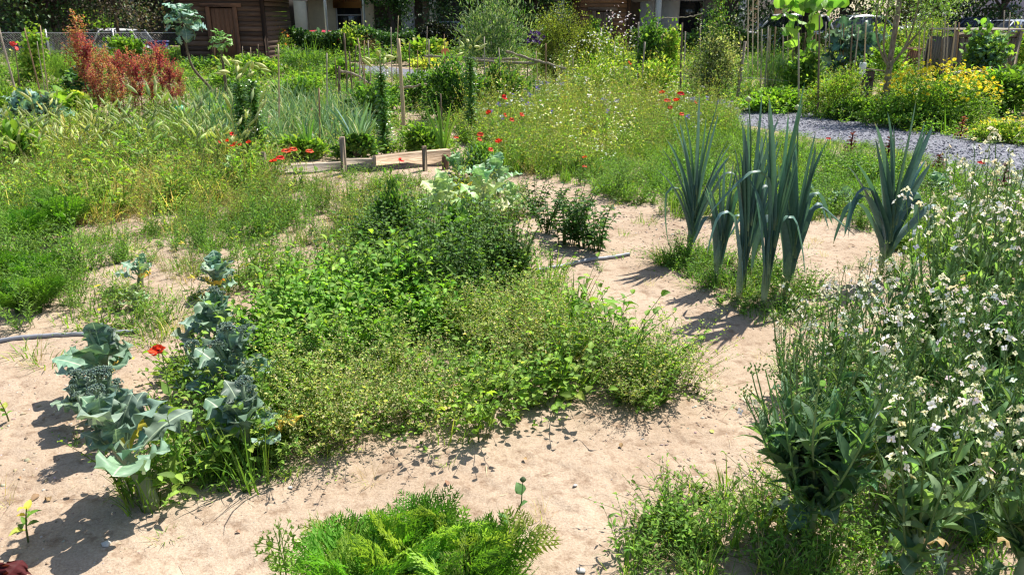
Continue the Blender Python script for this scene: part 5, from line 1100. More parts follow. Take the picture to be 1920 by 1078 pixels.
obj('bottle', tube([(0, 0, hb-.04), (0, 0, hb), (0, 0, hb+.05), (0, 0, ht-.05), (0, 0, ht)], [.02, .022, .06, .062, .05], 14, (.8, .85, .88)), 'clearplastic', t, smooth=True)
# green things
for px, pb, r, col, lab, nm, ct in [(343, 236, .09, (.02, .35, .14), 'bright green upturned plastic dish in the left meadow', 'plastic_dish', 'dish')]:
    g0 = onground(px, pb); g = tube([(0, 0, .22), (0, 0, .25), (0, 0, .29), (0, 0, .31)], [r*1.1, r*1.05, r*.7, r*.2], 16, col); tag(obj(nm, g, 'pvc', loc=g0, smooth=True), lab, ct)
t = thing('orange_tag_on_cane', 'orange plastic tag hanging on a cane beside the long rail', 'tag', onground(836, 152)); hh = HT(152, 98)
g = T_leaf('heart', 4, 5, .1, .8, .2, .3, seed=3); gg = Geo(); gg.put(g, (0, -.02, hh+.1), frames(np.array([[.1, -.1, -1.0]]), up=(0, -1, 0))[0], .22, (.85, .3, .12)); obj('flap', gg, 'cloth', t)
obj('cane', tube([(0, 0, 0), (0, 0, hh+.12)], .008, 5, BRN), 'oldwood', t)
# ================================================================ generic shrubs and clumps standing by themselves
def shrub(W_, D, H, n, T, ll, lw, pal, seed, crowns=14, stemcol=(.16, .13, .08), low=.05, flower=None, fn=0, fk=.02, fpal=None, mat='leaf', up=.25, tight=.30, nst=9, hollow=.35):
    rs = np.random.default_rng(seed); c = nrm(rs.standard_normal((crowns, 3)))*rs.uniform(hollow, .85, (crowns, 1)); c[:, 2] = c[:, 2]*.5+.5
    c = c*[W_/2, D/2, H*.86]+[0, 0, H*low]; k = rs.integers(0, crowns, n); rr = np.array([W_, D, H*.9])*tight*.55
    P = c[k]+rs.standard_normal((n, 3))*rr*rs.uniform(.6, 1.3, (crowns, 1))[k]; P[:, 2] = np.clip(P[:, 2], .01, H*1.04)
    d = nrm(P-[0, 0, H*.3])+rs.standard_normal((n, 3))*.7+[0, 0, up]; L = ll*rs.uniform(.55, 1.2, n); tc = rs.uniform(.8, 1.2, (crowns, 1))[k]
    g = Geo(); g.mix(T, P, frames(d, rs.uniform(-.8, .8, n)), np.stack([L*lw, L, L], -1), pick(pal, n)*tc)
    s = Geo()
    for i in range(min(nst, crowns)): s.put(tube([(0, 0, 0), c[i]*[.35, .35, .5], c[i]], [.012, .008, .003], 5, stemcol, cap=False))
    f = None
    if flower:
        f = Geo(); a_ = rs.uniform(0, 2*PI, fn); r_ = np.sqrt(rs.random(fn))*.97; Q = np.stack([W_/2*r_*np.cos(a_), D/2*r_*np.sin(a_), H*(.25+.8*np.sqrt(1-r_**2*.9))+rs.standard_normal(fn)*H*.07], -1)
        dd = nrm(rs.standard_normal((fn, 3))*.5+[0, -.35, .9]); yv = nrm(np.cross(dd, rs.standard_normal((fn, 3)))); R = np.stack([np.cross(yv, dd), yv, dd], -1)
        f.mix(flower, Q, R, fk*rs.uniform(.7, 1.2, fn), pick(fpal, fn, .06))
    return g, s, f
def put_shrub(px, pb, pt, wpx, lab, kind='shrub', cat='shrub', dratio=.8, leafmat='leaf', **kw):
    g0 = onground(px, pb, -.02); H = HT(pb, pt)+.02; W_ = wpx*PXM(pb); g, s, f = shrub(W_, W_*dratio, H, mat=leafmat, **kw)
    t = thing(kind, lab, cat, g0); obj('foliage', g, leafmat, t); obj('stems', s, 'bark', t)
    if f: obj('flowers', f, 'petal', t)
    return t
def T_daisy(n=10):
    g = Geo()
    for k in range(n): g.put(T_leaf('lance', 2, 2, .2, .2, 0), (0, 0, 0), frames(np.array([[math.cos(k*2*PI/n), math.sin(k*2*PI/n), .1]]))[0]@np.diag([.4, 1, 1]), 1.0)
    g.put(NOD, (0, 0, -.1), frames(np.array([[0, 0, 1.0]]))[0], .5, (.75, .6, .3)); return g.tpl()
DAISY = [T_daisy()]
GREY_L = [(.16, .23, .14), (.22, .29, .19), (.11, .17, .09), (.28, .34, .24)]
OLV = [(.15, .19, .035), (.20, .24, .05), (.11, .15, .03), (.25, .28, .08)]
BLUEG = [(.12, .22, .15), (.17, .28, .2), (.09, .17, .12)]
S_ = put_shrub
S_(930, 190, -60, 150, 'big willow like shrub with narrow grey green leaves in the middle background', n=7000, T=LANCE, ll=.11, lw=.18, pal=GREY_L+DARKG[:2], seed=1, crowns=30, tight=.2, leafmat='leaf', stemcol=(.2, .16, .1))
S_(1040, 172, -10, 100, 'dense olive green shrub with tiny leaves, pointed top, left of the second hut', n=9000, T=DIAM, ll=.045, lw=.6, pal=OLV, seed=2, crowns=34, tight=.16)
S_(1092, 165, 30, 50, 'lower right lobe of olive green shrub in front of the second hut', n=4000, T=DIAM, ll=.045, lw=.6, pal=OLV, seed=3, crowns=14, tight=.22)
S_(1330, 205, 40, 100, 'mottled shrub with pale seed pods over a dark inside, between the stakes', n=5000, T=DIAM+OVAL[:1], ll=.05, lw=.6, pal=[(.36, .38, .2), (.14, .18, .06), (.1, .13, .05), (.45, .46, .3)], seed=4, crowns=22, tight=.22, stemcol=(.06, .05, .04), nst=20)
S_(1340, 200, -20, 80, 'dark thin twigged shrub rising behind the mottled one', n=3200, T=DIAM+LANCE[:1], ll=.055, lw=.4, pal=DARKG+OLV[:1], seed=5, crowns=20, tight=.2)
S_(1112, 118, 38, 32, 'bright green rounded vine bush in front of the second hut', n=1800, T=OVAL, ll=.11, lw=.9, pal=BRIGHT, seed=6, tight=.25, crowns=10)
S_(1155, 165, 30, 90, 'tall pink and white flowering weeds in front of the second hut', n=2600, T=LANCE+DIAM, ll=.07, lw=.3, pal=GREEN+YEL, seed=7, crowns=22, tight=.22, flower=CROSS, fn=90, fk=.028, fpal=[(.85, .75, .78), (.85, .85, .8)], kind='flowering_weeds', cat='weeds')
S_(1215, 170, 18, 60, 'climbing vine with dark leaves over crossed stakes, top near the grey wall', n=2200, T=OVAL+HEART, ll=.08, lw=.75, pal=GREEN+DARKG, seed=8, crowns=18, tight=.22, kind='climbing_vine', cat='vine')
S_(1255, 170, 40, 50, 'yellow green climbing vine on stakes left of the mottled shrub', n=1600, T=OVAL+HEART, ll=.08, lw=.75, pal=BRIGHT+YEL, seed=9, crowns=14, tight=.25, kind='climbing_vine', cat='vine')
S_(1115, 190, 75, 120, 'clump of white umbel flowers and yellow weeds behind the branch rail', n=3000, T=LANCE+DIAM, ll=.06, lw=.25, pal=YEL+BRIGHT, seed=10, crowns=24, tight=.2, flower=[NOD]+CROSS, fn=140, fk=.022, fpal=[(.8, .82, .7)], kind='flowering_weeds', cat='weeds')
S_(1560, 222, 112, 130, 'twiggy bush with small leaves at the path edge among tall stakes', n=3200, T=LANCE+DIAM, ll=.055, lw=.4, pal=BRIGHT+OLV, seed=11, crowns=20, tight=.2)
S_(1450, 212, 165, 170, 'low bright leafy plants along the far edge of the gravel path', n=3600, T=OVAL, ll=.07, lw=.6, pal=BRIGHT, seed=12, crowns=22, tight=.2, kind='leafy_plants', cat='plants', dratio=.5)
S_(1440, 200, 70, 90, 'feathery blue green fennel like plant between the gnarled post and the vine', n=3000, T=LANCE, ll=.09, lw=.07, pal=GREEN+BLUEG, seed=13, crowns=20, tight=.2, up=.9, kind='fennel', cat='fennel')
S_(1488, 195, 24, 92, 'grape vine with very large bright leaves drooping from the tops of stakes', n=52, T=HEART, ll=.30, lw=.95, pal=[(.17, .31, .08), (.22, .36, .10), (.12, .26, .05)], seed=14, crowns=16, tight=.34, low=.5, kind='grape_vine', cat='vine', up=-.2, nst=10)
S_(1495, 205, 90, 60, 'darker lower leaves of a bean vine under the large leaved grape vine', n=700, T=HEART+OVAL, ll=.11, lw=.8, pal=GREEN, seed=15, crowns=16, tight=.22, kind='bean_vine', cat='vine')
S_(1590, 150, 52, 80, 'collard plants with big wavy blue green leaves behind the stakes', n=170, T=LOBE, ll=.38, lw=.65, pal=BLUEG+[(.22, .34, .26)], seed=16, crowns=9, tight=.28, leafmat='waxy', kind='collard_plants', cat='collards')
S_(1690, 215, -40, 170, 'small tree foliage with silvery leaves hanging round the forked trunk', n=3400, T=LANCE+OVAL, ll=.085, lw=.35, pal=GREY_L+BRIGHT, seed=17, crowns=18, tight=.16, low=.62, kind='tree_foliage', cat='shrub', nst=12) if False else None
S_(1748, 238, 130, 232, 'mounded yellow daisy bush in full flower beyond the path', n=6500, T=OVAL+LANCE, ll=.05, lw=.55, pal=GREEN+BRIGHT, seed=18, crowns=26, tight=.2, flower=DAISY, fn=430, fk=.034, fpal=[(.92, .82, .02), (.92, .86, .05), (.90, .74, .02)], kind='yellow_daisy_bush', cat='flower bush', dratio=.6)
S_(1710, 243, 188, 230, 'low leafy green cover in front of the yellow daisy bush at the path edge', n=6500, T=OVAL, ll=.05, lw=.6, pal=GREEN+BRIGHT, seed=19, crowns=34, tight=.16, kind='leafy_plants', cat='plants', dratio=.35)
S_(1600, 228, 178, 110, 'low leafy green cover round the dark box post at the path edge', n=3000, T=OVAL, ll=.05, lw=.6, pal=BRIGHT+GREEN, seed=20, crowns=20, tight=.2, kind='leafy_plants', cat='plants', dratio=.4)
S_(1830, 175, 40, 70, 'tall broad leaved green plants climbing in front of the compost box', n=900, T=OVAL+LOBE, ll=.17, lw=.6, pal=GREEN+BLUEG, seed=21, crowns=22, tight=.2)
S_(1880, 215, 130, 110, 'broad dark leafy bush right of the yellow daisies', n=1800, T=OVAL, ll=.12, lw=.6, pal=GREEN+BRIGHT[:2], seed=22, crowns=16, tight=.24)
S_(1880, 268, 222, 130, 'yellowish green flowering border plants at the right edge beyond the path', n=3600, T=LANCE+DIAM, ll=.05, lw=.35, pal=YEL+BRIGHT, seed=23, crowns=20, tight=.2, flower=DAISY, fn=40, fk=.03, fpal=[(.9, .8, .02)], kind='flowering_weeds', cat='weeds', dratio=.5)
S_(1905, 150, 35, 60, 'tall yellow green leaves at the right edge behind the stakes', n=1200, T=OVAL, ll=.12, lw=.6, pal=BRIGHT+YEL, seed=24, crowns=14, tight=.25)
S_(1725, 130, 15, 110, 'tall airy green weeds behind the stakes left of the compost box', n=3800, T=LANCE+DIAM, ll=.07, lw=.25, pal=GREEN+YEL, seed=25, crowns=26, tight=.2, up=.8)
S_(1640, 120, 40, 60, 'pale leafy plants behind the forked tree', n=900, T=OVAL, ll=.12, lw=.6, pal=BRIGHT+YEL, seed=26, crowns=12, tight=.25)
S_(1675, 145, 95, 50, 'purple leaved plant in front of the slatted crate', n=700, T=LANCE, ll=.09, lw=.4, pal=[(.14, .06, .12), (.2, .09, .16)], seed=27, crowns=10, tight=.25)
S_(1380, 110, 50, 70, 'yellow green shrub in front of the white van', n=1600, T=OVAL, ll=.10, lw=.5, pal=YEL+BRIGHT, seed=28, crowns=14, tight=.25)
# left and middle background
S_(80, 165, 38, 60, 'vine of small yellow green leaves climbing over canes at the left', n=1500, T=HEART, ll=.085, lw=.95, pal=BRIGHT+YEL[:1], seed=31, crowns=22, tight=.2, kind='climbing_vine', cat='vine')
S_(130, 170, 100, 80, 'tall grassy feathery plants right of the left vine', n=2600, T=LANCE, ll=.10, lw=.08, pal=GREEN, seed=32, crowns=20, tight=.2, up=1.2, kind='fennel', cat='fennel')
S_(150, 190, 128, 70, 'large leaved dark green squash plant left of the red orach', n=160, T=LOBE, ll=.24, lw=.85, pal=DARKG+BLUEG[:1], seed=33, crowns=9, tight=.28, kind='squash_plant', cat='squash')
S_(135, 222, 172, 90, 'bright yellow green squash plant left of the orach thicket', n=130, T=HEART+LOBE[:1], ll=.20, lw=.95, pal=BRIGHT+YEL[:1], seed=34, crowns=9, tight=.28, kind='squash_plant', cat='squash')
S_(75, 245, 185, 90, 'blue green broccoli like leaves behind the left meadow', n=150, T=LOBE, ll=.20, lw=.6, pal=BLUEG, seed=35, crowns=9, tight=.28, leafmat='waxy', kind='kale_plants', cat='kale')
S_(180, 100, 2, 90, 'small tree with lime green leaves in front of the white car', n=1500, T=OVAL, ll=.16, lw=.7, pal=[(.2, .33, .05), (.26, .38, .08)], seed=36, crowns=16, tight=.2, low=.3, kind='young_tree', cat='small tree')
S_(245, 125, 62, 60, 'climbing green vine on the chain link fence right of the white car', n=900, T=HEART, ll=.13, lw=.8, pal=BRIGHT, seed=37, crowns=14, tight=.25, kind='climbing_vine', cat='vine')
S_(520, 118, 50, 60, 'orange flowering hedge bush beside the hut', n=2200, T=OVAL+DIAM, ll=.075, lw=.6, pal=DARKG+OLV, seed=38, crowns=14, tight=.24, flower=CROSS, fn=40, fk=.05, fpal=[(.85, .25, .03)], kind='flowering_bush', cat='bush')
S_(520, 105, -50, 50, 'young maple like tree with light green leaves at the hut corner', n=1400, T=OVAL, ll=.14, lw=.6, pal=BRIGHT, seed=39, crowns=16, tight=.18, low=.35, kind='young_tree', cat='small tree')
S_(585, 112, 58, 95, 'row of blue green cabbages and kale in front of the hedge', n=420, T=LOBE, ll=.30, lw=.75, pal=BLUEG+[(.2, .32, .24)], seed=40, crowns=16, tight=.2, leafmat='waxy', kind='kale_plants', cat='kale', dratio=.4)
S_(575, 142, 82, 115, 'wide dark green bushy bean plants in the middle background', n=3400, T=LANCE, ll=.12, lw=.2, pal=GREEN+DARKG[:2], seed=41, crowns=24, tight=.2, kind='bean_bushes', cat='beans')
S_(665, 115, 40, 45, 'yellow green leafy sprouting shrub beyond the middle stakes', n=800, T=OVAL, ll=.12, lw=.6, pal=YEL+BRIGHT, seed=42, crowns=12, tight=.25)
S_(700, 118, 66, 40, 'dry purplish brown seed head clump beyond the middle stakes', n=1500, T=DIAM, ll=.05, lw=.5, pal=[(.12, .07, .07), (.18, .12, .10), (.08, .05, .05)], seed=43, crowns=12, tight=.28, kind='dry_seed_clump', cat='dry plants')
S_(760, 108, 58, 70, 'blue green and lime kale leaves left of the dark hedge', n=340, T=LOBE+HEART, ll=.28, lw=.75, pal=BLUEG+BRIGHT, seed=44, crowns=12, tight=.22, leafmat='waxy', kind='kale_plants', cat='kale')
S_(800, 122, 66, 100, 'lime green climbing squash leaves in the middle background', n=700, T=HEART, ll=.16, lw=.9, pal=BRIGHT+YEL, seed=45, crowns=18, tight=.22, kind='squash_plant', cat='squash', dratio=.4)
S_(860, 110, 60, 80, 'blue green collards just right of the orange tag', n=340, T=LOBE, ll=.28, lw=.7, pal=BLUEG+GREEN[:1], seed=46, crowns=12, tight=.22, leafmat='waxy', kind='kale_plants', cat='kale')
S_(800, 130, 108, 60, 'yellow leaved low plants along the far path', n=500, T=OVAL, ll=.12, lw=.6, pal=YEL+[(.55, .5, .06)], seed=47, crowns=12, tight=.25, kind='leafy_plants', cat='plants')
S_(850, 225, 110, 120, 'dark green leafy pepper bushes behind the last lily', n=2600, T=LANCE+OVAL, ll=.11, lw=.36, pal=DARKG+GREEN[:1], seed=48, crowns=24, tight=.18, kind='pepper_bushes', cat='peppers', up=-.1)
S_(945, 215, 115, 90, 'dark green leafy bushes under the branch rail', n=2400, T=LANCE+OVAL, ll=.09, lw=.36, pal=DARKG+GREEN[:1], seed=49, crowns=22, tight=.18, kind='pepper_bushes', cat='peppers')
S_(570, 195, 130, 130, 'mid green potato plants between the lilies and the middle stakes', n=1800, T=OVAL, ll=.09, lw=.55, pal=GREEN+BRIGHT, seed=50, crowns=24, tight=.18, kind='potato_plants', cat='potatoes')
S_(450, 180, 118, 120, 'leafy green vegetables behind the two lilies', n=1500, T=OVAL+LANCE, ll=.11, lw=.5, pal=GREEN+BRIGHT, seed=51, crowns=22, tight=.2, kind='leafy_plants', cat='plants')
S_(560, 300, 262, 120, 'leafy beans just behind the left plank of the bed edging', n=900, T=OVAL, ll=.075, lw=.6, pal=BRIGHT, seed=52, crowns=16, tight=.22, kind='bean_plants', cat='beans', dratio=.4)
S_(670, 303, 250, 90, 'dark leafy beans just behind the short plank', n=800, T=OVAL, ll=.075, lw=.6, pal=GREEN+DARKG[:1], seed=53, crowns=14, tight=.22, kind='bean_plants', cat='beans', dratio=.5)
S_(800, 296, 235, 90, 'leafy beans just behind the thick beam', n=900, T=OVAL, ll=.07, lw=.6, pal=BRIGHT+GREEN, seed=54, crowns=14, tight=.22, kind='bean_plants', cat='beans', dratio=.5)
S_(890, 345, 280, 90, 'grey green sprawling herb at the corner of the timber edging', n=1300, T=LANCE, ll=.06, lw=.25, pal=BLUEG+GREEN, seed=55, crowns=16, tight=.2)
S_(900, 340, 262, 80, 'tall weed clump behind the corner post', n=1100, T=LANCE, ll=.06, lw=.3, pal=GREEN, seed=56, crowns=16, tight=.2)
S_(735, 470, 330, 60, 'dark narrow leaved bush rising at the back of the mint', n=2400, T=LANCE, ll=.045, lw=.3, pal=DARKG+GREEN[:1], seed=57, crowns=18, tight=.2, up=.8)
S_(865, 475, 385, 110, 'dark broad leaved herb right of the mint', n=700, T=OVAL, ll=.09, lw=.5, pal=DARKG+GREEN[:1], seed=58, crowns=16, tight=.22)
S_(430, 250, 190, 90, 'leafy green weeds between the tree kale and the two lilies', n=900, T=OVAL+LANCE, ll=.09, lw=.5, pal=GREEN+BRIGHT, seed=61, crowns=16, tight=.22, kind='leafy_plants', cat='plants')
S_(640, 160, 112, 80, 'short leafy bean row in front of the hidden far path', n=900, T=HEART+OVAL, ll=.10, lw=.8, pal=BRIGHT+GREEN, seed=62, crowns=14, tight=.22, kind='bean_bushes', cat='beans')
S_(700, 235, 150, 110, 'loose dark green potato tops between the dark stakes', n=1300, T=OVAL, ll=.085, lw=.55, pal=GREEN+DARKG, seed=63, crowns=20, tight=.2, kind='potato_plants', cat='potatoes')
S_(790, 205, 130, 80, 'leafy pepper plants right of the thick bamboo cane', n=1200, T=LANCE+OVAL, ll=.10, lw=.4, pal=GREEN+DARKG[:2], seed=64, crowns=18, tight=.2, kind='pepper_bushes', cat='peppers')
S_(480, 150, 100, 110, 'pale green vegetable row in front of the hut corner', n=1100, T=OVAL, ll=.13, lw=.6, pal=BRIGHT+YEL[:1], seed=65, crowns=18, tight=.2, kind='leafy_plants', cat='plants', dratio=.4)
S_(380, 140, 108, 90, 'low dark green row in front of the dark hut door', n=900, T=OVAL+LANCE, ll=.13, lw=.5, pal=GREEN+DARKG, seed=66, crowns=16, tight=.22, kind='leafy_plants', cat='plants', dratio=.4)
S_(20, 230, 140, 90, 'tall light green weeds round the stakes at the left edge', n=1500, T=LANCE+OVAL, ll=.08, lw=.35, pal=BRIGHT+YEL[:1]+GREEN, seed=67, crowns=20, tight=.2, kind='leafy_plants', cat='plants')
S_(20, 330, 235, 110, 'dark broad leaved plants at the left edge of the meadow', n=420, T=OVAL+LANCE, ll=.16, lw=.4, pal=GREEN+BRIGHT[:1], seed=68, crowns=14, tight=.25, kind='broad_leaved_weeds', cat='weeds')
S_(1230, 195, 105, 90, 'yellowing leafy tangle at the foot of the stakes right of the meadow', n=1500, T=OVAL+DIAM, ll=.07, lw=.6, pal=YEL+BRIGHT, seed=69, crowns=18, tight=.22)
S_(1660, 160, 78, 90, 'light green leafy plants behind the bottle and dark box', n=900, T=OVAL, ll=.11, lw=.6, pal=BRIGHT, seed=70, crowns=16, tight=.22, kind='leafy_plants', cat='plants')
for i, (a, b, c, d) in enumerate([(455, 150, 455, 88), (472, 150, 470, 90), (488, 150, 484, 84), (403, 140, 403, 84), (540, 140, 540, 88), (552, 135, 553, 84), (630, 180, 628, 108), (683, 190, 683, 76), (722, 185, 724, 100), (743, 150, 747, 30), (770, 190, 768, 80), (782, 175, 783, 95), (862, 160, 862, 70), (880, 150, 880, 78), (975, 170, 976, 100), (1040, 165, 1041, 90), (1075, 190, 1074, 110), (1150, 175, 1152, 80), (1170, 165, 1168, 70)]):
    stake(a, b, c, d, random.uniform(.018, .030), [GREY, CANE, DKW, BRN][i % 4], 'thin weathered stick standing in the far vegetable beds left of the path', 'thin sticks in the far beds')
# blue / violet flowers, hollyhock
t = thing('dark_purple_delphinium', 'dark purple flower spike standing before the olive green shrub', 'flower', onground(1000, 205)); H = HT(205, 60)
obj('stem', tube([(0, 0, 0), (.01, 0, H*.9)], [.008, .004], 5, (.10, .14, .06)), 'leaf', t); g = Geo(); n = 46; P = np.stack([.05*rng.standard_normal(n), .05*rng.standard_normal(n), H*U(.86, 1.0, n)], -1); g.mix(CROSS, P, frames(rng.standard_normal((n, 3))), .035, pick([(.07, .02, .16), (.045, .015, .10)], n)); obj('blossoms', g, 'petal', t)
g = Geo(); n = 60; a = U(0, 6.28, n); g.mix(LANCE, np.stack([.02*np.cos(a), .02*np.sin(a), H*U(.3, .85, n)], -1), frames(np.stack([np.cos(a), np.sin(a), .4+0*a], -1)), np.stack([np.full(n, .02), np.full(n, .09), np.full(n, .09)], -1), pick(DARKG, n)); obj('leaves', g, 'leaf', t)
def blueflower(seed):
    def mk():
        t = thing('blue_larkspur', '', 'blue flower'); h = .5; st = tube([(0, 0, 0), (.02, 0, h*.5), (0, 0, h)], [.002, .002, .0015], 4, (.14, .22, .08)); obj('stem', st, 'leaf', t); g = Geo(); n = 7; a = np.arange(n)*2.4
        g.mix(CROSS, np.stack([.02*np.cos(a), .02*np.sin(a), h-.012*np.arange(n)], -1), frames(np.stack([np.cos(a), np.sin(a)-.5, .5+0*a], -1)), .021, pick([(.17, .09, .55), (.24, .15, .62), (.10, .05, .4)], n, .1)); obj('blossoms', g, 'petal', t)
        l = Geo(); l.mix(LANCE, np.column_stack([np.zeros((9, 2)), np.linspace(.03, .35, 9)]), frames(np.stack([np.cos(np.arange(9)*2.4), np.sin(np.arange(9)*2.4), .7+np.zeros(9)], -1)), np.array([[.008, .06, .06]]).repeat(9, 0), pick(GREEN, 9)); obj('leaves', l, 'leaf', t); return t
    return mk
BP = Proto([blueflower(1), blueflower(2)])
for i, (px, py, dn, lab) in enumerate([(1026, 153, 1, 'brightest violet flower, highest of them by the white stake'), (1008, 162, 1, 'violet flower just below the brightest'), (985, 168, 1, 'blue violet flower in the dense group, top'), (993, 174, 1, 'blue violet flower in the dense group, right'), (980, 184, 1, 'violet flower in the dense group, middle'),
        (989, 192, 1, 'violet flower in the dense group, bottom right'), (964, 176, 1, 'violet flower over the left white stake'), (952, 192, 1, 'violet flower just right of the highest red poppy'), (936, 193, 1, 'dark violet flower under the highest red poppy'), (1014, 153, 1, 'small violet flower near the right white stake'), (1052, 155, 1, 'lilac flower right of the white stakes'),
        (921, 206, 1, 'dark blue flower above the bright red poppy'), (942, 216, 1, 'dark blue flower right of the bright red poppy'), (1034, 205, 1, 'pale violet flower low in the meadow'), (1130, 185, 1, 'lilac flower in the middle of the meadow'), (1138, 206, 1, 'pale lilac flower low in the middle of the meadow'), (1154, 186, 1, 'lilac flower left of the red poppy cluster'),
        (1295, 183, 1, 'violet flower right of the red poppy cluster, left one'), (1322, 181, 1, 'violet flower right of the red poppy cluster, highest'), (1340, 189, 1, 'violet flower at the path edge beside the leek bud'), (1287, 216, 1, 'dark violet flower below the red poppy cluster'), (1308, 211, 1, 'small violet flower below the poppy cluster, right')]):
    bp = py+48; g0 = onground(px, bp); z = AT(px, py, g0[1])[2]-g0[2]; s = 1.5 if py < 200 else 1.1; BP.put(i, g0, i*1.0, (s, s, z/.5), lab, 'violet and blue flowers in the meadow')
# onions, gladiolus, small leeks in the raised bed
def onion(seed, n=14, H=.54, w=.021, pal=((.20, .33, .14), (.25, .38, .18), (.15, .27, .13), (.42, .44, .18))):
    def mk():
        t = thing('onion_plant', '', 'onion plant'); g = Geo(); a = U(0, 6.28, n); b = np.stack([.01*np.cos(a), .01*np.sin(a), 0*a], -1); L = H*U(.7, 1.15, n)
        T = [T_leaf('blade', 8, 3, x, y, .03) for x, y in ((.1, .5), (.2, 1.4), (.2, 2.6), (0, .2))]
        g.mix(T, b, frames(np.stack([np.cos(a)*U(.1, .5, n), np.sin(a)*U(.1, .5, n), 1+0*a], -1)), np.stack([np.full(n, w), L, L], -1), pick(pal, n)); obj('leaves', g, 'waxy', t)
        obj('bulb_neck', tube([(0, 0, 0), (0, 0, .06)], [.014, .009], 7, (.35, .38, .22)), 'waxy', t, smooth=True); return t
    return mk
NP = Proto([onion(1), onion(2), onion(3), onion(4)]); i = 0
for row, y in enumerate((292, 274, 258, 244, 230, 218, 206)):
    for k in range(17):
        px = 372+row*3+k*19+random.uniform(-7, 7)
        if px > 690 and row > 2: continue
        NP.put(i, onground(px, y+random.uniform(-3, 3)), i*1.3, random.uniform(.8, 1.25), 'slender leafed onion plant in the bed behind the timber edging', 'onions in the raised bed'); i += 1
def fan(nl, H, w, spread, pal, name, seed, cat, lab, px, pb):
    random.seed(seed); t = thing(name, lab, cat, onground(px, pb))
    for k in range(nl):
        a = (k/(nl-1)-.5)*spread*2+random.uniform(-.04, .04); L = H*random.uniform(.7, 1.05); s = np.linspace(0, 1, 10); P = np.stack([np.sin(a*(.5+.7*s))*L*s, .01*(k-nl/2)+0*s, np.cos(a*(.5+.7*s))*L*s], -1)
        obj('leaf', ribbon(P, (.3, 1, 0) if k % 2 else (.9, .4, 0), w*np.sin(PI*(s*.88+.10))**.6, .15, 3, pick(pal, 1)[0]), 'leaf', t, smooth=True)
GL = [(.15, .30, .06), (.20, .35, .08)]
fan(7, .72, .035, .28, GL, 'gladiolus', 5, 'gladiolus', 'bright green gladiolus fan of sword leaves behind the thick beam', 832, 300)
fan(5, .5, .03, .2, GL, 'gladiolus', 6, 'gladiolus', 'smaller sword leaved fan in the onion bed left of the brown stick', 577, 300)
fan(5, .45, .03, .2, GL, 'gladiolus', 7, 'gladiolus', 'sword leaved fan at the back of the onion bed', 610, 215)
fan(8, .62, .035, .42, [(.16, .27, .22), (.2, .33, .27)], 'young_leek', 8, 'leek', 'pale blue leek with spread leaves left of the middle lily', 668, 282)
fan(7, .55, .03, .38, [(.14, .25, .19)], 'young_leek', 9, 'leek', 'blue green young leek between the dark stakes and the lily', 690, 262)
fan(8, .62, .03, .4, [(.12, .22, .12)], 'young_leek', 10, 'leek', 'green young leek left of the two lilies', 400, 240)
# chives with lilac heads in the middle bed
t = thing('chives', 'clump of thin chive leaves with lilac round heads in the middle bed', 'chives', onground(800, 560)); g = Geo(); g.put(tuft(70, .3, .04, .003, [(.07, .15, .06), (.1, .2, .08)], .9)); obj('leaves', g, 'leaf', t)
for k, (px, py) in enumerate([(792, 480), (877, 483), (802, 505)]):
    P = AT(px, py, t.location.y-.05)-np.array(t.location); h = Geo(); n = 60; d = nrm(rng.standard_normal((n, 3))); h.bake(DIAM[0], np.zeros((n, 3)), frames(d), .013, pick([(.38, .22, .42), (.3, .16, .34)], n)); f_ = obj('flower_head', h, 'petal', t, loc=P); obj('flower_stem', tube([(0, 0, 0), P*.5+[0, 0, .03], P], .0015, 4, (.1, .2, .08)), 'leaf', t)
# yellow single flowers and leaves lying in the weeds
YB = [(340, 456, 'yellow withered leaf in the sparse weeds above the pale broccoli'), (490, 467, 'pale yellow flower in the weeds left of the mint'), (636, 332, 'pale yellow primrose near the timber edging'), (632, 347, 'second pale yellow primrose near the timber edging'), (670, 356, 'lone pale yellow flower below the short plank'), (358, 520, 'small yellow flower by the pale young broccoli'), (402, 524, 'orange nasturtium flower under the pale young broccoli'), (415, 525, 'second orange nasturtium flower under the pale young broccoli'), (375, 547, 'white flower at the left of the dark broccoli'), (640, 430, 'white flower in the weeds above the mint'), (557, 375, 'small white flower in the weeds under the planks'), (928, 423, 'pink bindweed flower behind the chives')]
for px, py, lab in YB:
    g0 = onground(px, py+22); t = thing('small_flower', lab, 'small flower', g0); P = AT(px, py, g0[1])-g0; col = (.8, .82, .8) if 'white' in lab else (.85, .32, .03) if 'orange' in lab else (.8, .4, .45) if 'pink' in lab else (.72, .68, .12)
    g = Geo(); g.mix(CROSS, np.array([P, P+[.008, 0, .004]]), frames(np.array([[.3, -.6, .5], [-.5, -.2, .6]])), .022, col); obj('petals', g, 'petal', t); obj('stem', tube([(0, 0, 0), P*.5+[.005, 0, 0], P], .0015, 4, (.16, .24, .08)), 'leaf', t)
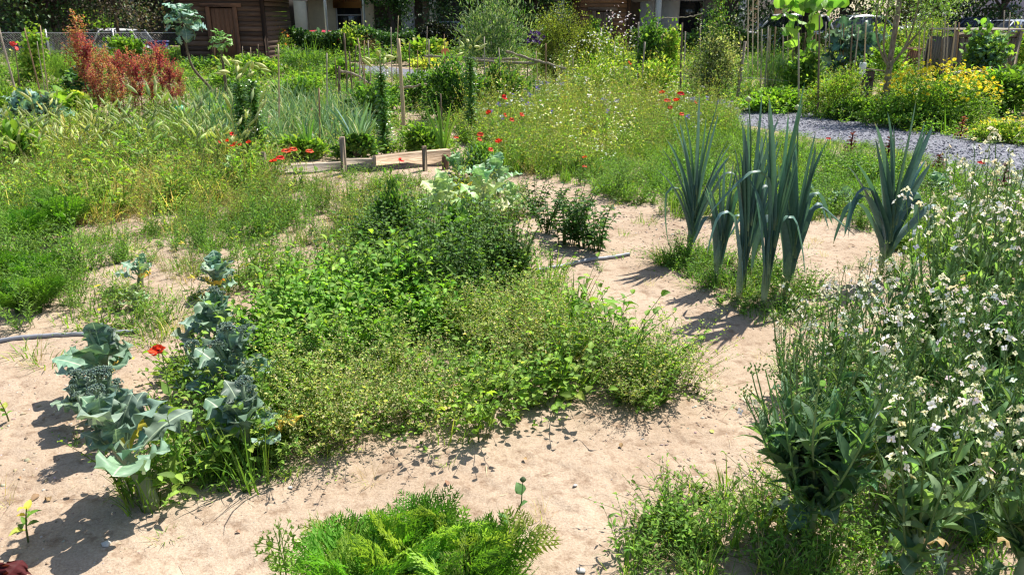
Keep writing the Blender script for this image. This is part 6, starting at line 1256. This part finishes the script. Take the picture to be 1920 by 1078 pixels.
# ================================================================ huts
def hut(name, lab, x0, x1, Y, depth, base, hw, doorx, doorw, doorz, eave, col, doorcol, side=-1, ridge_along='y', roofcol=(.16, .14, .13)):
    """plank hut; front wall at y=Y facing the garden; coordinates local to x0,Y,base"""
    t = thing(name, lab, 'hut', (x0, Y, base)); W_ = x1-x0; bh = .155
    def wall(xa, xb, ya, yb, h, gap=None, nm='wall'):
        g = Geo(); n = int(h/bh)+1
        for k in range(n):
            z = k*bh; zt = min(z+bh-.010, h); c = np.array(col)*random.uniform(.6, 1.45); o = random.uniform(0, .008)
            segs = [(xa, xb)]
            if gap and z < gap[2] and zt > 0: segs = [(xa, gap[0]), (gap[1], xb)]
            for a, b in segs:
                if ya == yb: g.put(box(a, b, ya-.03-o, ya+.02, z, zt, c))
                else: g.put(box(xa-.03-o, xa+.02, ya, yb, z, zt, c))
        obj(nm, g, 'hutwood', t)
    wall(0, W_, 0, 0, hw, (doorx, doorx+doorw, doorz[1])); wall(0, W_, depth, depth, hw, None, 'back_wall'); wall(0, 0, .03, depth-.04, hw, None, 'side_wall'); wall(W_, W_, .03, depth-.04, hw, None, 'side_wall')
    for x in (-.05, W_-.07): obj('corner_post', box(x, x+.12, -.06, .06, 0, hw, np.array(col)*.45, .005), 'oldwood', t)
    d = obj('door', merge(*[box(doorx+.05+k*(doorw-.1)/5+.003, doorx+.05+(k+1)*(doorw-.1)/5-.003, -.022, .01, doorz[0], doorz[1]-.04, np.array(doorcol)*random.uniform(.8, 1.25)) for k in range(5)]), 'oldwood', t)
    obj('handle', tube([(doorx+doorw-.14, -.05, 1.0), (doorx+doorw-.14, -.05, 1.12)], .012, 6, (.1, .1, .1)), 'metal', d)
    fc = np.array(doorcol)*.95
    for x in (doorx-.09, doorx+doorw-.05): obj('door_frame', box(x, x+.14, -.065, -.033, max(0, doorz[0]-.02), doorz[1], fc, .004), 'oldwood', t)
    obj('door_lintel', box(doorx-.25, doorx+doorw+.25, -.075, -.040, doorz[1], doorz[1]+.12, fc*1.05, .004), 'plankwood', t)
    # gable roof, ridge running front to back
    rg = Geo(); ov = eave; rz_ = hw+W_*.28; mid = W_/2
    for s in (-1, 1):
        xe = mid+s*(mid+ov); ze = hw-ov*.56+.02; th = .06
        v = [(mid, -ov, rz_), (xe, -ov, ze), (xe, depth+ov, ze), (mid, depth+ov, rz_)]; v2 = [(a, b, c+th) for a, b, c in v]
        rg.add(v+v2, [(0, 1, 2, 3), (7, 6, 5, 4), (0, 4, 5, 1), (1, 5, 6, 2), (2, 6, 7, 3), (3, 7, 4, 0)], None, roofcol)
    obj('roof', rg, 'roofsheet', t)
    for y in (0, depth): gg = Geo(); gg.add([(0, y-.02, hw), (W_, y-.02, hw), (mid, y-.02, rz_-.02), (0, y+.02, hw), (W_, y+.02, hw), (mid, y+.02, rz_-.02)], [(0, 1, 4, 3), (1, 2, 5, 4), (2, 0, 3, 5)], [(0, 2, 1), (3, 4, 5)], np.array(col)*.8); obj('gable', gg, 'hutwood', t)
    return t
Y1 = 26.8; b1 = float(gh(-10, Y1)); xa = AT(338, 60, Y1)[0]; xb = AT(497, 60, Y1)[0]; dx = AT(396, 60, Y1)[0]-xa; dw = AT(444, 60, Y1)[0]-AT(396, 60, Y1)[0]; zt = AT(400, 14, Y1)[2]-b1
hut('garden_hut', 'dark brown plank hut with a peeling red brown door, left background', xa, xb, Y1, 3.2, b1, 2.35, dx, dw, (.05, zt), .55, (.115, .075, .055), (.27, .15, .10))
Y2 = 30.0; b2 = float(gh(3, Y2))-.0; xa = AT(1083, 40, Y2)[0]; xb = AT(1178, 40, Y2)[0]; dx = AT(1114, 40, Y2)[0]-xa; dw = AT(1144, 40, Y2)[0]-AT(1114, 40, Y2)[0]; zt = AT(1130, 21, Y2)[2]-b2
hut('garden_hut', 'second, lighter brown plank hut with a small grey hatch, middle background', xa, xb, Y2, 2.6, b2, 2.45, dx, dw, (.7, zt), .7, (.20, .115, .07), (.22, .17, .14))
# ================================================================ chain link fence on the left
t = thing('chain_link_fence', 'low grey chain link fence in front of the parked cars on the left', 'fence', (AT(-160, 90, 27.8)[0], 27.8, float(gh(-15, 27.8)))); x1 = AT(340, 90, 27.8)[0]-t.location.x; Hf = 1.0; st = .09; A = []; B = []
n = int(x1/st)
for k in range(-int(Hf/st), n):
    xs_, xe = k*st, k*st+Hf; za, zb = 0, Hf
    if xs_ < 0: za = -xs_; xs_ = 0
    if xe > x1: zb = Hf-(xe-x1); xe = x1
    A.append((xs_, 0, za)); B.append((xe, 0, zb)); A.append((xs_, .004, Hf-za)); B.append((xe, .004, Hf-zb))
g = Geo(); sticks(g, A, B, .0018, (.30, .30, .30)); sticks(g, [(0, 0, Hf)], [(x1, 0, Hf)], .012, (.45, .45, .45)); obj('mesh', g, 'metal', t)
for k in range(5): obj('post', tube([(x1*k/4, .03, 0), (x1*k/4, .03, Hf+.12)], .03, 8, (.5, .5, .5)), 'metal', t)
# ================================================================ hedge
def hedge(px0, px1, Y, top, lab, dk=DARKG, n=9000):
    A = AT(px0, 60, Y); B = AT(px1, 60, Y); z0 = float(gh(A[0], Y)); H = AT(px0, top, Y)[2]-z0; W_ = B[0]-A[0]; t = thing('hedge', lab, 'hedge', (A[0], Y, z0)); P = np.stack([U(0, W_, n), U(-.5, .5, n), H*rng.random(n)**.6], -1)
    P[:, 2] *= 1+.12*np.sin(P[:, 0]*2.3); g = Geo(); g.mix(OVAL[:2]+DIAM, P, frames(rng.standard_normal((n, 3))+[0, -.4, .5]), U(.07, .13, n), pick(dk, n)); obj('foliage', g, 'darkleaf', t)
    obj('trunks', (lambda s: s)(sticks(Geo(), np.column_stack([np.arange(.3, W_, .6), np.zeros((len(np.arange(.3, W_, .6)), 2))]), np.column_stack([np.arange(.3, W_, .6)+.1, np.zeros(len(np.arange(.3, W_, .6))), np.full(len(np.arange(.3, W_, .6)), H*.8)]), .03, (.1, .08, .06))), 'bark', t)
hedge(498, 780, 30.0, 58, 'clipped dark green hedge between the hut and the dark bush', n=9000)
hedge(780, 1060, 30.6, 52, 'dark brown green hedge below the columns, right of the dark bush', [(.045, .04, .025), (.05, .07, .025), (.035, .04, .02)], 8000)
hedge(1185, 1420, 31.0, 58, 'green hedge behind the stakes and the second hut', GREEN+DARKG, 7000)
hedge(1420, 2050, 31.5, 60, 'mixed green hedge behind the right plot, in front of the street', GREEN+OLV, 12000)
hedge(-300, 330, 30.5, 98, 'low green undergrowth below the fence on the left', GREEN+OLV, 9000)
# ================================================================ building on columns
BY = 46.0; gz = -.39
def XB(px, Y): return AT(px, 20, Y)[0]
t = thing('apartment_building', 'beige apartment building standing on columns with dark recesses, behind the street', 'building', (0, BY, gz))
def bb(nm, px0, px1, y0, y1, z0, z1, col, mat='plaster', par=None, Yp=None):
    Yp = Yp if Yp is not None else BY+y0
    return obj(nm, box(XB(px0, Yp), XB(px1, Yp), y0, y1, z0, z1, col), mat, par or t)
xl, xr = -420, 1500
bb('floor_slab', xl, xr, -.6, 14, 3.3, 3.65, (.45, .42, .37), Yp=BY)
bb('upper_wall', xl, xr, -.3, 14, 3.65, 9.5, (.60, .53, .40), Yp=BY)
bb('roof', xl, xr, -.8, 14.5, 9.5, 9.9, (.4, .38, .36), Yp=BY)
for k in range(26):
    x = XB(xl, BY)+1.2+k*2.35
    for z in (4.5, 7.2): w_ = obj('window', box(x, x+1.2, -.345, -.303, z, z+1.4, (.75, .75, .72)), 'plaster', t); obj('pane', box(x+.07, x+1.13, -.372, -.348, z+.07, z+1.33), 'glass', w_)
for px0, px1, c in [(236, 251, (.52, .46, .36)), (551, 573, (.88, .76, .54)), (805, 818, (.88, .76, .54)), (-160, -140, (.5, .45, .35)), (1046, 1058, (.5, .45, .36)), (1230, 1240, (.85, .78, .64)), (1388, 1400, (.85, .78, .66))]:
    bb('column', px0, px1, -.45, .05, 0, 3.3, c)
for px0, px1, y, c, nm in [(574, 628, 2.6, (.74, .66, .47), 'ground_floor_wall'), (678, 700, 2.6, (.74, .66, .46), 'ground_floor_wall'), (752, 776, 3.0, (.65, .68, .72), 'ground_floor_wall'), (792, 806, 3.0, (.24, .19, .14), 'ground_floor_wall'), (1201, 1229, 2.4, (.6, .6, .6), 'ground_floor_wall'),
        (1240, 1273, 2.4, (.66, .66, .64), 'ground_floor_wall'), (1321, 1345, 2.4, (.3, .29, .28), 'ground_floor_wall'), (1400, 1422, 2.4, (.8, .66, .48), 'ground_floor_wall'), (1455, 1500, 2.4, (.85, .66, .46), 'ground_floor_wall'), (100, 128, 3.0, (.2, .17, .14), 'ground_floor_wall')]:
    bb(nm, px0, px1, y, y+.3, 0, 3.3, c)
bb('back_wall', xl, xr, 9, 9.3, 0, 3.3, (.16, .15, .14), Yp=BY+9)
for px0, px1 in [(628, 678), (1273, 1321)]:
    z0 = 0 if px0 < 700 else .9; w_ = bb('shop_window', px0, px1, 2.85, 2.9, z0, 3.3, (1, 1, 1), 'glass', Yp=BY+2.6)
    obj('window_frame', merge(box(XB(px0, BY+2.6)-.0, XB(px0, BY+2.6)+.08, 2.78, 2.84, z0, 3.3, (.6, .6, .6)), box(XB(px1, BY+2.6)-.08, XB(px1, BY+2.6), 2.78, 2.84, z0, 3.3, (.6, .6, .6)), box(XB(px0, BY+2.6)+.08, XB(px1, BY+2.6)-.08, 2.78, 2.84, AT(700, 3 if px0 > 700 else 30, BY+2.6)[2]-gz, AT(700, 3 if px0 > 700 else 30, BY+2.6)[2]-gz+.07, (.6, .6, .6))), 'plaster', w_)
zs = AT(650, 16, BY+2.3)[2]-gz
t2 = thing('orange_sign', 'faded orange sign board hanging under the building between two posts', 'sign', (XB(625, BY+2.2), BY+2.2, gz+zs)); ws = XB(678, BY+2.2)-XB(625, BY+2.2); obj('board', box(0, ws, 0, .05, 0, 1.0, (.42, .20, .06), .01), 'plaster', t2)
fc = bpy.data.curves.new('sign_text', 'FONT'); fc.body = 'FERRES'; fc.size = .30; fc.extrude = .004; fo = bpy.data.objects.new('lettering', fc); COL.objects.link(fo)
dg = bpy.context.evaluated_depsgraph_get(); me = bpy.data.meshes.new_from_object(fo.evaluated_get(dg)); bpy.data.objects.remove(fo); me.materials.clear(); me.materials.append(M['matte'])
ca = me.color_attributes.new('col', 'FLOAT_COLOR', 'POINT'); ca.data.foreach_set('color', np.tile([.18, .09, .04, 1], len(me.vertices)).astype(np.float32))
lo = bpy.data.objects.new('lettering', me); COL.objects.link(lo); lo.parent = t2; lo.location = (ws*.30, -.007, .36); lo.rotation_euler = (PI/2, 0, 0)
bb2 = thing('handrail', 'thin pale metal handrail along the pavement before the columns', 'rail', (XB(495, 44.5), 44.5, gz)); xx = XB(1060, 44.5)-bb2.location.x
obj('bar', tube([(0, 0, .95), (xx, 0, .95)], .03, 6, (.55, .58, .62)), 'metal', bb2)
for k in range(9): obj('post', tube([(xx*k/8, 0, 0), (xx*k/8, 0, .92)], .025, 6, (.4, .42, .45)), 'metal', bb2)
t = thing('side_building', 'pale lilac building corner behind the trees at the far right', 'building', (AT(1834, 20, 60)[0], 60, -.5)); obj('wall', box(0, 22, 0, 8, 0, 8, (.50, .48, .60)), 'plaster', t); obj('roof', box(-.3, 22.3, -.3, 8.3, 8, 8.3, (.3, .3, .3)), 'plaster', t)
for k in range(7): w_ = obj('window', box(1.5+k*3, 2.9+k*3, -.05, -.003, 1.2, 2.8, (.3, .3, .3)), 'plaster', t); obj('pane', box(1.58+k*3, 2.82+k*3, -.075, -.053, 1.28, 2.72), 'glass', w_)
def lamp(px, Y, r, lab, col):
    p = AT(px, 20, Y); t = thing('street_lamp', lab, 'street lamp', (p[0], Y, -.5)); obj('pole', tube([(0, 0, 0), (0, 0, 3), (0, 0, 6)], [r, r*.9, r*.7], 10, col), 'metal', t, smooth=True)
    obj('arm', tube([(0, 0, 6), (.2, -.3, 6.25), (.3, -.9, 6.35)], .04, 8, col), 'metal', t); obj('lamp_head', box(.15, .45, -1.4, -.9, 6.28, 6.4, (.3, .3, .3), .02), 'metal', t)
lamp(610, 33.0, .065, 'pale grey lamp post in front of the beige wall, left one', (.62, .66, .74)); lamp(682, 33.2, .055, 'grey lamp post right of the orange sign', (.5, .55, .62))
# blue container behind the fence
p = AT(277, 60, 34); t = thing('blue_bin', 'dark blue bin standing behind the fence, left of the dark hut', 'bin', (p[0]-.3, 34.5, -.53)); obj('body', box(0, .65, 0, .6, .08, 1.0, (.02, .06, .25), .03), 'pvc', t); obj('lid', box(-.03, .68, -.04, .63, 1.004, 1.08, (.02, .05, .2), .02), 'pvc', t)
for x in (.08, .5): obj('wheel', tube([(x, .1, .08), (x+.06, .1, .08)], .08, 12, (.02, .02, .02)), 'rubber', t)
# ================================================================ parked cars
def car(name, lab, px, Y, L, H, col, rz=0, suv=False, wagon=False):
    p = AT(px, 30, Y); W_ = 1.75; t = thing(name, lab, 'car', (p[0], Y, float(-.53+.5*sstep(5, 13, p[0]))), rz, 'cars parked along the street behind the garden')
    zb = .24; zs_ = H*.60; hl = L/2
    # side outline of the body below the windows
    xs = np.array([-hl, -hl+.03, -hl+.35, -hl+1.15, -hl+1.35, hl-.55, hl-.12, hl]); zt_ = np.array([.55, .68, zs_*.93, zs_*1.0, zs_*1.02, zs_*1.02, zs_*.97, .62])
    xx = np.linspace(-hl, hl, 40); zt2 = np.interp(xx, xs, zt_); wa, wb = -hl+.82, hl-.80; wr = .34
    zl = np.full(40, zb)
    for c in (wa, wb):
        m = np.abs(xx-c) < wr+.04; zl[m] = np.maximum(zl[m], np.sqrt(np.clip((wr+.04)**2-(xx[m]-c)**2, 0, 1))+.30)
    wy = (W_/2)*(1-.10*np.abs(xx/hl)**4); g = Geo(); V = []
    for i in range(40):
        zm = (zt2[i]+zl[i])/2
        V += [(xx[i], -wy[i]*.93, zl[i]), (xx[i], -wy[i], zm), (xx[i], -wy[i]*.97, zt2[i]-.05), (xx[i], -wy[i]*.90, zt2[i]), (xx[i], wy[i]*.90, zt2[i]), (xx[i], wy[i]*.97, zt2[i]-.05), (xx[i], wy[i], zm), (xx[i], wy[i]*.93, zl[i])]
    Q = [(i*8+j, (i+1)*8+j, (i+1)*8+(j+1) % 8, i*8+(j+1) % 8) for i in range(39) for j in range(8)]; Q += [(0, 1, 2, 3), (0, 3, 4, 7), (4, 5, 6, 7), (39*8+3, 39*8+2, 39*8+1, 39*8), (39*8+7, 39*8+4, 39*8+3, 39*8), (39*8+7, 39*8+6, 39*8+5, 39*8+4)]
    g.add(V, Q, None, col); obj('body', g, 'carpaint', t, smooth=True)
    # cabin: glass volume, roof and pillars
    a0, a1 = -hl+1.1, -hl+1.75; b1_, b0 = (hl-.45, hl-.12) if (suv or wagon) else (hl-1.15, hl-.5); r0, r1 = .82*W_/2, .68*W_/2
    def ringp(z, xa_, xb_, w): return [(xa_, -w, z), (xb_, -w, z), (xb_, w, z), (xa_, w, z)]
    gg = Geo(); gg.add(ringp(zs_+.01, a0, b0, r0)+ringp(H-.06, a1, b1_, r1), [(0, 1, 5, 4), (1, 2, 6, 5), (2, 3, 7, 6), (3, 0, 4, 7)]); obj('windows', gg, 'glass', t)
    rf = Geo(); n = 12; q = np.linspace(0, 1, n); xr_ = a1-.02+(b1_-a1+.04)*q; zr = H-.06+.07*np.sin(PI*q)**.6; V = []
    for i in range(n): V += [(xr_[i], -r1-.02, H-.09), (xr_[i], -r1*.9, zr[i]-.01), (xr_[i], 0, zr[i]+.01), (xr_[i], r1*.9, zr[i]-.01), (xr_[i], r1+.02, H-.09)]
    rf.add(V, [(i*5+j, (i+1)*5+j, (i+1)*5+j+1, i*5+j+1) for i in range(n-1) for j in range(4)], None, col); obj('roof', rf, 'carpaint', t, smooth=True)
    for s in (-1, 1):
        for f in (0, .36, .7, 1):
            xa_ = a0+(b0-a0)*f; xt = a1+(b1_-a1)*f; obj('pillar', tube([(xa_, s*(r0+.01), zs_), (xt, s*(r1+.01), H-.06)], .04, 5, col), 'carpaint', t)
        obj('wing_mirror', box(a0+.25, a0+.4, s*(W_/2+.02)-.08, s*(W_/2+.02)+.08, zs_-.02, zs_+.12, col, .02), 'carpaint', t)
        obj('headlight', box(-hl+.04, -hl+.3, s*.55-.17, s*.55+.17, .62, .76, (.85, .87, .9), .02), 'pvc', t); obj('tail_light', box(hl-.16, hl+.005, s*.62-.12, s*.62+.12, .68, .9, (.4, .02, .02), .01), 'pvc', t)
        for c in (wa, wb):
            w_ = thing('wheel', None, None); w_.parent = t; w_.location = (c, s*.76, .32)
            obj('tyre', tube([(0, -.11, 0), (0, -.10, 0), (0, .10, 0), (0, .11, 0)], [.26, .32, .32, .26], 20, (1, 1, 1)), 'rubber', w_, smooth=False); obj('rim', tube([(0, -.118, 0), (0, .118, 0)], .19, 14, (.6, .6, .62)), 'metal', w_)
    obj('bumper', box(-hl-.03, -hl+.25, -W_*.42, W_*.42, .28, .5, np.array(col)*.9, .04), 'carpaint', t)
CW = (.80, .81, .83)
car('parked_car', 'white car behind the fence, its rear hidden by the red orach', 178, 34.2, 4.3, 1.58, CW, 0, True)
car('parked_car', 'dark blue grey car parked at the far left edge', 5, 34.6, 4.2, 1.45, (.05, .07, .10))
car('parked_car', 'red car of which only the shiny roof shows above the hedge', 584, 36.0, 4.0, 1.48, (.55, .02, .04))
car('parked_car', 'light silver car roof showing above the dark hedge', 776, 36.2, 4.2, 1.46, (.55, .58, .62))
car('parked_car', 'white car seen end on between the columns and the dark trunk', 842, 42.5, 3.9, 1.8, CW, PI/2)
car('parked_car', 'white van like car behind the right plot, left of the grape vine', 1462, 34.5, 4.4, 1.72, CW, 0, True)
car('parked_car', 'greenish dark car between the tree trunk and the forked tree', 1604, 36.0, 4.2, 1.62, (.06, .10, .11))
car('parked_car', 'dark navy car at the right behind the compost box', 1815, 39.5, 4.3, 1.50, (.02, .03, .08))
car('parked_car', 'silver blue car next to the dark navy one on the right', 1890, 37.0, 4.0, 1.42, (.35, .40, .48), .3)
car('parked_car', 'white car at the far right edge behind the stakes', 1960, 39.0, 4.2, 1.6, CW)
car('parked_car', 'white car farther back between the navy car and the trees', 1750, 46.0, 4.4, 1.75, CW)
# ================================================================ trees
def tree(px, Y, H, R, lab, pal, seed, trunk=.22, clear=2.2, n=5200, ll=.16, col=(.13, .10, .08), lean=0, z0=-.5, dark='darkleaf', crowns=46, fork=False, low=None):
    rs = np.random.default_rng(seed); p = AT(px, 20, Y); t = thing('tree', lab, 'tree', (p[0], Y, z0)); cz = clear+(H-clear)*.5
    tp = [np.array([0, 0, 0]), np.array([lean*.4, 0, clear*.6]), np.array([lean, 0, clear+.6]), np.array([lean*1.2, 0, H*.75])]
    g = tube(smoothline(np.array(tp), 12), np.linspace(trunk, trunk*.3, 12), 10, col, jit=.06)
    c = nrm(rs.standard_normal((crowns, 3)))*rs.uniform(.35, .9, (crowns, 1)); c = c*[R, R, (H-clear)*.5]+[lean, 0, cz]
    if low is not None: q = rs.integers(0, crowns, 10); c[q, 2] = rs.uniform(low, clear+.4, 10)
    for i in range(12): g.put(tube([tp[2]*.9, (tp[2]+c[i])/2+[0, 0, .3], c[i]], [trunk*.4, trunk*.2, .02], 6, col, cap=False))
    obj('trunk', g, 'bark', t, smooth=True); k = rs.integers(0, crowns, n); P = c[k]+rs.standard_normal((n, 3))*R*.17; tc = rs.uniform(.75, 1.25, (crowns, 1))[k]
    L = ll*rs.uniform(.6, 1.2, n); g = Geo(); g.mix(OVAL, P, frames(rs.standard_normal((n, 3))+[0, 0, -.1]), np.stack([L*.6, L, L], -1), pick(pal, n)*tc); obj('crown', g, dark, t); return t
TD = [(.04, .09, .03), (.06, .12, .035), (.03, .065, .02), (.08, .14, .04)]
tree(20, 32.6, 7.5, 3.2, 'leaning tree with a bent mossy trunk at the far left', TD+[(.10, .15, .05)], 1, .20, 1.5, 8000, .17, (.17, .16, .07), .9, low=1.7)
tree(95, 33.0, 6.5, 2.6, 'purple leaved plum tree behind the left fence', [(.06, .03, .035), (.08, .04, .04), (.04, .025, .025), (.1, .07, .06)], 2, .14, 1.6, 6500, .15, low=1.3)
tree(150, 40.5, 8, 3.4, 'dark leafy street tree behind the white car', TD, 3, .22, 2.0, 6500, .2, low=1.6)
tree(215, 33.0, 6.0, 2.0, 'thin branched tree with reddish leaves left of the hut', [(.10, .08, .05), (.08, .12, .04), (.16, .12, .08)], 4, .10, 1.9, 3000, .13, low=1.6)
tree(300, 41.2, 8, 3.0, 'dark tree behind the left side of the hut', TD, 5, .25, 2.2, 5000, .2, low=1.7)
tree(735, 33.0, 6.5, 1.25, 'dense dark green bushy tree in front of the building', [(.05, .12, .025), (.07, .15, .03), (.035, .08, .02)], 6, .12, 1.0, 9000, .15, crowns=60, low=.7)
tree(855, 42.8, 8, 2.6, 'dark trunked street tree right of the beige column', TD, 7, .30, 2.6, 4500, .2, (.05, .04, .035), low=2.2)
tree(838, 60, 9, 4.0, 'sunlit green tree far behind the building gap', BRIGHT+GREEN, 8, .25, 1.0, 5000, .28, low=.6)
tree(905, 34.0, 7, 2.4, 'dark tree above the grey leaved shrub', TD, 9, .22, 2.0, 6500, .18, (.06, .05, .04), low=1.4)
tree(1000, 34.5, 7, 2.2, 'dark tree between the olive shrub and the second hut', TD, 10, .2, 2.0, 6000, .18, low=1.4)
tree(1365, 33.5, 7, 1.8, 'dark tree behind the mottled shrub', TD, 11, .2, 1.7, 5000, .17, low=1.3)
tree(1517, 33.0, 9, 3.0, 'big tree with a thick nearly black trunk behind the right plot', TD, 12, .36, 2.6, 5000, .2, (.045, .035, .03), low=2.3)
tree(1580, 41, 8, 3.0, 'dark leafy tree above the greenish car', TD+OLV[:1], 13, .24, 1.8, 7500, .2, low=1.5)
tree(1760, 41, 8, 3.2, 'dark branching tree right of the forked one, far behind', TD, 14, .26, 2.3, 6000, .2, low=1.9)
tree(1700, 52, 8, 4.0, 'olive green far tree behind the street on the right', OLV+GREEN, 15, .24, 1.0, 7000, .25, low=.8)
tree(1880, 40.5, 7.5, 2.4, 'dark leafy tree at the right edge above the parked cars', TD, 16, .2, 2.0, 6500, .2, low=1.5)
tree(1800, 66, 9, 5.0, 'pale green far trees beyond the lilac building corner', GREEN+OLV, 17, .24, 1.0, 6000, .3, low=.6)
tree(455, 40, 9, 3.6, 'tall tree hidden behind the roof of the dark hut', TD, 18, .25, 4.6, 4500, .22)
tree(1130, 44.3, 9, 3, 'street tree rising behind the second hut', TD, 19, .22, 4.8, 4500, .22)
tree(-60, 41, 9, 3.5, 'dark tree outside the left corner of the view', TD, 20, .3, 1.6, 6000, .2, low=1.2)
# forked small tree at the right plot
g0 = onground(1655, 228); s = PXM(228); t = thing('forked_fruit_tree', 'small forked fruit tree tied to a brown post in front of the yellow daisies', 'small tree', g0)
BK = (.36, .30, .20)
g = tube(np.array([(0, 0, 0), (.02, 0, 50*s), (-.01, 0, 90*s), (0, 0, 110*s)]), [.035, .03, .03, .028], 8, BK, jit=.08)
for pts in ([(0, 0, 95*s), (-20*s, 0, 120*s), (-38*s, 0, 165*s), (-42*s, 0, 230*s)], [(0, 0, 105*s), (20*s, 0, 135*s), (30*s, 0, 190*s), (28*s, 0, 260*s)], [(-10*s, 0, 110*s), (-22*s, 0, 150*s), (-22*s, 0, 250*s)], [(10*s, 0, 118*s), (40*s, 0, 160*s), (62*s, 0, 200*s)]):
    g.put(tube(smoothline(np.array(pts), 9), np.linspace(.022, .010, 9), 6, BK, jit=.08))
obj('trunk', g, 'bark', t, smooth=True); n = 3600; rs = np.random.default_rng(9); c = np.array([(-45, 235), (-30, 200), (-10, 260), (30, 225), (50, 200), (70, 185), (20, 255), (60, 240), (-60, 250), (85, 215), (95, 240), (40, 170), (-20, 300), (30, 310), (70, 290)])*s
k = rs.integers(0, len(c), n); P = np.stack([c[k, 0]+rs.standard_normal(n)*11*s, rs.standard_normal(n)*30*s, c[k, 1]+rs.standard_normal(n)*11*s], -1); L = .06*U(.6, 1.2, n)
g = Geo(); g.mix(LANCE+OVAL[:1], P, frames(rs.standard_normal((n, 3))+[0, 0, -.2]), np.stack([L*.4, L, L], -1), pick(GREY_L+BRIGHT, n)); obj('crown', g, 'leaf', t)
for a, b in ((-57, 215), (-35, 222)): gg = Geo(); gg.put(SPIN6, (a*s, -.1, b*s), frames(np.array([[0, 0, 1.0]]))[0], .05, (.6, .5, .12)); obj('fruit', gg, 'leaf', t, smooth=True)
post(1652, 226, -20, .085, 'tall round brown post beside the forked fruit tree', (.34, .27, .21), round_=True, mat='bark')
for px, Y, r, lab in [(735, 34, .05, 'x'),][:0]: pass
